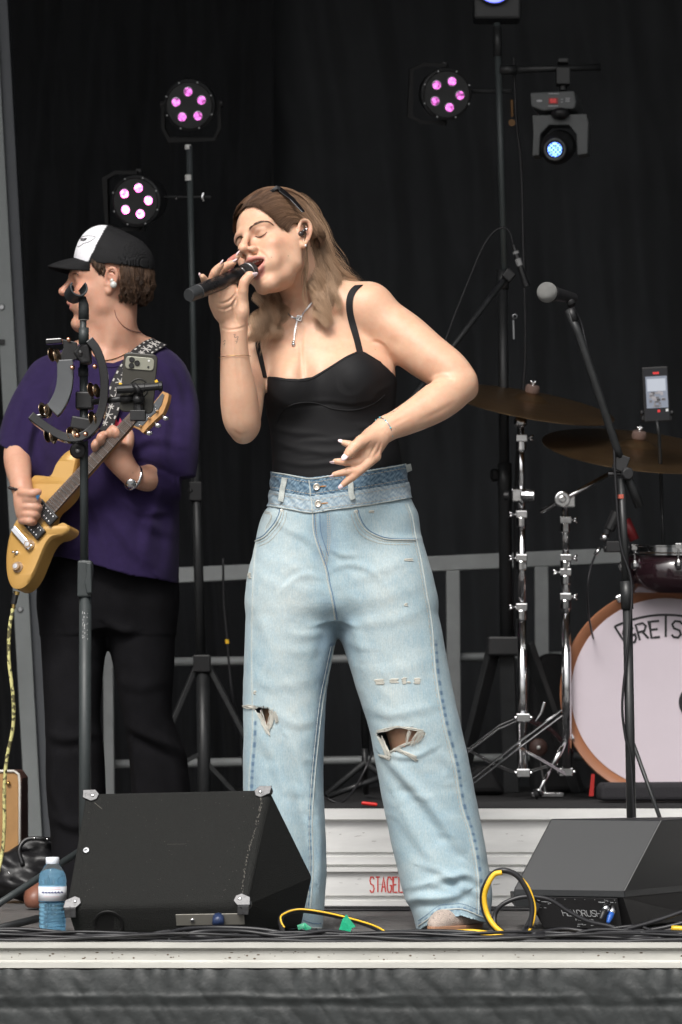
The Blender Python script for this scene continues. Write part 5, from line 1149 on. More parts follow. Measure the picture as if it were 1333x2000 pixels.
# cap
capR = HG.R; cc = (0, -.018, .052)
Cf = Field(HG.T-.22, HG.T+.22, .003); Cf.add(HG.ell((0, -.022, .048), (.083, .099, .087)), 0); Cf.add(HG.ell((0, .014, .072), (.068, .070, .083)), .03)
tilt = 0.06
Cf.cut(HG.ell((0, -.022, .046), (.080, .095, .083)), .001)
Nf = HG.d(0, -.10, 1); c0 = HG.p(0, 0, .046); Cf.clip(lambda X, Y, Z: -((X-c0[0])*Nf[0]+(Y-c0[1])*Nf[1]+(Z-c0[2])*Nf[2]))
cv, cf = Cf.mesh(); q = HG.loc(cv); wht = (q[:, 1] > .046-.50*(q[:, 2]-.06)) & (q[:, 2] > .055)
M['cap'] = mat('cap_cloth', (1, 1, 1), .8, 0, .3, .1, 60, bump=.4, bscale=500, vcol=True)
cap = mesh_obj('cap', cv, cf, M['cap'], man, smooth=True); set_col(cap, np.where(wht[:, None], np.array([.78, .78, .82]), np.array([.011, .011, .012])))
mb = MB(); nb_ = 15; top_, bot_ = [], []
for k in range(nb_):
    u = -1+2*k/(nb_-1); top_.append(u)
vs, fs = [], []
for i in range(9):
    t = i/8
    for u in top_:
        x = u*(.070-.006*t); y = .062*math.sqrt(max(0, 1-(u*.9)**2))+.018+t*.075*math.sqrt(max(.0, 1-abs(u)**2.6)); z = .070-.020*u*u-.006*t-.014*t*t*(1-0*u)
        vs.append(HG.p(x, y, z))
k_ = nb_
fs = [[i*k_+j, i*k_+j+1, (i+1)*k_+j+1, (i+1)*k_+j] for i in range(8) for j in range(k_-1)]
mb.raw(vs, fs, (.010, .010, .011)); br = mb.build('brim', M['cap'], cap, smooth=True, col=True); s_ = br.modifiers.new('t', 'SOLIDIFY'); s_.thickness = .004; s_.offset = 0
cb = bvh_of(cv, cf); lk = mat('print_ink', (.05, .05, .055), .6)
mb = MB()
for L_ in ([(160, 463), (172, 461), (187, 463), (176, 472), (164, 476), (155, 482), (150, 480)], [(158, 466), (164, 467), (170, 466)], [(159, 469), (164, 470), (169, 468)]):
    q, n_ = dr2(L_, cb, .0008, 4)
    if len(q) > 1: mb.tube(q, .0007 if len(L_) > 3 else .0016, 4)
mb.build('cap_print', lk, cap)
# earbud and its wire, gold chain
mb = MB(); mb.ball(P(222, 556, GY-.085), (.009, .007, .009), 14); mb.ball(P(219, 548, GY-.084), (.005, .005, .006), 10); mb.build('in_ear_monitor', mat('clear_plastic', (.55, .55, .52), .2, coat=.5), man, smooth=True)
mb = MB(); q, n_ = dr2([(224, 605), (228, 620), (240, 636), (256, 645), (275, 650)], GB, .001); mb.tube(q, .0009, 5) if len(q) > 2 else 0; mb.build('wire', mat('wire', (.2, .09, .07), .5), man)
mb = MB(); q, n_ = dr2([(184, 696), (196, 703), (210, 704), (230, 699), (252, 688)], GB, .0015); mb.tube(q, .0011, 5) if len(q) > 2 else 0; mb.build('gold_chain', M['gold'], man)
mb = MB(); c = P(40, 962, GY-.148)
for k in range(26): a = 2*math.pi*k/26; mb.ball(c+V3(.027*math.cos(a), .026*math.sin(a), -.008*math.cos(a)+.004), .0042, 8)
mb.build('bead_bracelet', mat('dark_bead', (.03, .02, .018), .35), man, smooth=True)
mb = MB(); ax_ = nrm(P(288, 938, GY-.11)-P(250, 920, GY-.15)); c = P(260, 933, GY-.142); u_ = nrm(np.cross(ax_, (0, -1, 0))); w_ = np.cross(ax_, u_)
mb.tube([c+.0315*math.cos(t)*u_+.0315*math.sin(t)*w_ for t in np.linspace(0, 2*math.pi, 30)], .0038, 6, False); wa = mb.build('watch', M['chrome'], man, smooth=True)
mb = MB(); wp_ = c+.029*nrm(-u_*.8+V3(0, -.8, 0)); mb.lathe([(0, 0), (.012, 0), (.0135, .003), (.012, .006), (0, .0065)], P(257, 944, GY-.172), (-.1, -1, -.5), 20); mb.build('watch_face', M['chrome'], wa, smooth=True)
mb = MB(); mb.prism([P(68, 966, GY-.205), P(79, 967, GY-.205), P(74, 977, GY-.205)], (0, .0012, 0)); mb.build('pick', mat('blue_pick', (.02, .10, .22), .3), man)

# t-shirt
TS = Field(P(-20, 1150, GY)-V3(.05, .24, 0), P(400, 630, GY)+V3(.04, .24, 0), .0038)
def rw(rows): return [(P(0, py, GY+yc)[2], P(xl, py, GY+yc)[0], P(xr, py, GY+yc)[0], GY+yc, b) for py, xl, xr, yc, b in rows]
TS.add(column(rw([(680, 140, 300, .035, .07), (700, 100, 335, .035, .095), (740, 74, 352, .03, .12), (800, 66, 352, .02, .135), (880, 66, 350, .02, .14), (960, 78, 350, .02, .14), (1040, 92, 350, .02, .145), (1100, 104, 350, .02, .15), (1165, 110, 348, .02, .15)]), 2.3), 0)
TS.add(limb([T(150, 715, .03, 34), T(225, 708, .04, 36), T(310, 712, .04, 36)]), .04)
TS.add(limb([T(100, 745, .03, 50), T(68, 800, .01, 50), T(46, 850, -.01, 46), T(36, 925, -.04, 45)]), .03)
TS.add(limb([T(325, 750, .03, 50), T(336, 800, .02, 53), T(334, 870, -.04, 55), T(326, 925, -.06, 57)]), .03)
hemL = lambda X, Y, Z: 0
def clipT(X, Y, Z):
    zz0 = P(0, 1, GY)[2]; k = F_PX/(CAM_D+GY)
    px = 666.5+X*k; py = HOR-(Z-CAM_H)*k
    low = np.interp(px, [-20, 4, 62, 70, 120, 180, 260, 346, 352, 356, 388, 420], [868, 872, 908, 1090, 1090, 1104, 1128, 1140, 1140, 938, 934, 930])
    nkl = np.interp(px, [120, 150, 176, 186, 200, 225, 250, 272, 290, 330], [600, 640, 672, 700, 712, 714, 704, 680, 655, 640])+np.clip((Y-GY-.0)*900, -10, 0)*0
    return np.maximum((py-low)/k, (nkl-py)/k)
TS.clip(clipT)
t2v, t2f = TS.mesh(); t2n = normals(t2v, t2f)
def fold2(v, n, poly, amp, w, asym=0.):
    q = np.array([P(x, y, GY)[[0, 2]] for x, y in smoothcurve(poly, 5)]); d, s, al = seg_dist(v[:, 0], v[:, 2], q); w = LN(w, GY)
    env = np.sin(np.clip(al*.94+.03, 0, 1)*math.pi)**.6*np.clip(-n[:, 1]+.3, 0, 1)
    v += n*(amp/1000*env*(np.exp(-(d/w)**2)*(1-abs(asym))+asym*s*(d/w)*np.exp(-(d/w)**2)*2.2))[:, None]
for a in (([(62, 900), (70, 850), (95, 800)], 9, 12, .8), ([(345, 935), (330, 880), (335, 820), (320, 770)], 9, 14, .8), ([(200, 1000), (230, 1040), (260, 1080), (300, 1120)], 8, 16, .7), ([(310, 960), (290, 1020), (280, 1090)], 7, 14, .6), ([(340, 960), (330, 1050), (325, 1130)], 6, 14, .6),
          ([(230, 960), (250, 1000), (300, 1040), (340, 1050)], 6, 14, .6), ([(140, 940), (165, 1000), (160, 1080)], 6, 14, .6), ([(110, 780), (140, 850), (150, 900)], 6, 16, .6), ([(280, 730), (300, 780), (290, 840)], 5, 14, .6), ([(355, 720), (372, 790), (370, 860)], 5, 12, .6), ([(50, 770), (35, 820), (28, 870)], 5, 12, .6), ([(260, 890), (300, 870), (350, 880)], 7, 12, .7), ([(180, 740), (215, 750), (250, 738)], 4, 12, .5), ([(255, 905), (290, 912), (330, 928), (372, 945)], -9, 7, 0), ([(160, 780), (185, 860), (230, 930)], 7, 12, .7), ([(170, 960), (200, 1040), (215, 1110)], 7, 13, .7), ([(300, 700), (335, 740), (352, 800)], 5, 10, .6), ([(120, 720), (105, 780), (110, 840)], 6, 12, .6), ([(245, 985), (285, 1010), (340, 1005)], 6, 10, .7)): fold2(t2v, t2n, *a)
tee_m = mat('purple_cotton', (.022, .014, .050), .95, 0, .1, .2, 30, bump=.3, bscale=500, sheen=.05)
c = t2v[t2f].mean(1); fnn = normals(t2v, t2f)[t2f].mean(1); kp = ~((fnn[:, 2] < -.8) & (c[:, 2] < P(0, 860, GY)[2]) & ((c[:, 2] < P(0, 1060, GY)[2]) | (c[:, 0] < P(70, 0, GY)[0])))
tee = mesh_obj('t_shirt', t2v, t2f[kp], tee_m, man, smooth=True); s_ = tee.modifiers.new('t', 'SOLIDIFY'); s_.thickness = .0025; s_.offset = -1
TB = bvh_of(t2v, t2f)
mb = MB(); q, n_ = drape([tuple(a) for a in smoothcurve([(180, 697), (190, 709), (205, 716), (226, 717), (250, 708), (270, 688), (279, 668)], 5)], TB, .0005); mb.tube(sm3(q), .0022, 6); mb.build('collar', tee_m, tee)
def drape_any(pts, bvs, off):
    Q = []
    for a in pts:
        c = [drape([tuple(a)], bb, off) for bb in bvs]; c = [z[0][0] for z in c if len(z[0])]
        if c: Q.append(min(c, key=lambda z: z[1]))
    return Q
for k in range(5):
    mb = MB(); x = 205+k*7; q = drape_any([(x, 842-k*3), (x+2, 826-k*1.5), (x+5, 838-k*2)], [TB], .001)
    if len(q) > 1: mb.ribbon(q, (0, -1, 0), .006, .0006)
    mb.build('chest_print', mat('print_red' if k % 2 else 'print_pink', (.45, .02, .05) if k % 2 else (.5, .05, .12), .7), tee)
# trousers and shoes
PT = Field(P(50, 1760, GY)-V3(.03, .20, .12), P(400, 1080, GY)+V3(.02, .22, .03), .005)
PT.add(column(rw([(1080, 95, 340, .03, .115), (1130, 80, 344, .03, .12), (1180, 77, 346, .03, .12), (1230, 90, 335, .03, .10)]), 2.3), 0)
PT.add(column(rw([(1130, 82, 215, .03, .10), (1200, 78, 212, .03, .10), (1300, 83, 203, .025, .092), (1400, 88, 196, .015, .085), (1460, 90, 203, .015, .085), (1540, 90, 207, .03, .085), (1640, 100, 208, .04, .085), (1760, 105, 206, .04, .085), (1800, 106, 206, .04, .085)]), 2.3), .03)
PT.add(column(rw([(1130, 205, 344, .03, .10), (1200, 208, 343, .03, .10), (1300, 222, 341, .03, .092), (1390, 240, 336, .03, .085), (1440, 247, 352, .04, .085), (1500, 254, 368, .05, .085), (1600, 258, 374, .06, .085), (1760, 262, 376, .06, .085), (1800, 262, 376, .06, .085)]), 2.3), .03)
pv, pf_ = PT.mesh(); pn_ = normals(pv, pf_)
for a in (([(208, 1220), (240, 1240), (270, 1235)], 8, 12, .7), ([(250, 1425), (290, 1445), (340, 1470), (370, 1500)], 12, 14, .8), ([(95, 1440), (130, 1450), (190, 1440)], 8, 14, .7), ([(110, 1480), (100, 1540), (120, 1600)], 8, 14, .6), ([(260, 1450), (262, 1520), (280, 1600)], 7, 14, .6), ([(120, 1200), (150, 1260), (180, 1280)], 5, 16, .5), ([(100, 1600), (150, 1620), (200, 1600)], 8, 14, .6), ([(330, 1480), (345, 1540), (340, 1600)], 7, 14, .6), ([(230, 1330), (270, 1350), (320, 1340)], 5, 14, .5)): fold2(pv, pn_, *a)
mesh_obj('trousers', pv, pf_, mat('black_twill', (.0075, .0073, .0085), .95, 0, .1, .3, 20, bump=.3, bscale=400), man, smooth=True)
def shoe(a, b, mt, par):
    a, b = np.array(a), np.array(b); u = nrm(b-a); L_ = np.linalg.norm(b-a); F2_ = Field(np.minimum(a, b)-.06, np.maximum(a, b)+[.06, .06, .13], .004); p = lambda t, z: a+u*L_*t+V3(0, 0, z)
    F2_.add(limb([[*p(.08, .045), .036], [*p(.4, .045), .038], [*p(.7, .034), .040], [*p(.93, .026), .028]]), 0); F2_.clip(lambda X, Y, Z: .006-Z+0*X+0*Y); v, f = F2_.mesh()
    return mesh_obj('shoe', v, f, mt, par, smooth=True)
sm_ = mat('brown_leather', (.17, .07, .045), .4, noise=.2, nscale=20)
shoe(P(110, 1780, GY+.06)*[1, 1, 0], P(66, 1780, GY-.05)*[1, 1, 0], sm_, man); shoe(P(320, 1780, GY+.1)*[1, 1, 0], P(296, 1780, GY-.10)*[1, 1, 0], sm_, man)

# electric guitar
GO = P(75, 1040, GY-.165); GN = nrm((-.42, -.88, .20))
def onp(px, py, off=0.):
    o = np.array(cam.location); d = nrm(P(px, py, 0)-o); t = np.dot(GO+GN*off-o, GN)/np.dot(d, GN); return o+d*t
gt = thing('electric_guitar', 'gold electric guitar with dark pickups held by the man in purple', 'electric guitar', onp(75, 1040))
outl = [(141, 876), (124, 888), (113, 903), (106, 920), (97, 930), (82, 929), (68, 929), (60, 940), (60, 960), (52, 985), (36, 1010), (22, 1038), (15, 1068), (13, 1100), (16, 1128), (24, 1146), (37, 1150), (52, 1143), (66, 1124), (78, 1096), (90, 1068), (103, 1052), (120, 1047), (134, 1038), (136, 1028), (127, 1024), (113, 1030), (101, 1026), (98, 1010), (104, 996), (118, 984), (133, 968), (142, 948), (147, 925), (151, 905), (155, 885), (150, 876)]
oc = smoothcurve(outl+[outl[0]], 4)[:-1]
gold = mat('gold_lacquer', (.50, .29, .085), .34, .15, .5, .06, 10, coat=.35)
mb = MB(); fr_ = [onp(x, y) for x, y in oc]; cen_ = np.mean(fr_, 0); ins = [cen_+(p-cen_)*.93+GN*.006 for p in fr_]; bk = [p-GN*.048 for p in fr_]; n = len(fr_)
mid1 = [p-GN*.004 for p in fr_]
from mathutils.geometry import tessellate_polygon
vs = ins+fr_+mid1+bk; tri = tessellate_polygon([[Vector((float(x), float(-y), 0)) for x, y in oc]])
fs = [[i, (i+1) % n, n+(i+1) % n, n+i] for i in range(n)]+[[n+i, n+(i+1) % n, 2*n+(i+1) % n, 2*n+i] for i in range(n)]+[[2*n+i, 2*n+(i+1) % n, 3*n+(i+1) % n, 3*n+i] for i in range(n)]
fs += [list(t_) for t_ in tri]+[[3*n+q for q in t_][::-1] for t_ in tri]
mb.raw(vs, fs); mb.build('guitar_body', gold, gt, auto=50)
nk0, nk1 = (98, 992), (262, 812)
dx, dy = nk1[0]-nk0[0], nk1[1]-nk0[1]; LL = math.hypot(dx, dy); ux, uy = dx/LL, dy/LL; vx, vy = -uy, ux
def npt(t, s, off): return onp(nk0[0]+ux*LL*t+vx*s, nk0[1]+uy*LL*t+vy*s, off)
mb = MB(); mb.prism([npt(0, -13, .014), npt(0, 13, .014), npt(1, 10, .014), npt(1, -10, .014)], -GN*.006); mb.build('fretboard', mat('rosewood', (.10, .07, .055), .5, noise=.3, nscale=60), gt)
mb = MB(); mb.prism([npt(.1, -12, .0078), npt(.1, 12, .0078), npt(1, 9, .0078), npt(1, -9, .0078)], -GN*.018); mb.build('neck', mat('maple', (.40, .20, .08), .4, noise=.15, nscale=20, stretch=(1, 1, .2)), gt, bevel=.004)
for k in range(22):
    t = 1-(2**(-k/12.)-.27)/.73*1.0; t = (2**(-k/12.)-2**(-21/12.))/(1-2**(-21/12.)); w = 13-3*t
    mb = MB(); mb.tube([npt(t, -w, .0145), npt(t, w, .0145)], .0011, 5); mb.build('fret', M['steel'], gt)
for k in range(6):
    mb = MB(); s0 = -8+k*3.2; mb.tube([npt(-.28, s0, .016), npt(1.04, s0*.75, .018)], .0005, 4); mb.build('string', M['steel'], gt)
for t in (-.05, -.20):
    mb = MB(); c1 = npt(t, 0, .011); A_ = nrm(npt(t+.1, 0, .011)-c1); B_ = nrm(np.cross(GN, A_)); mb.box(c1, (.032, .075, .010), np.stack([A_, B_, GN], 1)); pk = mb.build('pickup', M['black_plastic'], gt, bevel=.003)
    for j in range(2):
        mb = MB()
        for k in range(6): mb.lathe([(.0022, 0), (.0022, .001), (0, .0014)], c1+A_*(.008*(2*j-1))+B_*(.0105*(k-2.5))+GN*.0052, GN, 8)
        mb.build('pole_screw', M['chrome'], pk)
c1 = npt(-.33, 0, .012); mb = MB(); mb.box(c1, (.016, .078, .012), np.stack([A_, B_, GN], 1)); mb.build('bridge', M['chrome'], gt, bevel=.002)
km = mat('clear_knob', (.35, .24, .15), .2, .2, coat=.5)
for px, py in ((59, 1065), (36, 1108)):
    mb = MB(); mb.lathe([(.0145, 0), (.0145, .003), (.0105, .006), (.0098, .014), (0, .0145)], onp(px, py, .005), GN, 14); kb = mb.build('knob', km, gt, auto=30)
    mb = MB(); mb.lathe([(.006, 0), (.006, .0008), (0, .001)], onp(px, py, .005)+GN*.0146, GN, 12); mb.build('knob_cap', M['chrome'], kb)
mb = MB(); a_ = onp(34, 1080, .004); mb.lathe([(.006, 0), (.006, .004), (.002, .005)], a_, GN, 12); mb.tube([a_, a_+GN*.012+V3(-.006, 0, 0)], [.002, .003], 8); mb.build('toggle_switch', M['chrome'], gt, smooth=True)
hd = [(258, 833), (262, 818), (284, 800), (300, 787), (312, 772), (318, 764), (330, 769), (328, 783), (322, 800), (318, 808), (302, 822), (290, 834), (280, 846), (270, 838)]
mb = MB(); mb.prism([onp(x, y, .008) for x, y in hd], -GN*.016); hs_ = mb.build('headstock', mat('maple_edge', (.42, .22, .08), .4, noise=.15, nscale=20), gt, bevel=.001)
mb = MB(); mb.prism([onp(x, y, .0102) for x, y in [(260, 830), (264, 818), (285, 801), (301, 788), (312, 774), (318, 768), (321, 772), (316, 790), (308, 802), (292, 816), (280, 830), (272, 834)]], -GN*.0018); mb.build('face', mat('headstock_face', (.06, .065, .07), .3, coat=.3), hs_)
for i, (px, py) in enumerate(((268, 820), (284, 806), (300, 792), (276, 832), (293, 817), (308, 803))):
    mb = MB(); q = onp(px, py, .0104); mb.lathe([(.0035, 0), (.003, .004), (.0022, .009), (.0030, .011), (0, .0115)], q, GN, 10)
    o_ = onp(px+(-16 if i < 3 else 16), py+(-16 if i < 3 else 14), -.002)
    if i >= 3: mb.tube([q-GN*.012, o_], .0022, 6); mb.ball(o_, (.009, .004, .006), 8)
    mb.build('tuner', M['chrome'], gt, smooth=True)
# strap with a pale snowflake print
sp = [(312, 668), (300, 676), (285, 686), (268, 700), (250, 722), (236, 748), (224, 780), (212, 812), (200, 842)]
Q = sm3(drape_any([tuple(a) for a in smoothcurve(sp, 4)], [TB, GB], .006), 3)
mb = MB(); mb.ribbon(Q, nrm((-.15, -1, .25)), .046, .002); st = mb.build('guitar_strap', mat('strap_web', (.014, .013, .014), .8, bump=.3, bscale=300), gt)
mb = MB(); L_ = len(Q)
for i in range(1, L_-1, 2):
    c = Q[i]+nrm((-.15, -1, .25))*.0027; t_ = nrm(Q[i+1]-Q[i-1]); b_ = nrm(np.cross((-.15, -1, .25), t_))
    for k in range(3):
        a = k*math.pi/3; d = (t_*math.cos(a)+b_*math.sin(a))*(.013 if (i//2) % 2 else .008); mb.ribbon([c-d, c+d], nrm((-.15, -1, .25)), .0022, .0002+.0002*k)
    for s in (-1, 1): mb.ribbon([c+b_*s*.019-t_*.004, c+b_*s*.019+t_*.004], nrm((-.15, -1, .25)), .004, .0003)
mb.build('woven_print', mat('strap_print', (.42, .40, .38), .8), st)
# yellow flecked lead running from the guitar to the floor
j0 = onp(32, 1156, -.02)
mb = MB(); mb.tube([j0, P(31, 1163, GY-.15)], .0055, 10); mb.tube([P(31, 1160, GY-.15), P(27, 1180, GY-.15)], .0075, 10); 
gc = thing('guitar_cable', 'yellow and black flecked instrument cable hanging from the gold guitar to the floor', 'cable', P(10, 1700, GY-.1))
mb.build('plug', M['black_plastic'], gc); mb = MB(); mb.tube([P(27, 1178, GY-.15), P(26, 1188, GY-.15)], .0058, 10); mb.tube([P(33, 1155, GY-.15), P(32, 1162, GY-.15)], .0078, 10); mb.build('ferrule', M['gold'], gc)
cm = mat('woven_yellow', (.36, .34, .10), .7); t_ = cm.node_tree; b_ = t_.nodes['Principled BSDF']; vo = t_.nodes.new('ShaderNodeTexVoronoi'); vo.inputs['Scale'].default_value = 130; tc_ = t_.nodes.new('ShaderNodeTexCoord'); cr_ = t_.nodes.new('ShaderNodeValToRGB'); t_.links.new(tc_.outputs['Object'], vo.inputs['Vector']); t_.links.new(vo.outputs['Color'], cr_.inputs[0]); cr_.color_ramp.elements[0].color = (.10, .09, .04, 1); cr_.color_ramp.elements[0].position = .3; cr_.color_ramp.elements[1].color = (.55, .52, .22, 1); cr_.color_ramp.elements[1].position = .5; t_.links.new(cr_.outputs[0], b_.inputs['Base Color'])
mb = MB(); mb.tube(curveP([(26, 1186, GY-.15), (19, 1230, GY-.15), (18, 1290, GY-.15), (26, 1360, GY-.15), (26, 1420, GY-.14), (14, 1480, GY-.13), (9, 1540, GY-.12), (9, 1610, GY-.11), (4, 1670, GY-.1), (-12, 1740, GY-.12)], 8), .0047, 8); mb.build('lead', cm, gc, smooth=True)
# ================================================================== lights, stands, drums and the rest
def par_light(label, px, py, Y, rad, turn, up, bright, group, rot=0):
    """round spotlight with five lenses; turn/up: the way it points, degrees"""
    c = P(px, py, Y); t = thing('stage_light', label, 'stage light', c, group); R0 = LN(rad, Y)
    d = np.array(rotm((0, 0, 1), turn)@rotm((1, 0, 0), -up)@V3(0, -1, 0)); u = nrm(np.cross(d, (0, 0, 1))); w = np.cross(u, d)
    mb = MB(); mb.lathe([(R0*.93, .0), (R0, .004), (R0, .03), (R0*.94, .034), (R0*.90, .10), (R0*.62, .13), (0, .13)], c-d*.0, -d, 36); mb.build('housing', M['black_metal'], t, auto=35)
    mb = MB(); mb.lathe([(R0*.93, .001), (R0*.90, -.003), (R0*.86, .006), (0, .006)], c, -d, 36); mb.build('face_plate', mat('lamp_face', (.010, .0098, .0105), .5), t, auto=30)
    for k in range(5):
        a = R_(rot+72*k); q = c+(u*math.cos(a)+w*math.sin(a))*R0*.53-d*.004; rr = R0*.20
        mb = MB(); mb.lathe([(rr, .0), (rr*1.02, .004), (rr*.95, .006), (rr*.70, .004)], q, d, 20); ln = mb.build('lens', mat('lens_rim', (.35, .33, .4), .15, .8), t, smooth=True)
        e = bright; mb = MB(); mb.ball(q+d*.003, (rr*.88, rr*.88, rr*.35), 14, R=np.stack([u, w, d], 1)); m_ = mat('led_glow', (.3, .1, .3), .2, emit=(1., .13, .55) if bright > 2 else (.75, .14, .60), estr=e)
        t_ = m_.node_tree; vo = t_.nodes.new('ShaderNodeTexVoronoi'); vo.inputs['Scale'].default_value = 95; tc_ = t_.nodes.new('ShaderNodeTexCoord'); t_.links.new(tc_.outputs['Object'], vo.inputs['Vector']); rm = t_.nodes.new('ShaderNodeMapRange'); rm.inputs['From Max'].default_value = .8; rm.inputs['To Min'].default_value = e*2.2; rm.inputs['To Max'].default_value = e*.12; t_.links.new(vo.outputs['Distance'], rm.inputs[0]); t_.links.new(rm.outputs[0], t_.nodes['Principled BSDF'].inputs['Emission Strength'])
        mb.build('glass', m_, ln, smooth=True)
    for k in range(8):
        a = R_(22+45*k); mb = MB(); mb.lathe([(.003, 0), (.0025, .002), (0, .0022)], c+(u*math.cos(a)+w*math.sin(a))*R0*.95+d*.002, d, 8); mb.build('screw', M['steel'], t)
    return t, c, d, u, w, R0
LG_ = 'five lens stage lights'
def yoke(t, c, u, w, d, R0, side):
    mb = MB(); s = side
    pts = [c+u*s*R0*1.10-d*.05, c+u*s*R0*1.12-d*.05-w*R0*.9, c-d*.05-w*R0*1.35+u*s*R0*.9, c-d*.05-w*R0*1.35-u*s*R0*.9, c-u*s*R0*1.12-d*.05-w*R0*.9, c-u*s*R0*1.10-d*.05]
    mb.ribbon(pts, w*0+nrm(u*.01+d), .010, .02); mb.build('yoke', mat('yoke_black', (.006, .006, .0065), .7), t)
    for q in (c+u*R0*1.12-d*.05, c-u*R0*1.12-d*.05): mb = MB(); mb.lathe([(.010, -.008), (.012, 0), (.010, .008)], q, u, 10); mb.build('knob', M['black_plastic'], t)
sy = 2.2
t_, c, d, u, w, R0 = par_light('dimly lit pink stage light on top of the left tripod stand', 370, 206, sy, 50, -6, -12, 1.3, LG_, 15); yoke(t_, c, u, w, d, R0, 1)
t_, c, d, u, w, R0 = par_light('bright magenta stage light above the guitarist\'s cap', 265, 393, sy-.05, 50, -14, -10, 6.5, LG_, 35); yoke(t_, c, w, -u, d, R0, 1)
mb = MB(); mb.tube([P(320, 385, sy), P(412, 385, sy)], .004, 8); mb.build('mounting_bolt', M['black_metal'], t_)
mb = MB(); q = P(395, 385, sy-.01); mb.ball(P(344, 387, sy-.02), .0045, 8); mb.tube([q, q+V3(.004, 0, .012)], [.004, .003], 6); mb.tube([q, q+V3(.005, 0, -.012)], [.004, .003], 6); mb.build('wing_nut', M['chrome'], t_)
t_, c, d, u, w, R0 = par_light('dim pink stage light clamped to the right light stand', 873, 184, sy, 50, 8, -10, 1.3, LG_, 40); yoke(t_, c, w, -u, d, R0, -1)
mb = MB(); mb.tube([P(905, 178, sy+.05), P(1000, 178, sy)], .006, 8); mb.build('mounting_bolt', M['black_metal'], t_)
def pole(mb, pts, r): mb.tube(pts, r, 14)
# left light stand
ls = thing('light_stand', 'black tripod light stand behind and between the two performers', 'light stand', P(398, 1640, sy), 'tripod light stands')
mb = MB(); pole(mb, [P(370, 285, sy), P(383, 900, sy)], LN(6, sy)); mb.build('upper_pole', M['grey_tube'], ls, smooth=True)
mb = MB(); pole(mb, [P(382, 880, sy), P(393, 1290, sy)], LN(9.5, sy)); mb.build('lower_pole', M['black_metal'], ls, smooth=True)
mb = MB(); mb.tube([P(368, 283, sy), P(368, 292, sy)], LN(6.6, sy), 12); mb.tube([P(369, 342, sy), P(369.3, 353, sy)], LN(7.4, sy), 12); mb.build('white_band', M['white_tape'], ls)
mb = MB(); mb.box(P(383, 960, sy), (.036, .04, .055)); mb.tube([P(383, 960, sy), P(370, 958, sy-.02)], .008, 8); mb.build('clamp', M['black_plastic'], ls, bevel=.004)
mb = MB(); mb.box(P(395, 1296, sy), (.050, .05, .05)); mb.build('hub', M['black_plastic'], ls, bevel=.004)
mb = MB(); pole(mb, [P(396, 1300, sy), P(402, 1690, sy)], LN(13, sy)); mb.build('centre_tube', M['black_metal'], ls, smooth=True)
for a, b in (((384, 1300), (280, 1560)), ((408, 1300), (475, 1430)), ((395, 1300), (400, 1700))):
    mb = MB(); ex = ((b[0]-a[0]), (b[1]-a[1])); k = (1745-a[1])/ex[1] if ex[1] else 1; k = min(k, 3.2)
    e_ = P(a[0]+ex[0]*k, a[1]+ex[1]*k, sy+(.35 if a[0] == 395 else -.05)); e_[2] = max(e_[2], .02); mb.bar(P(*a, sy), e_, .024, .014); mb.build('leg', M['black_metal'], ls, bevel=.002)
for a, b in (((300, 1520), (396, 1470)), ((396, 1480), (470, 1560)),): mb = MB(); mb.bar(P(*a, sy), P(*b, sy), .02, .012); mb.build('brace', M['black_metal'], ls)
# hanging cable behind it
mb = MB(); mb.tube(curveP([(436, 1090, sy), (438, 1180, sy), (444, 1245, sy), (448, 1300, sy), (455, 1360, sy), (470, 1430, sy+.05), (480, 1560, sy+.05)]), .0035, 6); lc = thing('power_cable', 'thin black cable with a yellow band hanging beside the left light stand', 'cable', P(470, 1640, sy)); mb.build('wire', M['cable'], lc, smooth=True); mb = MB(); mb.tube([P(444, 1249, sy), P(444.5, 1257, sy)], .0056, 8); mb.build('yellow_band', M['yellow'], lc)
# right light stand
rs_ = thing('light_stand', 'tall black light stand with a side arm behind the cymbals', 'light stand', P(992, 1560, sy), 'tripod light stands')
mb = MB(); pole(mb, [P(971, 45, sy), P(986, 545, sy)], LN(6.3, sy)); mb.build('upper_pole', M['grey_tube'], rs_, smooth=True)
mb = MB(); pole(mb, [P(972, 52, sy), P(972.6, 110, sy)], LN(8.5, sy)); mb.build('top_sleeve', M['black_metal'], rs_, smooth=True)
mb = MB(); pole(mb, [P(982, 545, sy), P(986, 960, sy)], LN(10, sy)); mb.build('middle_pole', M['black_metal'], rs_, smooth=True)
mb = MB(); pole(mb, [P(986, 905, sy), P(986.3, 950, sy), P(986.4, 952, sy), P(990, 1260, sy)], [LN(14, sy), LN(14, sy), LN(13, sy), LN(13, sy)]); mb.build('lower_sleeve', M['black_metal'], rs_, smooth=True); mb = MB(); pole(mb, [P(982, 528, sy), P(982.5, 565, sy)], LN(12, sy)); mb.build('collar', M['black_metal'], rs_, smooth=True)
mb = MB(); q = P(966, 928, sy); mb.lathe([(.016, -.01), (.019, -.005), (.019, .006), (.012, .010)], q, (-1, -.2, 0), 10); mb.tube([q, P(984, 928, sy)], .006, 8); mb.build('knob', M['black_plastic'], rs_)
mb = MB(); mb.tube([P(978, 137, sy), P(1174, 131, sy)], LN(7, sy), 14); mb.tube([P(976, 137, sy), P(1010, 136, sy)], LN(9.5, sy), 14); mb.build('side_arm', M['black_metal'], rs_, smooth=True)
mb = MB(); mb.box(P(990, 1262, sy), (.11, .06, .055)); mb.build('hub', M['black_plastic'], rs_, bevel=.006)
for a, b in (((965, 1265), (895, 1440)), ((990, 1262), (1000, 1540)), ((1030, 1255), (1130, 1500))):
    e_ = P(*b, sy+.1); mb = MB(); mb.bar(P(*a, sy), V3(e_[0], e_[1], RZ+.02), .045, .02); mb.build('leg', M['black_metal'], rs_, bevel=.003)
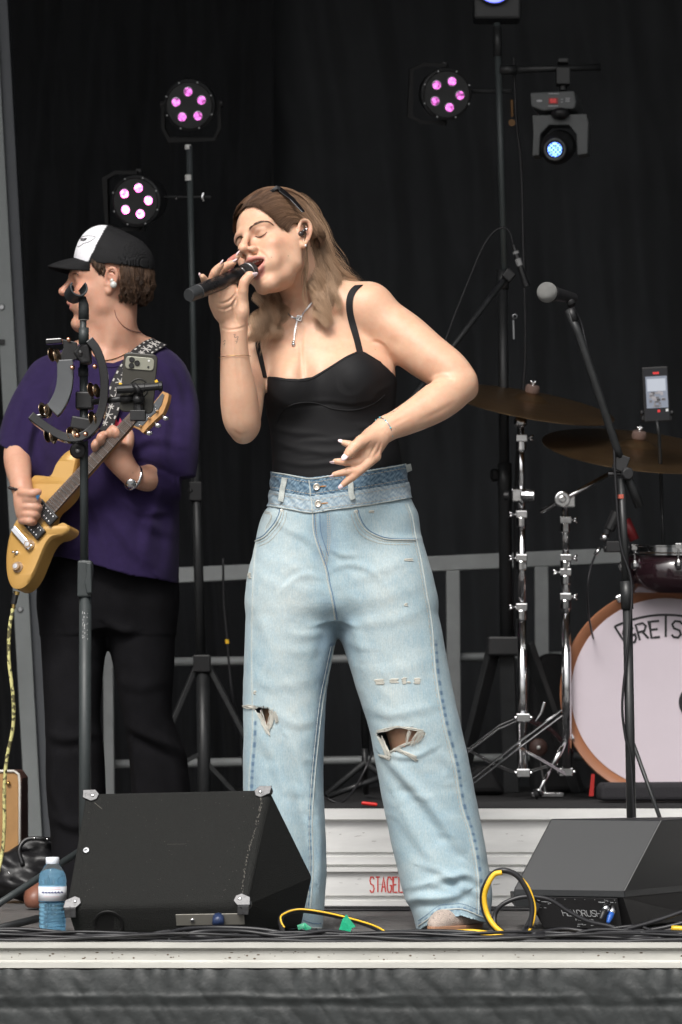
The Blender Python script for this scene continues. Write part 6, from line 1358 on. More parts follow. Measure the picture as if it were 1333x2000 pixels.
mb = MB(); mb.tube(curveP([(1004, 110, sy+.02), (1006, 180, sy+.03), (1010, 250, sy+.03), (1018, 320, sy+.03), (1022, 460, sy+.03), (1026, 700, sy+.03), (1010, 900, sy+.03), (1004, 1250, sy+.02)]), .004, 6)
tag(mb.build('hanging_cable', M['cable'], smooth=True), 'black cable hanging down along the tall right light stand', 'cable')
mb = MB(); q = P(1000, 240, sy-.01); mb.lathe([(.010, 0), (.010, .004)], q, (0, -1, 0), 12); mb.tube([P(1000, 195, sy-.01), P(1001, 228, sy-.01)], .004, 6); tag(mb.build('safety_tag', mat('amber_tag', (.12, .055, .01), .6)), 'small amber tag hanging by the right light stand', 'tag')
mb = MB(); mb.tube([P(1003, 625, sy-.02), P(1004, 662, sy-.02)], .0025, 6); mb.torus(P(1006, 618, sy-.02), (0, 1, 0), .006, .001, 16, 5); tag(mb.build('drum_key', M['steel']), 'small pale metal clip hanging on a ring beside the right light stand pole', 'clip')
# blue light at the very top
bl = thing('stage_light', 'blue lit square stage light on top of the right stand', 'stage light', P(967, 30, sy)); mb = MB(); c = P(972, -2, sy); mb.box(c+V3(0, .04, 0), (LN(92, sy), .10, LN(80, sy))); mb.build('housing', M['black_metal'], bl, bevel=.008)
mb = MB(); mb.lathe([(LN(33, sy), 0), (LN(35, sy), -.01), (LN(37, sy), -.01), (LN(37, sy), .01)], P(966, -28, sy-.02), (0, 1, 0), 28); mb.build('bezel', M['black_metal'], bl)
mb = MB(); mb.ball(P(966, -28, sy-.02), (LN(33, sy), .01, LN(33, sy)), 24); mb.build('lens', mat('blue_glow', (.05, .05, .4), .3, emit=(.10, .12, 1.0), estr=3.2), bl, smooth=True)
# moving head hanging from the arm
mh = thing('moving_head_light', 'grey moving head light with a blue lens hanging from the stand arm', 'moving light', P(1095, 300, sy))
mb = MB(); mb.box(P(1100, 120, sy), (.03, .05, .014)); mb.box(P(1100, 150, sy), (.04, .05, .05)); mb.tube([P(1100, 130, sy), P(1100, 178, sy)], .012, 8); mb.build('clamp', M['black_metal'], mh, bevel=.003)
gry = mat('lamp_grey', (.085, .09, .092), .5, noise=.1, nscale=30)
mb = MB(); A = sy-.09
mb.prism([P(1036, 181, A), P(1122, 177, A), P(1126, 200, A), P(1122, 212, A), P(1060, 216, A), P(1038, 208, A)], (.03, .16, 0)); bs = mb.build('base', gry, mh, bevel=.004)
mb = MB(); mb.box(P(1081, 197, A-.002), (LN(18, A), .002, LN(11, A))); mb.build('display', mat('red_display', (.06, .005, .005), .3, emit=(.9, .05, .05), estr=.07), bs)
mb = MB()
for k, ch in enumerate('88'): letters(mb, '0', lambda x_, y_, k=k: P(1076+k*6+x_*3.2, 200-y_*6.5, A-.004), 1, .1, .0012, (0, -1, 0), .0003)
mb.build('digits', mat('red_digits', (.5, .02, .02), .4, emit=(1, .1, .1), estr=.35), bs)
mb = MB()
for px, py, w_ in ((1055, 197, 9), (1098, 194, 4), (1098, 199, 4), (1109, 192, 9), (1109, 195, 8), (1109, 198, 9), (1081, 207, 20), (1082, 183, 22)): mb.box(P(px, py, A-.0012), (LN(w_, A), .001, LN(1.4, A)))
mb.ball(P(1054, 197, A), (LN(6, A), .0015, LN(2.6, A)), 10); mb.build('panel_print', mat('panel_white', (.4, .4, .42), .5), bs)
yk = [(1040, 225), (1146, 222), (1150, 240), (1148, 300), (1128, 303), (1126, 262), (1112, 244), (1073, 244), (1056, 262), (1054, 303), (1040, 305), (1042, 262)]
mb = MB(); mb.prism([P(x, y, A+.02) for x, y in yk], (.012, .07, 0)); mb.build('yoke', gry, mh, bevel=.003)
mb = MB(); mb.ball(P(1095, 222, A+.01), (LN(19, A), .03, LN(12, A)), 14); mb.build('pivot', M['black_plastic'], mh, smooth=True)
mb = MB(); ddm = nrm((-.17, -1, -.22)); c = P(1084, 292, A-.04); mb.lathe([(LN(23, A), 0), (LN(26, A), .006), (LN(27, A), .03), (LN(32, A), .05), (LN(32, A), .13), (LN(20, A), .16), (0, .16)], c, -ddm, 28); hd_ = mb.build('lamp_head', M['black_plastic'], mh, auto=35)
mb = MB(); mb.lathe([(LN(23, A), .0), (LN(19, A), -.004), (LN(15.5, A), .004)], c, -ddm, 28); mb.build('bezel', gry, hd_, smooth=True)
m_ = mat('blue_lens', (.02, .05, .3), .1, emit=(.10, .22, 1.0), estr=2.2); t2 = m_.node_tree; ck = t2.nodes.new('ShaderNodeTexChecker'); ck.inputs['Scale'].default_value = 170; ck.inputs['Color1'].default_value = (.25, .5, 1, 1); ck.inputs['Color2'].default_value = (.03, .08, .9, 1); tc_ = t2.nodes.new('ShaderNodeTexCoord'); t2.links.new(tc_.outputs['Object'], ck.inputs[0]); t2.links.new(ck.outputs[0], t2.nodes['Principled BSDF'].inputs['Emission Color'])
mb = MB(); q = c+ddm*.0; mb.ball(q-ddm*.002, (LN(15, A), .006, LN(15, A)), 20, R=np.stack([nrm(np.cross(ddm, (0, 0, 1))), -ddm, np.cross(nrm(np.cross(ddm, (0, 0, 1))), ddm)], 1)); mb.build('lens', m_, hd_, smooth=True)

# overhead microphone on its boom
oy = 1.9
om = thing('overhead_microphone', 'slim black pencil microphone hanging above the cymbals on a long boom', 'microphone', P(1015, 520, oy)); a, b = P(1003, 478, oy), P(1029, 560, oy); ax_ = nrm(b-a); L_ = np.linalg.norm(b-a)
mb = MB(); mb.lathe([(0, 0), (.006, .0), (.007, .02), (.0085, .025), (.0085, L_-.02), (.0105, L_-.018), (.0105, L_), (0, L_)], a, ax_, 14); mb.build('capsule', M['black_plastic'], om, auto=30)
mb = MB(); mb.lathe([(.0088, L_*.16), (.0088, L_*.22)], a, ax_, 12); mb.lathe([(.0088, L_*.34), (.0088, L_*.5)], a, ax_, 12); mb.build('label_band', mat('grey_print', (.28, .28, .28), .6), om)
bs_ = thing('boom_stand', 'black boom stand reaching diagonally up behind the singer\'s raised elbow', 'microphone stand', P(700, 1560, oy))
mb = MB(); mb.tube([P(998, 530, oy), P(790, 800, oy+.02), P(640, 1000, oy+.04)], [.0085, .0085, .011], 10); mb.build('boom', M['black_metal'], bs_, smooth=True)
mb = MB(); mb.box(P(994, 538, oy), (.03, .03, .03), rotm((0, 1, 0), 40)); mb.build('clip', M['black_plastic'], bs_, bevel=.004)
mb = MB(); mb.tube([P(700, 915, oy+.03), P(715, 1470, oy+.03)], .011, 10); mb.build('pole', M['black_metal'], bs_, smooth=True)
for e in ((636, 1556), (800, 1570), (715, 1600)): mb = MB(); e_ = P(*e, oy-.05 if e[0] != 715 else oy+.4); e_[2] = RZ+.02; mb.tube([P(713, 1462, oy), P(742, 1521, oy) if e[0] == 1 else P(713, 1490, oy), e_], .009, 8); mb.build('leg', M['black_metal'], bs_, smooth=True)
mb = MB(); mb.tube([P(640, 1556, oy-.2), P(745, 1518, oy-.2)], .008, 8); mb.build('leg', M['black_metal'], bs_, smooth=True)
mb = MB(); mb.tube(curveP([(1003, 478, oy), (995, 452, oy), (980, 445, oy), (960, 458, oy), (940, 490, oy), (915, 550, oy), (885, 625, oy), (868, 670, oy), (830, 745, oy), (790, 800, oy)]), .0028, 6); tag(mb.build('microphone_cable', M['cable'], smooth=True), 'thin black cable looping from the overhead microphone down its boom', 'cable')
mb = MB(); mb.tube(curveP([(735, 1455, 1.7), (715, 1500, 1.7), (690, 1545, 1.65), (665, 1568, 1.6), (640, 1560, 1.6)]), .0035, 6); tag(mb.build('floor_cable', M['cable'], smooth=True), 'black cable curving down to the riser behind the singer\'s legs', 'cable')
mb = MB(); mb.box(V3(P(722, 1575, 1.15)[0], 1.15, RZ+.012), (.042, .04, .009), rotm((0, 1, 0), 6)); tag(mb.build('red_pouch', M['red'], bevel=.004), 'small red cloth lying on the riser between the singer\'s legs', 'cloth')

# --- drum kit (each drum, stand and cymbal is a thing)
dy_ = 2.0
cymb = mat('cymbal_bronze', (.30, .19, .10), .32, .9, .5, .25, 12, rnoise=.1); t2 = cymb.node_tree
def cymbal(label, px, py, Y, R0, tilt, roll):
    c = P(px, py, Y); n_ = rotm((0, 1, 0), roll)@rotm((1, 0, 0), tilt)@V3(0, 0, 1); t = thing('cymbal', label, 'cymbal', c, 'bronze cymbals')
    prof = [(.006, .022), (.03, .019), (.046, .008), (.052, .004)]+[(.052+(R0-.052)*k/14, .004-.016*(k/14)**1.5+.0006*math.sin(k*2.4)) for k in range(1, 15)]
    prof += [(r_, h_-.0016) for r_, h_ in prof[::-1]]
    mb = MB(); mb.lathe(prof, c, n_, 72); o = mb.build('bowl', cymb, t, auto=50)
    mb = MB(); mb.lathe([(0, .020), (.018, .021), (.020, .026), (.020, .040), (.016, .044), (0, .044)], c, n_, 18); f_ = mb.build('felt', mat('felt', (.18, .12, .10), .95), t, smooth=True)
    q = c+n_*.046; mb = MB(); mb.tube([c-n_*.05, c+n_*.062], .003, 8); mb.tube([q, q+V3(-.008, 0, .014)], [.004, .003], 6); mb.tube([q, q+V3(.010, 0, .012)], [.004, .003], 6); mb.build('wing_nut', M['chrome'], t, smooth=True)
    mb = MB(); mb.lathe([(.017, -.002), (.018, -.012), (.012, -.018), (.006, -.02)], c, n_, 16); mb.build('lower_felt', M['black_plastic'], t, smooth=True); return c, n_
c1_, n1_ = cymbal('bronze cymbal tilted beside the singer\'s bent elbow', 1036, 782, dy_, .243, 14, 10)
c2_, n2_ = cymbal('larger bronze cymbal above the pink drum, behind the front microphone boom', 1246, 872, dy_-.05, .268, 16, 6)
def chrome_stand(label, x, ytop, ybot, Y, clamps, grp='chrome cymbal stands'):
    t = thing('cymbal_stand', label, 'cymbal stand', V3(P(x, ybot, Y)[0], Y, RZ+.007), grp)
    mb = MB(); mb.tube([P(x, ytop, Y), P(x+1.5, 1010 if ytop < 900 else 1090, Y)], LN(6.5, Y), 14); mb.build('upper_tube', M['chrome'], t, smooth=True)
    mb = MB(); mb.tube([P(x+1.5, 1000 if ytop < 900 else 1080, Y), P(x+2, 1200, Y)], LN(8, Y), 14); mb.build('middle_tube', M['chrome'], t, smooth=True)
    mb = MB(); mb.tube([P(x+2, 1195, Y), P(x+4, ybot, Y)], LN(9.5, Y), 14); mb.build('lower_tube', M['chrome'], t, smooth=True)
    for py, s in clamps:
        mb = MB(); mb.box(P(x+1, py, Y), (LN(22, Y), .03, LN(14, Y))); mb.lathe([(LN(11, Y), 0), (LN(11, Y), LN(18, Y))], P(x+1, py+24, Y), (0, 0, 1), 14); cl_ = mb.build('clamp', M['chrome'], t, bevel=.002)
        q = P(x+s*16, py, Y); mb = MB(); mb.tube([P(x, py, Y), q], .0035, 8); mb.tube([q, P(x+s*24, py-6, Y)], [.005, .003], 6); mb.tube([q, P(x+s*24, py+5, Y)], [.005, .003], 6); mb.build('wing_bolt', M['chrome'], cl_, smooth=True)
    return t
s1 = chrome_stand('tall chrome cymbal stand left of the kick drum holding the tilted cymbal', 1018, 830, 1512, dy_, [(856, 1), (1005, -1), (1090, -1), (1186, -1)])
mb = MB(); mb.ball(P(1017, 825, dy_-.01), (LN(14, dy_), .02, LN(13, dy_)), 14); mb.tube([P(1018, 825, dy_), c1_-n1_*.05+0*c1_, c1_-n1_*.02], .0045, 8); mb.build('tilter', M['chrome'], s1, smooth=True)
mb = MB(); mb.lathe([(LN(13, dy_), -.016), (LN(14, dy_), 0), (LN(13, dy_), .016)], P(1030, 968, dy_-.02), (1, -.3, 0), 12); mb.box(P(1014, 968, dy_), (LN(30, dy_), .05, LN(26, dy_))); mb.build('boom_clamp', M['chrome'], s1, bevel=.004)
for x_, r_ in ((1040, 12), (990, 9)): mb = MB(); mb.lathe([(LN(r_, dy_), -.008), (LN(r_, dy_), .008)], P(x_, 968, dy_-.03), (1, -.2, 0), 12); mb.build('wing_bolt', M['chrome'] if r_ > 10 else M['black_plastic'], s1, bevel=.002)
s2 = chrome_stand('shorter chrome boom stand with an angled arm beside the kick drum', 1104, 985, 1500, dy_-.05, [(1016, 1), (1090, 1), (1118, -1), (1166, 1)])
mb = MB(); mb.tube([P(1056, 1001, dy_-.08), P(1196, 923, dy_-.08)], LN(5, dy_), 10); mb.build('boom_arm', M['chrome'], s2, smooth=True)
mb = MB(); mb.lathe([(LN(15, dy_), -.008), (LN(16, dy_), 0), (LN(15, dy_), .008)], P(1099, 975, dy_-.11), (0, -1, 0), 18); mb.lathe([(LN(8, dy_), 0), (LN(7, dy_), .008)], P(1099, 975, dy_-.118), (0, -1, 0), 14); mb.box(P(1110, 978, dy_-.06), (LN(26, dy_), .04, LN(26, dy_))); mb.build('tilter', M['chrome'], s2, bevel=.003)
mb = MB(); mb.tube([P(1196, 923, dy_-.08), c2_-n2_*.05, c2_-n2_*.02], .0045, 8); mb.box(P(1243, 905, dy_-.08), (LN(22, dy_), .03, LN(18, dy_)), rotm((0, 1, 0), 20)); mb.build('tilter', M['chrome'], s2, bevel=.002)
def strut(par, pts, Y, w=.020, name='leg', mt='chrome', foot=True):
    q = [P(*p, Y) if len(p) == 2 else P(*p) for p in pts]
    mb = MB()
    for a, b in zip(q, q[1:]):
        for s_ in (-1, 1): mb.bar(a+V3(0, s_*.009, s_*w*.22), b+V3(0, s_*.009, s_*w*.22), .0035, w*.42, up=(.2, .9, .4))
    o = mb.build(name, M[mt], par, bevel=.0008)
    return o
strut(s1, [(1020, 1400), (975, 1420), (912, 1468)], dy_); strut(s1, [(912, 1462), (960, 1490), (1010, 1510)], dy_, .012, 'brace'); strut(s1, [(1022, 1402, dy_), (1075, 1424, dy_+.1), (1120, 1470, dy_+.2)], dy_); strut(s1, [(1025, 1510), (1090, 1490)], dy_, .012, 'brace')
strut(s2, [(1098, 1392), (1010, 1458), (918, 1530)], dy_-.25, .034); strut(s2, [(1010, 1458), (1060, 1486), (1104, 1512)], dy_-.2, .012, 'brace'); strut(s2, [(1104, 1395, dy_), (1190, 1490, dy_+.1)], dy_)
for par, x_, y_ in ((s1, 1022, 1402), (s1, 1022, 1510), (s2, 1106, 1508)): mb = MB(); mb.box(P(x_, y_, dy_-.02), (LN(26, dy_), .03, LN(16, dy_))); mb.ball(P(x_-14, y_, dy_-.03), .007, 8); mb.ball(P(x_+16, y_, dy_-.03), .007, 8); mb.build('joint', M['chrome'], par, bevel=.002)
# kick drum
ky = dy_+.35; kf = 1.95
kx, kz = P(1301, 1358, kf)[0], P(1301, 1358, kf)[2]; KR = LN(207, kf); kz = RZ+.007+KR
kd = thing('kick_drum', 'bass drum with a wooden hoop, pinkish white head and black lettering', 'bass drum', (kx, kf, RZ+.007)); KD = nrm((-.10, -1, 0)); KU = nrm(np.cross(KD, (0, 0, 1))); KW = V3(0, 0, 1); kc = V3(kx, kf, kz)
hoop_m = mat('hoop_wood', (.34, .145, .075), .32, 0, .5, .1, 8, stretch=(1, 1, 1), coat=.5)
mb = MB(); mb.lathe([(KR-.030, .012), (KR-.012, -.004), (KR-.003, -.006), (KR, -.002), (KR, .046), (KR-.008, .046), (KR-.03, .02)], kc, -KD, 96); mb.build('hoop', hoop_m, kd, auto=30)
mb = MB(); mb.lathe([(KR-.0295, .016), (KR-.031, .010), (0, .010)], kc, -KD, 96); mb.build('drum_head', mat('drum_head', (.60, .53, .58), .5, 0, .3, .04, 4, bump=.05, bscale=300), kd, smooth=False)
mb = MB(); mb.lathe([(KR-.012, .047), (KR-.015, .40), (KR-.015, .40)], kc, -KD, 72); mb.build('shell', mat('drum_lacquer', (.055, .022, .024), .2, 0, .5, coat=.8), kd, smooth=True)
for a in (64, 118, 160, 206, 250, 290, 20, 335):
    a = R_(a); q = kc+(KU*math.cos(a)+KW*math.sin(a))*(KR-.002); ou = KU*math.cos(a)+KW*math.sin(a); mb = MB(); mb.box(q-KD*.010, (.020, .05, .020), np.stack([nrm(np.cross(ou, KD)), KD, ou], 1)); cw_ = mb.build('claw', M['chrome'], kd, bevel=.004)
    mb = MB(); mb.tube([q+ou*.009-KD*.02, q+ou*.009-KD*.10], .004, 8); mb.lathe([(.005, 0), (.005, .008), (0, .009)], q+ou*.009, KD, 8); mb.build('rod', M['chrome'], cw_, smooth=True)
mb = MB(); mb.lathe([(.060, -.0012), (.060, .002), (0, .002)], kc+KU*.125*0+P(1390, 1376, kf)*0+KU*(-.0), KD, 4) if 0 else None
px2k = lambda px, py: kc-KD*(-.0)+KD*(-.0092)+KU*((px-1301)/F_PX*(CAM_D+kf)/abs(KU[0]))+KW*(P(0, py, kf)[2]-P(0, 1358, kf)[2]-(kz-P(1298, 1358, kf)[2])*0)
if np.dot(KU, (1, 0, 0)) < 0: KU = -KU
mb = MB(); pc = px2k(1362, 1376); mb.lathe([(.052, .0), (.052, .003), (.046, .0035), (.046, .001), (0, .001)], pc, KD, 36); mb.build('port_hole', M['black_plastic'], kd)
# arched badge: letters follow a circle
ac = (1300, 1432); AR = 205; blk = mat('logo_black', (.015, .015, .017), .5)
def arc(u, v, r0=198, r1=172): # u degrees clockwise from top, v 0..1
    r = 184+v*32; a = R_(u); return px2k(ac[0]+math.sin(a)*r*1.0, ac[1]-math.cos(a)*r)
mb = MB(); A0_, A1_ = -25.8, 25.8
top_ = [arc(a, 1.34) for a in np.linspace(A0_, A1_, 24)]; mb.ribbon(top_, KD, .0062, .0008)
mb.ribbon([arc(A0_, 1.34), arc(A0_+.8, .6), arc(A0_+2.2, -.12)], KD, .0062, .0009); mb.ribbon([arc(A1_, 1.34), arc(A1_-.8, .6), arc(A1_-2.2, -.12)], KD, .0062, .0009); mb.build('badge_border', blk, kd)
mb = MB(); wd = [6.0, 5.4, 5.2, 3.4, 5.4, 5.4, 5.4]; gp = 1.75; tot = sum(wd)+gp*6; a_ = -tot/2
for ch, w__ in zip('GRETSCH', wd):
    for st in ([[(.5, 1.34), (.5, -.02)]] if ch == 'T' else GL[ch]):
        L_ = [(x, y) for x, y in st]; Q = []
        for p0, p1 in zip(L_, L_[1:]): Q += [p0, ((p0[0]+p1[0])/2, (p0[1]+p1[1])/2)]
        Q.append(L_[-1]); mb.ribbon([arc(a_+x*w__, y*.98)+KD*.0002*rnd.random() for x, y in Q], KD, .0062, .0009)
    a_ += w__+gp
mb.build('lettering', blk, kd)
# kick drum spur
sp_ = kd; mb = MB(); mb.tube([P(1110, 1440, kf), P(1074, 1505, kf-.05)], .0085, 10); mb.tube([P(1078, 1497, kf-.05), P(1052, 1548, kf-.1)], .0055, 10); mb.lathe([(.015, -.002), (.016, .002), (.012, .004)], P(1052, 1548, kf-.1), nrm(P(1110, 1440, kf)-P(1052, 1548, kf-.1)), 14); mb.build('spur', M['chrome'], kd, smooth=True)
e_ = P(1044, 1563, kf-.1); e_[2] = max(e_[2], RZ+.02); mb = MB(); mb.tube([P(1052, 1549, kf-.1), e_], [.011, .014], 10); mb.build('rubber_foot', M['rubber'], kd, smooth=True)
# rack tom
ty = 2.0; tc = P(1330, 1075, ty); TR = .165
tm = thing('tom_drum', 'dark red lacquered drum with a chrome hoop mounted above the kick drum', 'drum', V3(tc[0], ty, P(0, 1160, ty)[2]))
ax_ = nrm((.0, -.06, 1)); mb = MB(); mb.lathe([(TR, -.115), (TR, -.004)], tc, ax_, 64); mb.build('shell', mat('tom_lacquer', (.020, .009, .012), .2, 0, .5, coat=.9), tm, smooth=True)
mb = MB(); mb.lathe([(TR+.001, -.010), (TR+.007, -.010), (TR+.007, -.006), (TR+.004, -.002), (TR+.004, .012), (TR+.008, .014), (TR+.008, .017), (TR-.004, .017)], tc, ax_, 64); mb.build('hoop', M['chrome'], tm, auto=35)
mb = MB(); mb.lathe([(TR-.002, .006), (0, .006)], tc, ax_, 48); mb.build('drum_head', mat('tom_head', (.6, .6, .6), .5), tm)
for px in (1187, 1235, 1315):
    a = math.asin(max(-1, min(1, (P(px, 0, ty)[0]-tc[0])/TR))); q = tc+V3(TR*math.sin(a), -TR*math.cos(a), 0); mb = MB(); mb.tube([q+V3(0, -.008, .012), q+V3(0, -.008, -.045)], .003, 8); mb.ball(q+V3(0, -.008, -.045), (.012, .010, .015), 10); mb.box(q+V3(0, -.010, .004), (.018, .01, .016)); mb.build('lug', M['chrome'], tm, smooth=False, bevel=.002)
# snare/tom clip microphone
cmx = thing('clip_microphone', 'small clip on drum microphone with a silver connector on the tom rim', 'microphone', P(1180, 1050, ty-.2)); mb = MB(); mb.tube([P(1206, 1002, ty-.2), P(1190, 1035, ty-.2)], [.019, .015], 12); mb.tube([P(1190, 1030, ty-.2), P(1182, 1050, ty-.2)], .010, 10); mb.box(P(1198, 1068, ty-.2), (.04, .03, .03)); mb.tube([P(1180, 1072, ty-.2), P(1230, 1070, ty-.18)], .010, 8); mb.build('microphone_body', M['black_plastic'], cmx, bevel=.002)
mb = MB(); mb.tube([P(1184, 1044, ty-.2), P(1178, 1056, ty-.2)], .0115, 10); mb.tube([P(1172, 1070, ty-.2), P(1163, 1084, ty-.2)], .006, 10); mb.build('connector', M['chrome'], cmx, smooth=True)
mb = MB(); mb.tube(curveP([(1163, 1084, ty-.2), (1154, 1110, ty-.2), (1148, 1150, ty-.2), (1150, 1200, ty-.15), (1160, 1250, ty), (1170, 1280, ty+.3)]), .003, 6); mb.build('cable', M['cable'], cmx, smooth=True)
mb = MB(); mb.tube([P(1222, 1015, ty-.1), P(1240, 1055, ty-.1)], .014, 10); tag(mb.build('red_clip', mat('dark_red', (.16, .012, .015), .5), smooth=True), 'dark red microphone clip above the tom rim behind the front boom', 'clip')
# drum seat bag, throne and cases behind: dark shapes that stand on the riser
def bag(name, label, cat, pts, Y, th, mt=None, bev=.02):
    c = np.array(pts, float); lo = P(0, c[:, 1].max(), Y); mb = MB(); q = [P(*p, Y) for p in pts]
    for p in q: p[2] = max(p[2], (RZ+.008 if Y > RY and p[0] > RX0 else .005))
    mb.prism(q, (0, th, 0)); o = mb.build(name, mt or M['rubber'], bevel=bev, seg=3); o.data.polygons.foreach_set('use_smooth', [False]*len(o.data.polygons)); return tag(o, label, cat)
bag('gear_bag', 'tall black padded gig bag standing behind the chrome stands', 'bag', [(1040, 1600), (1036, 1360), (1042, 1300), (1062, 1276), (1100, 1276), (1120, 1300), (1122, 1600)], 2.75, .15)
bag('drum_cushion', 'long black cushion lying in front of the kick drum', 'cushion', [(1172, 1565), (1172, 1535), (1180, 1530), (1440, 1528), (1440, 1565)], 1.55, .16, mat('cushion_cloth', (.017, .016, .019), .85, bump=.3, bscale=200), .012)
bag('equipment_case', 'low black case lying on the riser behind the singer\'s leg', 'case', [(880, 1575), (900, 1530), (930, 1500), (960, 1495), (990, 1575)], 2.5, .3)
mb = MB(); q = P(1052, 1460, dy_+.3); mb.lathe([(LN(16, dy_), -.01), (LN(19, dy_), 0), (LN(16, dy_), .01)], q, (0, -1, 0), 18, ); pb = thing('kick_pedal', 'bass drum pedal with a dark beater among the stand legs', 'pedal', V3(q[0], q[1], RZ+.01)); mb.build('beater', mat('beater', (.05, .025, .02), .6), pb, smooth=True)
mb = MB(); mb.tube([q, V3(q[0]+.02, q[1], RZ+.02)], .004, 8); mb.tube([P(1064, 1372, dy_), P(1058, 1392, dy_)], .005, 8); mb.tube([P(1058, 1392, dy_), P(1046, 1410, dy_)], .003, 8); mb.box((q[0]+.02, q[1], RZ+.014), (.09, .26, .012)); mb.build('footboard', M['chrome'], pb, bevel=.001); mb = MB(); mb.ball(q+V3(0, -.014, 0), .006, 8); mb.build('bolt', M['white_tape'], pb, smooth=True)
mb = MB(); e = P(1156, 1530, 1.9); mb.prism([P(1151, 1555, 1.9), P(1156, 1512, 1.9), P(1162, 1512, 1.9), P(1160, 1555, 1.9)], (0, .02, 0)); tag(mb.build('red_strap', mat('red_cloth', (.35, .015, .012), .7)), 'thin red strap hanging beside the foot of the kick drum', 'strap')

# front right microphone stand
my = .62
ms = thing('microphone_stand', 'black boom microphone stand in front of the drum kit, blue lit along its pole', 'microphone stand', V3(P(1236, 1700, my)[0], my, 0), 'microphone stands')
pm_ = M['black_metal']
mb = MB(); mb.tube([P(1213, 935, my), P(1224, 1150, my)], LN(7.5, my), 12); mb.build('upper_pole', pm_, ms, smooth=True)
mb = MB(); mb.tube([P(1223, 1135, my), P(1226, 1190, my)], LN(12, my), 12); mb.tube([P(1226, 1185, my), P(1236, 1720, my)], LN(9.5, my), 12); mb.build('lower_pole', pm_, ms, smooth=True)
mb = MB(); mb.tube([P(1110, 605, my-.05), P(1130, 650, my-.05), P(1205, 875, my-.02), P(1214, 900, my)], LN(8, my), 10); mb.tube([P(1222, 920, my), P(1250, 990, my+.02)], LN(9, my), 10); mb.build('boom', pm_, ms, smooth=True)
mb = MB(); mb.box(P(1213, 905, my), (.034, .03, .04), rotm((0, 1, 0), 20)); mb.lathe([(.014, -.008), (.017, 0), (.014, .008)], P(1226, 925, my-.02), (.2, -1, 0), 10); mb.tube([P(1188, 926, my), P(1236, 926, my)], .006, 8); mb.build('clutch', M['black_plastic'], ms, bevel=.003)
mb = MB(); mb.tube([P(1212.4, 966, my), P(1212.7, 974, my)], LN(9, my), 12); mb.build('red_band', mat('red_band', (.4, .09, .06), .6), ms)
mb = MB(); mb.tube(curveP([(1120, 600, my-.05), (1135, 630, my-.03), (1150, 690, my-.03), (1180, 780, my-.02), (1198, 860, my-.02), (1202, 930, my-.02), (1212, 1060, my-.02), (1234, 1140, my-.02), (1228, 1250, my-.02), (1216, 1370, my-.02), (1222, 1440, my-.02), (1232, 1480, my-.02), (1240, 1620, my-.02)]), .0032, 6); tag(mb.build('microphone_cable', M['cable'], smooth=True), 'black cable running down the front boom stand from its silver microphone', 'cable')
mb = MB(); mb.tube([P(1237, 1452, my), P(1292, 1605, my+.0), P(1310, 1660, my)], LN(4, my), 8); mb.build('leg', pm_, ms, smooth=True)
for e in ((1130, 1735), (1330, 1760)): mb = MB(); e_ = P(*e, my); e_[2] = .012; mb.tube([P(1236, 1640, my), e_], LN(6, my), 8); mb.build('leg', pm_, ms, smooth=True)
m3 = thing('microphone', 'microphone with a round silver grille on the front boom stand', 'microphone', P(1068, 571, my-.08))
a, b = P(1072, 571, my-.09), P(1122, 583, my-.03); ax_ = nrm(b-a); mb = MB(); gm2 = gmat.copy(); gm2.node_tree.nodes['Principled BSDF'].inputs['Base Color'].default_value = (.30, .30, .29, 1)
mb.ball(P(1069, 571, my-.09), (LN(20, my), LN(20, my), LN(20, my)), 28); mb.build('grille', gm2, m3, smooth=True)
mb = MB(); L_ = np.linalg.norm(b-a); mb.lathe([(LN(16, my), LN(12, my)), (LN(13, my), LN(24, my)), (LN(10, my), L_), (0, L_)], a, ax_, 16); mb.build('handle', M['black_plastic'], m3, auto=40)
mb = MB(); mb.tube([P(1108, 580, my-.04), P(1118, 596, my-.05)], .011, 10); mb.tube([P(1114, 603, my-.05), P(1122, 628, my-.05)], LN(9, my), 10); mb.build('holder', M['black_plastic'], ms, smooth=True)
# phone filming on a thin stand
py_ = 1.7
ph = thing('phone', 'phone on a stand filming the band with a lit screen', 'phone', P(1283, 822, py_)); mb = MB(); A_ = P(1282, 770, py_); mb.box(A_, (LN(52, py_), .009, LN(108, py_)), rotm((0, 1, 0), -3)); mb.build('case', M['black_plastic'], ph, bevel=.004)
def scr(px, py, w_, h_, col, e, k=1, nm='screen_image'):
    mb = MB(); mb.box(P(px, py, py_)+V3(0, -.0048-.0003*k, 0), (LN(w_, py_), .0002, LN(h_, py_)), rotm((0, 1, 0), -3)); return mb.build(nm, mat('screen_part', tuple(x*.2 for x in col), .3, emit=col, estr=e*.42), ph)
scr(1282, 770, 46, 98, (.02, .02, .025), .6, 0, 'screen'); scr(1283, 766, 42, 62, (.30, .33, .40), 1, 1); scr(1282, 752, 36, 24, (.62, .66, .74), 1, 2)
R = np.random.default_rng(4)
for k in range(26): scr(R.uniform(1268, 1298), R.uniform(766, 795), R.uniform(3, 9), R.uniform(2, 7), tuple(R.uniform(.03, .5)*np.array([1, .95, 1.0])), 1, 3+k)
scr(1281, 729, 12, 4, (.9, .05, .05), 1, 2, 'record_mark'); scr(1287, 803, 5, 5, (.9, .05, .05), 1, 3, 'record_mark'); scr(1303, 801, 5, 5, (.8, .8, .8), 1, 3, 'lens_mark')
ps = thing('phone_stand', 'thin black stand holding the filming phone behind the cymbal', 'phone stand', V3(P(1300, 0, py_)[0], py_, RZ+.01)); mb = MB(); mb.box(P(1283, 815, py_+.01), (LN(60, py_), .02, LN(14, py_))); mb.ball(P(1254, 806, py_), .008, 8); mb.ball(P(1313, 806, py_), .008, 8); mb.build('holder', M['black_plastic'], ps, bevel=.003)
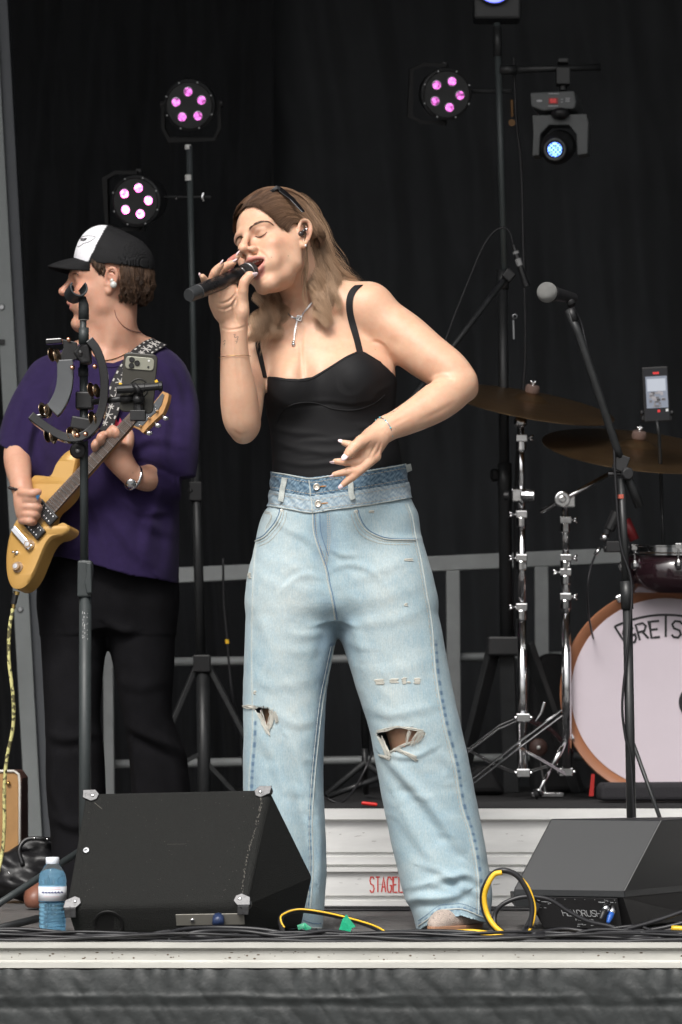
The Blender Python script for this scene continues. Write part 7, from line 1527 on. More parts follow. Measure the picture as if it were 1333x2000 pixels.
mb = MB(); a_ = P(1296, 1560, py_); mb.tube([P(1283, 820, py_), P(1288, 850, py_), P(1296, 1060, py_+.3), V3(a_[0], py_+.5, RZ+.01)], .005, 8); mb.build('pole', M['black_metal'], ps, smooth=True)
# --- front of the stage: floor monitors
carpet = mat('box_carpet', (.020, .0205, .0195), .95, 0, .2, .35, 500, bump=1.0, bscale=520)
scar = mat('dust', (.12, .115, .10), .9)
wm = thing('floor_monitor', 'black carpeted wedge speaker with metal corners at the stage front beside the singer\'s foot', 'floor monitor', P(350, 1835, -.3))
# corners of the wedge: back panel, face, side
f_bl, f_br = P(128, 1772, -.44), P(486, 1766, -.47); f_tl, f_tr = P(166, 1547, -.28), P(528, 1539, -.31)
b_bl, b_br = P(144, 1832, -.41), P(474, 1838, -.44); s_ap, s_bt = P(614, 1712, -.165), P(590, 1806, -.175); s_ap2, s_bt2 = P(270, 1690, -.13), P(280, 1800, -.14)
b_bl[2] = b_br[2] = .012; s_bt[2] = s_bt2[2] = .012
def quadbox(name, mt, parent, pts, faces, bevel):
    mb = MB(); mb.raw(pts, faces); return mb.build(name, mt, parent, bevel=bevel, seg=4)
PT_ = [f_tl, f_tr, f_br, f_bl, b_bl, b_br, s_ap, s_bt, s_bt2, s_ap2]
cab = quadbox('cabinet', carpet, wm, PT_, [[0, 3, 2, 1], [3, 4, 5, 2], [1, 2, 5, 7, 6], [0, 9, 8, 4, 3], [0, 1, 6, 9], [9, 6, 7, 8], [4, 8, 7, 5]], .011)
def lerp2(u, v): return (f_tl*(1-u)+f_tr*u)*(1-v)+(f_bl*(1-u)+f_br*u)*v
FN = nrm(np.cross(f_tr-f_tl, f_bl-f_tl)); FN = FN if FN[1] < 0 else -FN; FX = nrm(f_tr-f_tl); FZ = nrm(f_tl-f_bl)
def sidep(u, v): return (f_tr*(1-u)+s_ap*u)*(1-v)+(f_br*(1-u)+s_bt*u)*v
SNn = nrm(np.cross(s_ap-f_tr, f_br-f_tr)); SNn = SNn if SNn[0] > 0 else -SNn
cnr = mat('corner_steel', (.07, .07, .072), .32, .6, rnoise=.25, noise=.5, nscale=120)
for u, v, sx, sz in ((0, 0, 1, -1), (1, 0, -1, -1), (0, 1, 1, 1), (1, 1, -1, 1)):
    q = lerp2(u, v); mb = MB(); o = q+FX*sx*.004+FZ*sz*.004
    pl = [o-FX*sx*.008-FZ*sz*.008, o+FX*sx*.020-FZ*sz*.008, o+FX*sx*.030+FZ*sz*.004, o+FX*sx*.026+FZ*sz*.017, o+FX*sx*.014+FZ*sz*.022, o-FX*sx*.006+FZ*sz*.012]
    mb.prism([p+FN*.0018 for p in pl], FN*.0022); mb.ball(o+FN*-.0075+FX*sx*.0015, (.0120, .0105, .0120), 12)
    if v == 1: mb.prism([p+nrm(b_bl-f_bl)*.0 for p in [o-FX*sx*.006-FZ*sz*.007, o+FX*sx*.02-FZ*sz*.007, o+FX*sx*.02-FZ*sz*.010+V3(0, .004, -.018), o-FX*sx*.004-FZ*sz*.010+V3(0, .004, -.018)]], V3(0, -.003, 0))
    c_ = mb.build('corner_guard', cnr, wm, bevel=.0015); mb = MB(); mb.lathe([(.0036, .0), (.0034, .002), (.0015, .003), (0, .0024)], o+FX*sx*.016+FZ*sz*.008+FN*.004, FN, 12); mb.build('screw', M['chrome'], c_, smooth=True)
for u, v in ((.132, .515),): mb = MB(); q = lerp2(u-.07, v); mb.lathe([(.0075, .001), (.0075, .0028), (.0035, .0034), (.0028, .001), (0, .001)], q+FN*.0, FN, 18); mb.build('washer', M['steel'], wm, smooth=True)
cabb = BVHTree.FromPolygons([tuple(p) for p in PT_], [[1, 2, 5], [1, 5, 7], [1, 7, 6], [0, 3, 2, 1]])
for u, v, r_ in ((540, 1602, .011), (588, 1712, .010), (519, 1756, .011)):
    q, SNn = drape([(u, v)], cabb, 0); q, SNn = q[0], SNn[0]; SNn = SNn if SNn[1] < 0 else -SNn; mb = MB(); mb.lathe([(r_, -.004), (r_, .003), (r_*.45, .004), (r_*.4, .001), (0, .001)], q, SNn, 20); mb.build('recess_plate', mat('plate_grey', (.075, .075, .075), .45, .5), wm, auto=30)
mb = MB(); q, SNn = drape([(548, 1712)], cabb, 0); q, SNn = q[0], SNn[0]; SNn = SNn if SNn[1] < 0 else -SNn; mb.lathe([(.032, -.004), (.032, .004), (.012, .0045), (.0115, .001), (0, .001)], q, SNn, 28); mb.build('pole_socket', M['black_plastic'], wm, auto=30)
R = np.random.default_rng(12); mb = MB()
for k in range(90):
    u, v = R.uniform(.04, .96), R.uniform(.05, .97); q = lerp2(u, v)+FN*.0006; mb.ball(q, (R.uniform(.0004, .0014), .0004, R.uniform(.0003, .0009)), 5)
for k in range(120):
    v = R.uniform(.05, .95); q = lerp2(.955+.012*math.sin(v*7)+R.normal(0, .004), v)+FN*.0006; mb.ball(q, (R.uniform(.0004, .0016), .0004, R.uniform(.0008, .003)*(1.8 if v < .3 else 1)), 5)
for k in range(16): mb.ball(lerp2(.5+k*.006, .475)+FN*.0006, (.0010, .0004, .0006), 5)
mb.bar(lerp2(.065, .10)+FN*.001, lerp2(.11, .155)+FN*.001, .0016, .0008)
l_ = mb.build('lint', scar, wm); l_['kind'] = 'stuff'
mb = MB(); 
for a, b in (((.055, .10), (.045, .50)), ((.045, .55), (.06, .93)), ((.958, .1), (.95, .95))): mb.tube([lerp2(*a)+FN*.0002, lerp2((a[0]+b[0])/2+.004, (a[1]+b[1])/2)+FN*.0002, lerp2(*b)+FN*.0002], .0007, 4)
mb.build('carpet_seam', mat('seam_dark', (.008, .008, .008), .9), wm)
# lower connector panel: port and plate
bp = lambda u, v: (f_bl*(1-u)+f_br*u)*(1-v)+(b_bl*(1-u)+b_br*u)*v
BN = nrm(np.cross(f_br-f_bl, b_bl-f_bl)); BN = BN if BN[1] < 0 else -BN
mb = MB(); mb.lathe([(.034, .0004), (.033, .003), (.029, .003), (.026, -.001), (0, -.0012)], bp(.22, .62), BN, 32); mb.build('bass_port', mat('port_black', (.004, .004, .004), .6), wm, auto=40)
mb = MB(); c_ = bp(.80, .48); mb.box(c_+BN*.001, (.15, .003, .028), np.stack([nrm(f_br-f_bl), -BN, np.cross(nrm(f_br-f_bl), -BN)], 1)); mb.build('connector_plate', mat('plate_cream', (.26, .25, .22), .5, .4), wm, bevel=.001)
mb = MB(); q = bp(.845, .42); mb.tube([q+BN*.0, q+BN*.02+V3(.001, 0, -.004)], .013, 12); mb.build('plug', mat('blue_plug', (.02, .035, .09), .4), wm, smooth=True)
mb = MB(); q = bp(.83, .95); mb.ball(q+BN*.008, (.006, .004, .005), 10); mb.build('red_latch', M['red'], wm, smooth=True)
mb = MB(); mb.lathe([(.005, 0), (.005, .003), (.002, .004), (0, .003)], bp(.70, .5)+BN*.002, BN, 12); mb.build('screw', M['chrome'], wm, smooth=True)

# right floor monitor, smooth grey-black box
gm_ = mat('monitor_paint', (.019, .0205, .022), .46, 0, .5, .22, 700, bump=.10, bscale=900)
w2 = thing('floor_monitor', 'smooth grey wedge monitor with lettered rear panel at the right of the stage front', 'floor monitor', P(1150, 1815, 0))
t1, t2_, t3 = P(1072, 1604, .02), P(1292, 1602, .02), P(1440, 1602, .30); l1, l2, l3 = P(1004, 1737, -.08), P(1220, 1740, -.10), P(1430, 1690, .40)
k1, k2, k3 = P(1004, 1750, -.08), P(1221, 1754, -.10), P(1430, 1712, .40); g1_, g2_, g3 = P(1060, 1812, .0), P(1236, 1820, -.04), P(1400, 1790, .4)
bk1, bk2 = P(1120, 1604, .42), P(1060, 1740, .48); bkg = P(1090, 1790, .48)
t1 = t2_+(l1-l2)*1.01; D_ = V3(.20, .36, 0); l3 = l2+D_; t3 = t2_+D_; k3 = k2+D_; g3 = g2_+D_
for g_ in (g1_, g2_, g3, bkg): g_[2] = .008
mb = MB(); mb.raw([t1, t2_, t3, bk1, l1, l2, l3, bk2, k1, k2, k3, bkg+V3(0, 0, .05)], [[0, 4, 5, 1], [1, 5, 6, 2], [0, 1, 2, 3], [4, 8, 9, 5], [5, 9, 10, 6], [0, 3, 7, 4], [3, 2, 6, 7], [7, 6, 10, 11], [4, 7, 11, 8], [8, 11, 10, 9]]); mb.build('cabinet', gm_, w2, bevel=.003, seg=3)
ins_ = V3(.0, .004, 0); mb = MB(); mb.raw([k1+V3(.028, .004, .001), k2+V3(-.004, .004, .001), g1_, g2_, k3, g3, bkg, bkg+V3(0, 0, .04)], [[0, 2, 3, 1], [1, 3, 5, 4], [4, 5, 6, 7], [0, 7, 6, 2], [2, 6, 5, 3], [0, 1, 4, 7]]); mb.build('rear_panel', mat('panel_black', (.010, .010, .011), .4), w2, bevel=.001)
# panel face slab with writing
pa, pb_, pc_, pd = P(1040, 1751, -.088), P(1206, 1754, -.104), P(1064, 1808, -.045), P(1216, 1813, -.075)
pc_ = pa+(pd-pb_)+(pb_-pa)*.07
mb = MB(); mb.prism([P(1004, 1748, -.08), P(1036, 1749, -.082), P(1036, 1771, -.076), P(1006, 1771, -.074)], (0, .2, 0)); mb.build('cheek', gm_, w2, bevel=.002)
PN = nrm(np.cross(pb_-pa, pc_-pa)); PN = PN if PN[1] < 0 else -PN
mb = MB(); mb.prism([pa, pb_, pd, pc_], PN*.003); mb.build('control_panel', mat('panel_face', (.012, .012, .013), .35), w2)
def pp(u, v): return (pa*(1-u)+pb_*u)*(1-v)+(pc_*(1-u)+pd*u)*v+PN*.0034
wl = mat('panel_lettering', (.42, .43, .44), .5)
mb = MB(); letters(mb, 'HEADRUSH', lambda u, v: pp(.30+u*.46/8.7, .60-.20*v), .95, .18, .0013, PN, .0004); letters(mb, 'FRFR-108', lambda u, v: pp(.44+u*.26/9, .76-.07*v), .8, .4, .0007, PN, .0003); mb.build('lettering', wl, w2)
mb = MB()
R = np.random.default_rng(6)
for k in range(34):
    u, v = (R.uniform(.03, .2), R.uniform(.05, .35)) if k < 14 else ((R.uniform(.4, .9), R.uniform(.84, .95)) if k < 26 else (R.uniform(.75, .97), R.uniform(.06, .14)))
    a_ = pp(u, v); mb.ribbon([a_, a_+nrm(pb_-pa)*R.uniform(.002, .008)], PN, .0008, .0003+.00001*k)
for px in range(9): mb.ball(pp(.03+px*.117, .05), .0008, 6)
mb.build('fine_print', wl, w2)
# side slits
mb = MB(); mb.tube([l2+V3(.0, -.001, -.0), t2_+V3(0, -.001, 0)], .0012, 6); mb.build('edge_line', mat('edge_worn', (.11, .11, .11), .5), w2)
def plug(px, py, Y, dx, dyy, col, label, name='cable_plug'):
    a_ = P(px, py, Y); b_ = P(px+dx, py+dyy, Y-.02); t = thing(name, label, 'plug', b_); ax = nrm(b_-a_); L_ = np.linalg.norm(b_-a_)
    mb = MB(); mb.lathe([(.0085, 0), (.0085, L_*.5), (.0075, L_*.55)], a_, ax, 14); mb.build('barrel', M['chrome'], t, smooth=True); mb = MB(); mb.lathe([(.0078, L_*.5), (.0075, L_*.8), (.0045, L_*1.2), (.0035, L_*1.25)], a_, ax, 14); mb.build('boot', col, t, smooth=True); return t
plug(1188, 1765, -.10, -12, 25, M['black_plastic'], 'silver connector with black boot plugged into the right monitor panel')
plug(1199, 1770, -.09, -9, 26, mat('blue_boot', (.02, .10, .40), .4), 'silver connector with blue boot plugged into the right monitor panel')
t = thing('power_plug', 'black angled power plug in the left end of the right monitor panel', 'plug', P(1045, 1790, -.09)); mb = MB(); mb.box(P(1047, 1772, -.085), (.016, .02, .022), rotm((0, 1, 0), 25)); mb.tube([P(1045, 1778, -.09), P(1036, 1798, -.10), P(1026, 1812, -.11)], [.008, .006, .004], 10); mb.build('shell', M['rubber'], t, bevel=.002)

# water bottle
bt = thing('water_bottle', 'clear blue water bottle with white cap and paper label beside the left floor monitor', 'bottle', V3(P(103, 0, -.27)[0], -.27, 0)); bc = V3(P(103, 0, -.27)[0], -.27, .001); k_ = 1/F_PX*(CAM_D-.27)
prof = [(0, 0), (22, 0), (25.5, 4), (26.5, 8)]
for i in range(9): z_ = 12+i*8; prof += [(26.6, z_), (25.2, z_+3.5), (26.6, z_+6)] if z_ < 62 or z_ > 190 else []
prof += [(26.6, 64), (27.2, 66), (27.2, 98), (26.8, 100), (27.2, 108), (25, 120), (19, 132), (12.8, 139), (11.6, 142), (11.6, 146)]
pet = mat('pet_plastic', (.80, .93, .99), .06, 0, .5, trans=1.0, ior=1.16)
mb = MB(); mb.lathe([(r_*k_, z_*k_) for r_, z_ in prof], bc, (0, 0, 1), 48); mb.build('bottle_body', pet, bt, smooth=True)
wat = mat('water', (.46, .78, 1.0), .08, 0, .5, trans=.8, ior=1.10)
mb = MB(); mb.lathe([(0, 2*k_)]+[((r_-1.6)*k_, (z_+1.5)*k_) for r_, z_ in prof[2:-4]]+[(0, 131*k_)], bc, (0, 0, 1), 40); mb.build('water_fill', wat, bt, smooth=True)
mb = MB(); mb.lathe([(12.6*k_, 140*k_), (13.2*k_, 141*k_), (13.2*k_, 152*k_), (12.4*k_, 153*k_), (0, 153.2*k_)], bc, (0, 0, 1), 30); mb.build('cap', mat('white_cap', (.72, .76, .82), .4), bt, auto=40)
mb = MB(); mb.lathe([(27.5*k_, 68*k_), (27.6*k_, 96*k_)], bc, (0, 0, 1), 48); lb = mb.build('label', mat('paper_label', (.70, .72, .76), .5), bt, smooth=True)
def onb(px, py): a = math.asin(max(-.98, min(.98, (px-103)/27.6))); return bc+V3(27.7*k_*math.sin(a), -27.7*k_*math.cos(a), (1828-py)*k_)
mb = MB()
for a0 in range(84, 122, 6): mb.ribbon([onb(a0, 1744), onb(a0+2.5, 1742), onb(a0+4.5, 1745)], (0, -1, 0), .0028, .0003)
mb.build('label_print', mat('navy_print', (.03, .04, .14), .5), lb); mb = MB()
for r0, y0 in ((1734, 0), (1737, 1)): mb.ribbon([onb(x, r0) for x in range(84, 124, 4)], (0, -1, 0), .0008, .0003)
for a0 in range(90, 116, 4): mb.ribbon([onb(a0, 1751), onb(a0+2.5, 1751.5)], (0, -1, 0), .0009, .0003)
mb.build('label_print', mat('pink_print', (.55, .22, .25), .5), lb)
# bag, amplifier at the far left
am = thing('combo_amplifier', 'tan leather covered amplifier with white piping behind the hanging guitar lead', 'amplifier', P(10, 1700, 1.5)); ay = 1.5
mb = MB(); mb.prism([P(-90, 1508, ay), P(30, 1508, ay), P(38, 1514, ay), P(38, 1725, ay), P(-90, 1725, ay)], (0, .02, 0)); mb.build('front_panel', mat('tan_hide', (.34, .185, .07), .5, noise=.2, nscale=14), am, bevel=.004)
mb = MB(); mb.prism([P(-90, 1505, ay+.022), P(33, 1505, ay+.022), P(44, 1520, ay+.022), P(45, 1727, ay+.022), P(-90, 1727, ay+.022)], (.0, .2, 0)); mb.build('cabinet', mat('brown_hide', (.085, .035, .025), .5, noise=.3, nscale=30, bump=.4, bscale=90), am, bevel=.005)
mb = MB(); mb.tube([P(-90, 1506, ay-.002), P(28, 1506, ay-.002), P(37, 1512, ay-.002), P(39, 1530, ay-.002), P(39, 1727, ay-.002)], .0035, 8); mb.build('piping', mat('white_piping', (.6, .58, .53), .6), am, smooth=True)
mb = MB(); mb.lathe([(.006, 0), (.005, .005), (0, .006)], P(17, 1530, ay-.002), (0, -1, 0), 12); mb.build('stud', M['gold'], am, smooth=True)
by_ = 1.25; bg_ = thing('leather_bag', 'slumped black leather bag with small studs beside the tan amplifier', 'bag', P(70, 1720, by_))
Fb = Field(P(-30, 1760, by_)-V3(.02, .16, .02), P(125, 1620, by_)+V3(.02, .2, .02), .005)
Fb.add(limb([S(-20, 1712, by_, 34), S(30, 1700, by_, 40), S(75, 1695, by_, 42), S(104, 1708, by_, 32)]), .0); Fb.add(limb([S(34, 1680, by_, 14), S(52, 1652, by_, 10), S(74, 1648, by_, 8), S(98, 1648, by_-.01, 7)]), .02); Fb.add(ell(P(40, 1725, by_), (.09, .08, .04)), .03); Fb.clip(lambda X, Y, Z: .004-Z+0*X+0*Y)
v_, f_ = Fb.mesh(); n_ = normals(v_, f_); v_ += n_*(.004*np.sin(v_[:, 0]*90+v_[:, 2]*60)+.003*np.sin(v_[:, 2]*160+v_[:, 0]*30))[:, None]; mesh_obj('bag_body', v_, f_, mat('black_leather', (.007, .007, .008), .45, 0, .5, bump=.4, bscale=60), bg_, smooth=True)
mb = MB(); mb.tube(curveP([(45, 1690, by_-.06), (38, 1660, by_-.05), (52, 1640, by_-.04), (80, 1638, by_-.04), (104, 1640, by_-.03)]), .006, 8); hn = mb.build('handle', mat('bag_strap', (.012, .012, .013), .35), bg_, smooth=True)
for px, py in ((68, 1637), (93, 1639), (18, 1705)): mb = MB(); mb.ball(P(px, py, by_-.055 if px > 20 else by_-.09), .0035, 8); mb.build('stud', M['chrome'], bg_, smooth=True)

# --- left microphone stand with tambourine and phone
ly = .32
lt = mat('stand_grey', (.030, .036, .037), .5, 0, .5, .12, 60, rnoise=.12)
st_ = thing('microphone_stand', 'dark grey upright microphone stand with an empty clip in front of the guitarist', 'microphone stand', V3(P(166, 0, ly)[0], ly, 0), 'microphone stands')
mb = MB(); mb.tube([P(163, 624, ly), P(163, 680, ly)], LN(6.4, ly), 14); mb.tube([P(164, 640, ly), P(164, 672, ly)], LN(10, ly), 14); mb.tube([P(164, 690, ly), P(165, 1100, ly)], LN(8.2, ly), 16); mb.build('upper_pole', lt, st_, smooth=True)
mb = MB(); mb.tube([P(163, 718, ly), P(163.3, 735, ly)], LN(10, ly), 14); mb.build('sleeve', lt, st_, smooth=True)
mb = MB(); mb.tube([P(167, 1160, ly), P(166, 1800, ly)], LN(12, ly), 18); mb.build('lower_pole', lt, st_, smooth=True)
mb = MB(); mb.tube([P(165.5, 1094, ly), P(166, 1166, ly)], LN(13.5, ly), 18); mb.prism([P(152, 1095, ly-.018), P(180, 1095, ly-.018), P(182, 1110, ly-.02), P(178, 1166, ly-.018), P(151, 1166, ly-.018)], (0, .036, 0)); cl_ = mb.build('clutch', lt, st_, bevel=.004)
mb = MB(); mb.prism([P(168, 1098, ly-.028), P(179, 1100, ly-.028), P(180, 1158, ly-.028), P(170, 1160, ly-.028), P(166, 1140, ly-.028), P(169, 1120, ly-.028)], (0, .012, 0)); mb.build('lever', lt, cl_, bevel=.003)
mb = MB(); R = np.random.default_rng(2)
for k in range(34): a_ = P(R.choice([163, 166, 172])+R.uniform(-1, 1), R.uniform(1195, 1250), ly); dx_ = (a_[0]-P(167, 0, ly)[0]); rr = LN(12.1, ly); mb.ball(V3(a_[0], ly-math.sqrt(max(rr*rr-dx_*dx_, 0)), a_[2]), (.0009, .0004, R.uniform(.0008, .0025)), 5)
mb.build('worn_print', mat('worn_white', (.45, .45, .45), .6), st_)
for a_, b_ in (((160, 1660, ly), (-60, 1836, ly-.28)), ((170, 1640, ly), (330, 1800, ly+.1)), ((165, 1640, ly), (150, 1780, ly+.5))):
    e_ = P(*b_); e_[2] = .012; mb = MB(); mb.tube([P(*a_), e_], .0085, 10); mb.build('leg', lt, st_, smooth=True)
mb = MB(); mb.tube([P(124, 1782, -.02), P(-40, 1822, -.22)], .0088, 12); mb.build('leg', M['black_metal'], st_, smooth=True)
# empty clip
mb = MB(); mb.tube([P(164, 624, ly), P(164, 596, ly), P(161, 580, ly)], [LN(10.5, ly), LN(10, ly), LN(7, ly)], 14); ck_ = mb.build('clip', mat('clip_rubber', (.030, .033, .034), .6, 0, .4, bump=.2, bscale=200), st_, smooth=True)
mb = MB(); ax0, ax1 = P(150, 570, ly-.03), P(150, 566, ly+.03); cc_ = P(149, 569, ly); Rr = LN(18, ly); vs, fs = [], []; n_a = 18
ca = nrm((.35, -1, .25)); cu = nrm(np.cross(ca, (0, 0, 1))); cw = np.cross(cu, ca)
for j, yy in enumerate((-.028, .028)):
    for k in range(n_a+1):
        a = R_(140+260*k/n_a)
        for rr in (Rr, Rr*.80): vs.append(cc_+ca*-yy+(cu*math.cos(a)+cw*math.sin(a))*rr)
m_a = (n_a+1)*2
for k in range(n_a):
    i0 = 2*k; fs += [[i0, i0+2, m_a+i0+2, m_a+i0], [i0+1, m_a+i0+1, m_a+i0+3, i0+3], [i0, i0+1, i0+3, i0+2], [m_a+i0, m_a+i0+2, m_a+i0+3, m_a+i0+1]]
fs += [[0, m_a, m_a+1, 1], [2*n_a, 2*n_a+1, m_a+2*n_a+1, m_a+2*n_a]]
mb.raw(vs, fs); mb.build('jaw', mat('jaw_rubber', (.026, .030, .033), .5, 0, .5), ck_, bevel=.001)
mb = MB(); mb.tube([P(164, 622.5, ly), P(164, 625.5, ly)], LN(8.4, ly), 16); mb.build('white_ring', M['white_tape'], st_, smooth=True)
# tambourine: curved arms with jingles, clamped to the pole
tby = ly-.05
tb_ = thing('tambourine', 'black crescent tambourine with pairs of brass jingles mounted on the left microphone stand', 'tambourine', P(130, 780, tby))
shiny = mat('glossy_black', (.012, .012, .013), .16, 0, .5, coat=.3); grym = mat('grey_grip', (.075, .08, .085), .38, 0, .5, .06, 30)
def band3(pts, w, mt, name, dep=.022):
    q = sm3([P(*a) for a in smoothcurve(pts, 5)], 1); mb = MB(); mb.ribbon(q, (0.0, -1, .12), w, dep); return mb.build(name, mt, tb_, bevel=.002)
band3([(128, 706, tby), (129, 740, tby), (124, 770, tby), (112, 795, tby), (103, 805, tby)], .038, grym, 'frame')
band3([(62, 815, tby), (78, 828, tby), (104, 846, tby), (130, 858, tby), (158, 858, tby), (182, 842, tby), (196, 818, tby), (205, 780, tby), (204, 730, tby), (192, 690, tby), (176, 668, tby)], .020, shiny, 'frame', .03)
mb = MB(); mb.bar(P(90, 668, tby), P(122, 666, tby), .03, .012); mb.build('end_plate', shiny, tb_, bevel=.002); mb = MB(); mb.bar(P(60, 816, tby), P(94, 812, tby), .03, .010); mb.build('end_plate', shiny, tb_, bevel=.002); mb = MB(); mb.prism([P(122, 662, tby-.01), P(150, 668, tby-.01), P(156, 700, tby-.01), P(130, 708, tby-.01), P(112, 706, tby-.01), (P(124, 680, tby-.01))], (0, .035, 0)); mb.build('end_plate', shiny, tb_, bevel=.002)
mb = MB(); mb.prism([P(142, 688, tby-.02), P(160, 672, tby-.03), P(176, 672, tby-.02), P(178, 708, tby-.02), P(160, 710, tby-.02)], (0, .06, 0)); mb.tube([P(150, 690, tby-.01), P(170, 690, tby)], .018, 12); mb.build('clamp', M['black_plastic'], tb_, bevel=.005)
brass = mat('jingle_brass', (.50, .38, .26), .2, 1.0, rnoise=.1)
for (px, py, tl) in ((107, 694, 90), (89, 801, 80), (99, 852, 75), (184, 762, 85), (186, 818, 80), (146, 848, 30)):
    for s in (-1, 1):
        q = P(px+s*6.5, py+s*(1 if tl > 40 else 1), tby-.02); ax = nrm((1, -.55, .15)) if tl > 40 else nrm((.8, -.7, .3)); mb = MB(); mb.lathe([(.004, .003), (.011, .002), (.0165, -.001), (.0170, -.0015), (.0165, -.0022), (.011, .0008), (.004, .0018)], q, ax*s, 24); mb.build('jingle', brass, tb_, smooth=True)
for px, py in ((135, 663), (142, 718), (152, 850), (168, 848), (186, 716)): mb = MB(); mb.lathe([(.006, 0), (.006, .002), (0, .0025)], P(px, py, tby-.03), nrm((.3, -1, .1)), 12); mb.build('rivet', mat('copper_rivet', (.6, .3, .2), .25, 1.0), tb_, smooth=True)
mb = MB(); mb.lathe([(.018, -.006), (.020, 0), (.016, .008), (.006, .010), (0, .010)], P(153, 880, ly-.02), (0, -1, 0), 18); kb_ = mb.build('knob', M['black_plastic'], st_, auto=30); mb = MB(); mb.lathe([(.006, .008), (.006, .012), (0, .0125)], P(153, 880, ly-.022), (0, -1, 0), 12); mb.build('cap', M['steel'], kb_, smooth=True)
mb = MB(); mb.box(P(160, 828, tby), (.05, .03, .03), rotm((0, 1, 0), 10)); mb.build('clamp', M['black_plastic'], tb_, bevel=.004)
# phone holder and phone
hy = ly-.08
ph_ = thing('phone_holder', 'black jointed phone holder arm clamped to the left microphone stand', 'phone holder', P(165, 785, hy))
mb = MB(); mb.box(P(166, 783, ly), (LN(34, ly), .045, LN(34, ly))); mb.build('clamp', M['black_plastic'], ph_, bevel=.004)
mb = MB(); mb.tube([P(182, 785, ly-.03), P(250, 778, hy)], LN(6, hy), 12); mb.tube([P(236, 780, hy), P(262, 777, hy)], LN(7.5, hy), 12); mb.ball(P(271, 780, hy-.01), (.015, .014, .012), 12); mb.build('arm', M['black_plastic'], ph_, smooth=True)
mb = MB(); mb.tube([P(228, 760, hy-.02), P(284, 757, hy-.02)], LN(9, hy), 12); mb.tube([P(280, 757, hy-.02), P(316, 754, hy-.02)], LN(7.5, hy), 12); mb.tube([P(310, 754.5, hy-.02), P(318, 754, hy-.02)], LN(10, hy), 12); mb.tube([P(270, 765, hy), P(273, 815, hy)], LN(10, hy), 10); mb.box(P(270, 812, hy), (LN(30, hy), .03, LN(20, hy))); mb.build('grip_bar', M['black_plastic'], ph_, bevel=.0015)
mb = MB(); mb.tube([P(262, 750, hy-.03), P(270, 760, hy-.035), P(273, 768, hy-.03)], .006, 8); mb.build('wing_screw', M['black_plastic'], ph_, smooth=True)
mb = MB(); mb.box(P(236, 750, hy-.012), (.007, .012, .005), rotm((0, 1, 0), 20)); mb.build('orange_pad', M['yellow'], ph_); mb = MB(); mb.box(P(306, 745, hy-.012), (.007, .012, .006), rotm((0, 1, 0), -30)); mb.build('orange_pad', M['yellow'], ph_)
pr = rotm((0, 1, 0), 5.0); pcn = P(271, 748, hy+.012); pc2 = thing('phone', 'phone in a smoky grey case with three rear cameras on the left microphone stand', 'phone', pcn)
def rrect(w, h_, r, n=6): return [(sx*(w/2-r)+r*math.cos(a), sz*(h_/2-r)+r*math.sin(a)) for sx, sz, a0 in ((1, 1, 0), (-1, 1, 90), (-1, -1, 180), (1, -1, 270)) for a in [R_(a0+90*k/n) for k in range(n+1)]]
def slab(cx, cz, w, h_, r, y0, th, name, mt, par, bevel=.001): mb = MB(); mb.prism([pcn+pr@V3(cx+x, y0, cz+z) for x, z in rrect(w, h_, r)], (0, th, 0)); return mb.build(name, mt, par, bevel=bevel)
PW, PH = LN(66, hy), LN(116, hy)
cs = slab(0, 0, PW, PH, .011, 0, .010, 'case', mat('smoky_case', (.035, .033, .026), .35), pc2, .002)
isl = slab(-.001, PH*.5-.024, PW-.012, .030, .009, -.003, .004, 'camera_island', mat('phone_metal', (.27, .27, .22), .35, .4), pc2)
for x_, z_ in ((-.020, PH*.5-.017), (-.020, PH*.5-.031), (-.007, PH*.5-.024)):
    mb = MB(); mb.lathe([(.0064, 0), (.0066, .002), (.0058, .003), (.0056, .001), (0, .001)], pcn+pr@V3(x_, -.0035, z_), (0, -1, 0), 24); mb.build('camera_lens', mat('lens_black', (.008, .008, .009), .08, coat=.5), isl, auto=40)
for z_, m_ in ((PH*.5-.016, M['white_tape']), (PH*.5-.031, M['black_plastic'])): mb = MB(); mb.lathe([(.0026, 0), (.0026, .0008), (0, .001)], pcn+pr@V3(.020, -.0035, z_), (0, -1, 0), 14); mb.build('flash' if z_ > PH*.5-.02 else 'sensor', m_, isl)
mb = MB(); c_ = pcn+pr@V3(.002, -.0008, -.012); mb.torus(c_, (0, 1, 0), .0215, .0016, 40, 6); mb.build('magnet_ring', mat('ring_black', (.010, .010, .009), .4), pc2, smooth=True)

# --- cables along the front of the stage
def cab(label, pts, r=.0045, mt='cable', name='cable', n=8, z=None, cat='cable', grp=None):
    q = curveP(pts, n); mn = r+.0005
    q[:, 2] = np.maximum(q[:, 2], mn); mb = MB(); mb.tube(q, r, 8); return tag(mb.build(name, M[mt], smooth=True), label, cat, grp)
def fl(px, y, lift=0.0):  # a point on the deck
    q = P(px, 1400, y); return (px, HOR+(CAM_H-.0055-lift)*F_PX/(CAM_D+y), y)
R = np.random.default_rng(31); CGp = 'black cables bundled along the front edge'
for k in range(11):
    y0 = -.575+.012*k+R.uniform(-.004, .004); ph0 = R.uniform(0, 6); pts = []
    x = -40
    while x < 1400:
        env = .022 if 120 < x < 700 or x > 1040 else .010
        yy_ = min(max(y0+env*math.sin(x*.008+ph0)+.007*math.sin(x*.027+ph0*2), EDGE_Y+.012), -.44); pts.append(fl(x, yy_, (k % 3)*.006+.004*math.sin(x*.015+ph0))); x += R.uniform(45, 70)
    cab('black cable in the bundle lying along the front edge of the deck', pts, R.choice([.0036, .0045, .0052]), grp=CGp)
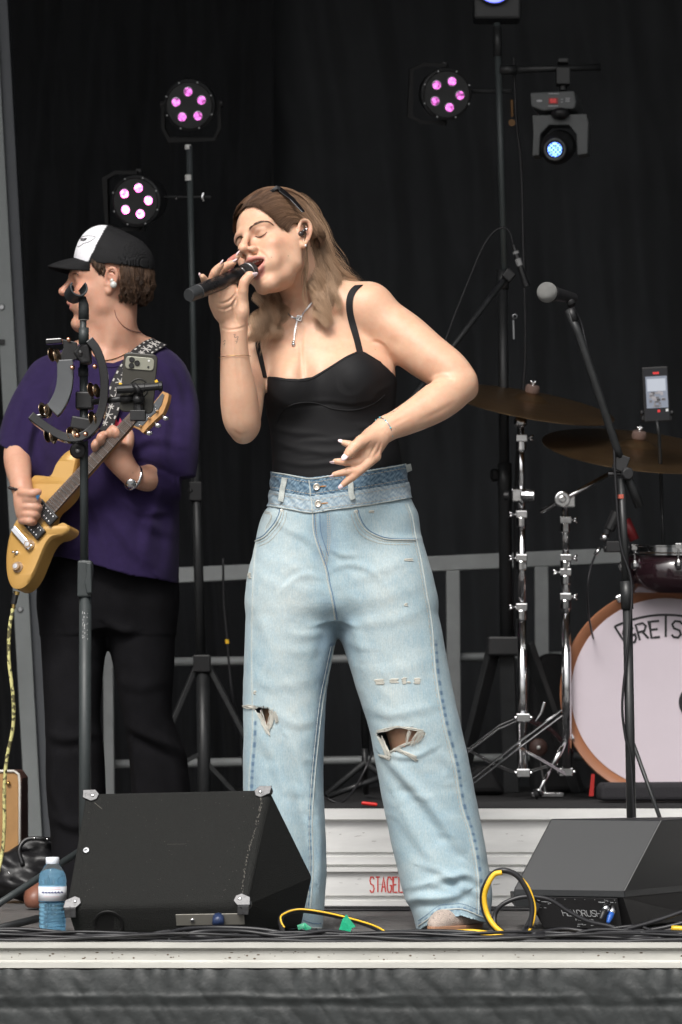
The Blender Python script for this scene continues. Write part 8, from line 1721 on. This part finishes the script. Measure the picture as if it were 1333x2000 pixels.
for k, pts in enumerate(([fl(1040, -.50, .01), fl(1100, -.46, .02), fl(1180, -.47, .012), fl(1260, -.45, .03), fl(1345, -.42, .06)], [fl(1090, -.52), fl(1160, -.50, .02), fl(1250, -.5, .015), fl(1300, -.52, .0), fl(1360, -.55)], [fl(1150, -.42, .01), fl(1240, -.44, .025), fl(1290, -.48, .01), fl(1350, -.5, .0)],
      [fl(620, -.50, .02), fl(560, -.52, .01), fl(480, -.53, .015), fl(400, -.50, .0), fl(330, -.52, .018), fl(240, -.54), fl(160, -.50, .01), fl(60, -.48, .02), fl(-20, -.46, .02)], [fl(330, -.55, .004), fl(390, -.56, .02), fl(470, -.54, .02), fl(560, -.55, .01), fl(640, -.53, .02), fl(700, -.52, .01)],
      [fl(330, -.56, .0), fl(345, -.52, .02), fl(420, -.49, .025), fl(520, -.5, .02), fl(600, -.52, .0)], [fl(840, -.51, .0), fl(850, -.47, .01), fl(910, -.45, .012), fl(980, -.47, .004), fl(1060, -.50, .0)])):
    cab(['thicker black cable curving up at the right edge in front of the right monitor', 'black cable dipping over the edge bundle below the right monitor', 'short black cable rising from behind the bundle at the right monitor corner', 'long black cable wandering in front of the left monitor past the bottle', 'black cable weaving over the bundle under the left monitor corner', 'black cable looping back under the left monitor connector plate', 'black cable bending round in front of the glittery boot'][k], pts, [.005, .0045, .004, .0045, .0045, .005, .0045][k], grp='loose black cables over the bundle')
# cable laid along the foot of the riser
for k, (py, yb) in enumerate(((0, .86), (1, .83), (2, .79))):
    cab('thin black cable lying along the foot of the pale riser', [fl(x, yb+.012*math.sin(x*.01+k*2), .004 if k == 1 else 0) for x in range(560, 1080, 60)], .0035, grp='cables at the foot of the riser')
# yellow and black coil by the right monitor
def two_tone(label, pts, r=.0052, name='cable', seg=10):
    q = curveP(pts, seg); q[:, 2] = np.maximum(q[:, 2], r+.001); t = thing(name, label, 'cable', q[0]); mb = MB(); mb.tube(q, r, 8); mb.build('black_side', M['cable'], t, smooth=True)
    off = V3(0, 0, 0); mb = MB(); qq = []
    for i in range(len(q)):
        qq.append(q[i])
    return t, q
cy_ = -.40
t, q = two_tone('upright loop of black and yellow cable standing between the jeans and the right monitor', [(1036, 1812, cy_), (1040, 1770, cy_), (1028, 1735, cy_), (1010, 1710, cy_), (985, 1700, cy_), (964, 1706, cy_+.01), (950, 1725, cy_+.01), (942, 1752, cy_+.02), (948, 1785, cy_+.02), (962, 1808, cy_+.01), (984, 1828, cy_)], .0062)
mb = MB(); mb.tube(curveP([(981, 1704, cy_-.004), (966, 1708, cy_-.001), (954, 1726, cy_-.001), (946.5, 1752, cy_+.006), (951.5, 1783, cy_+.006), (966, 1808, cy_-.003), (990, 1828, cy_-.012)]), [.0045]+[.0062]*47+[.0045]*1, 8) if 0 else mb.tube(curveP([(981, 1704, cy_-.004), (966, 1708, cy_-.001), (954, 1726, cy_-.001), (946.5, 1752, cy_+.006), (951.5, 1783, cy_+.006), (966, 1808, cy_-.003), (992, 1830, cy_-.012)]), .0058, 8); mb.build('yellow_side', M['yellow'], t, smooth=True)
mb = MB(); mb.tube(curveP([(1030, 1826, cy_-.002), (1042, 1800, cy_-.001), (1045, 1770, cy_), (1034, 1735, cy_), (1020, 1716, cy_)]), .0030, 8); mb.build('yellow_side', M['yellow'], t, smooth=True)
cab('smaller black cable loop behind the upright yellow loop', [(1260, 1840, -.3), (1200, 1812, -.28), (1150, 1800, -.28), (1110, 1780, -.28), (1070, 1756, -.28), (1020, 1752, -.28), (980, 1768, -.28), (966, 1792, -.28), (975, 1815, -.3), (1005, 1826, -.34), (1050, 1826, -.38)], .0052)
cab('black cable from the power plug curving along the right monitor base', [(1026, 1812, -.12), (1030, 1822, -.2), (1100, 1826, -.3), (1200, 1822, -.35), (1280, 1815, -.35), (1345, 1800, -.35)], .0048)
for pts, lab in (([fl(1042, -.47, .004), fl(1080, -.485, .006), fl(1130, -.475, .005), fl(1180, -.47, .004), fl(1222, -.45, .0)], 'bright yellow cable run lying in front of the right monitor'), ([fl(880, -.46, .012), fl(930, -.47, .014), fl(985, -.50, .004)], 'short yellow cable stretch beside the boot'), ([fl(1312, -.42, .02), fl(1350, -.43, .018)], 'yellow cable end at the right edge of the stage')): cab(lab, pts, .0062, 'yellow', 'yellow_cable')
# cable arch with green tape in the middle
cab('black cable arching from behind the left monitor toward the green tape', [fl(556, -.40), (548, 1800, -.36), (556, 1785, -.34), (585, 1778, -.34), (640, 1785, -.36), (700, 1800, -.40), (740, 1815, -.44), fl(775, -.48)], .0058)
cab('thin yellow cable following the black arch to the green tape', [(556, 1812, -.38), (549, 1798, -.372), (553, 1786, -.36), (585, 1776, -.350), (640, 1783, -.368), (700, 1798, -.408), (740, 1812, -.446), fl(772, -.486)], .0021, 'yellow', 'yellow_cable')
gt_ = MB(); a_ = [P(664, 1836, -.50), P(672, 1822, -.48), P(678, 1805, -.455), P(686, 1798, -.45)]
gt_.ribbon(a_, nrm((.3, -1, .1)), [.040, .026, .028, .034], .0008); gt_.ribbon([P(655, 1832, -.505), P(668, 1826, -.495), P(690, 1830, -.49)], nrm((0, -1, .3)), .018, .0008)
tag(gt_.build('green_tape', M['green'], bevel=.0002), 'torn strip of green tape wrapped round the black cables', 'tape')
gt_ = MB(); gt_.ribbon([P(582, 1812, -.30), P(594, 1808, -.3), P(606, 1816, -.31)], nrm((0, -1, .4)), .012, .0008); tag(gt_.build('green_tape', M['green']), 'small green tape scrap at the hem of the jeans', 'tape')
gt_ = MB(); q = P(134, 0, -.46); gt_.lathe([(.0, .012), (.012, .012), (.018, .008), (.022, .001)], V3(q[0], -.44, .0), (0, 0, 1), 20); tag(gt_.build('green_dish', mat('mint_plastic', (.12, .35, .22), .5), smooth=True), 'small pale green plastic dish beside the bottle and left monitor', 'plastic dish')
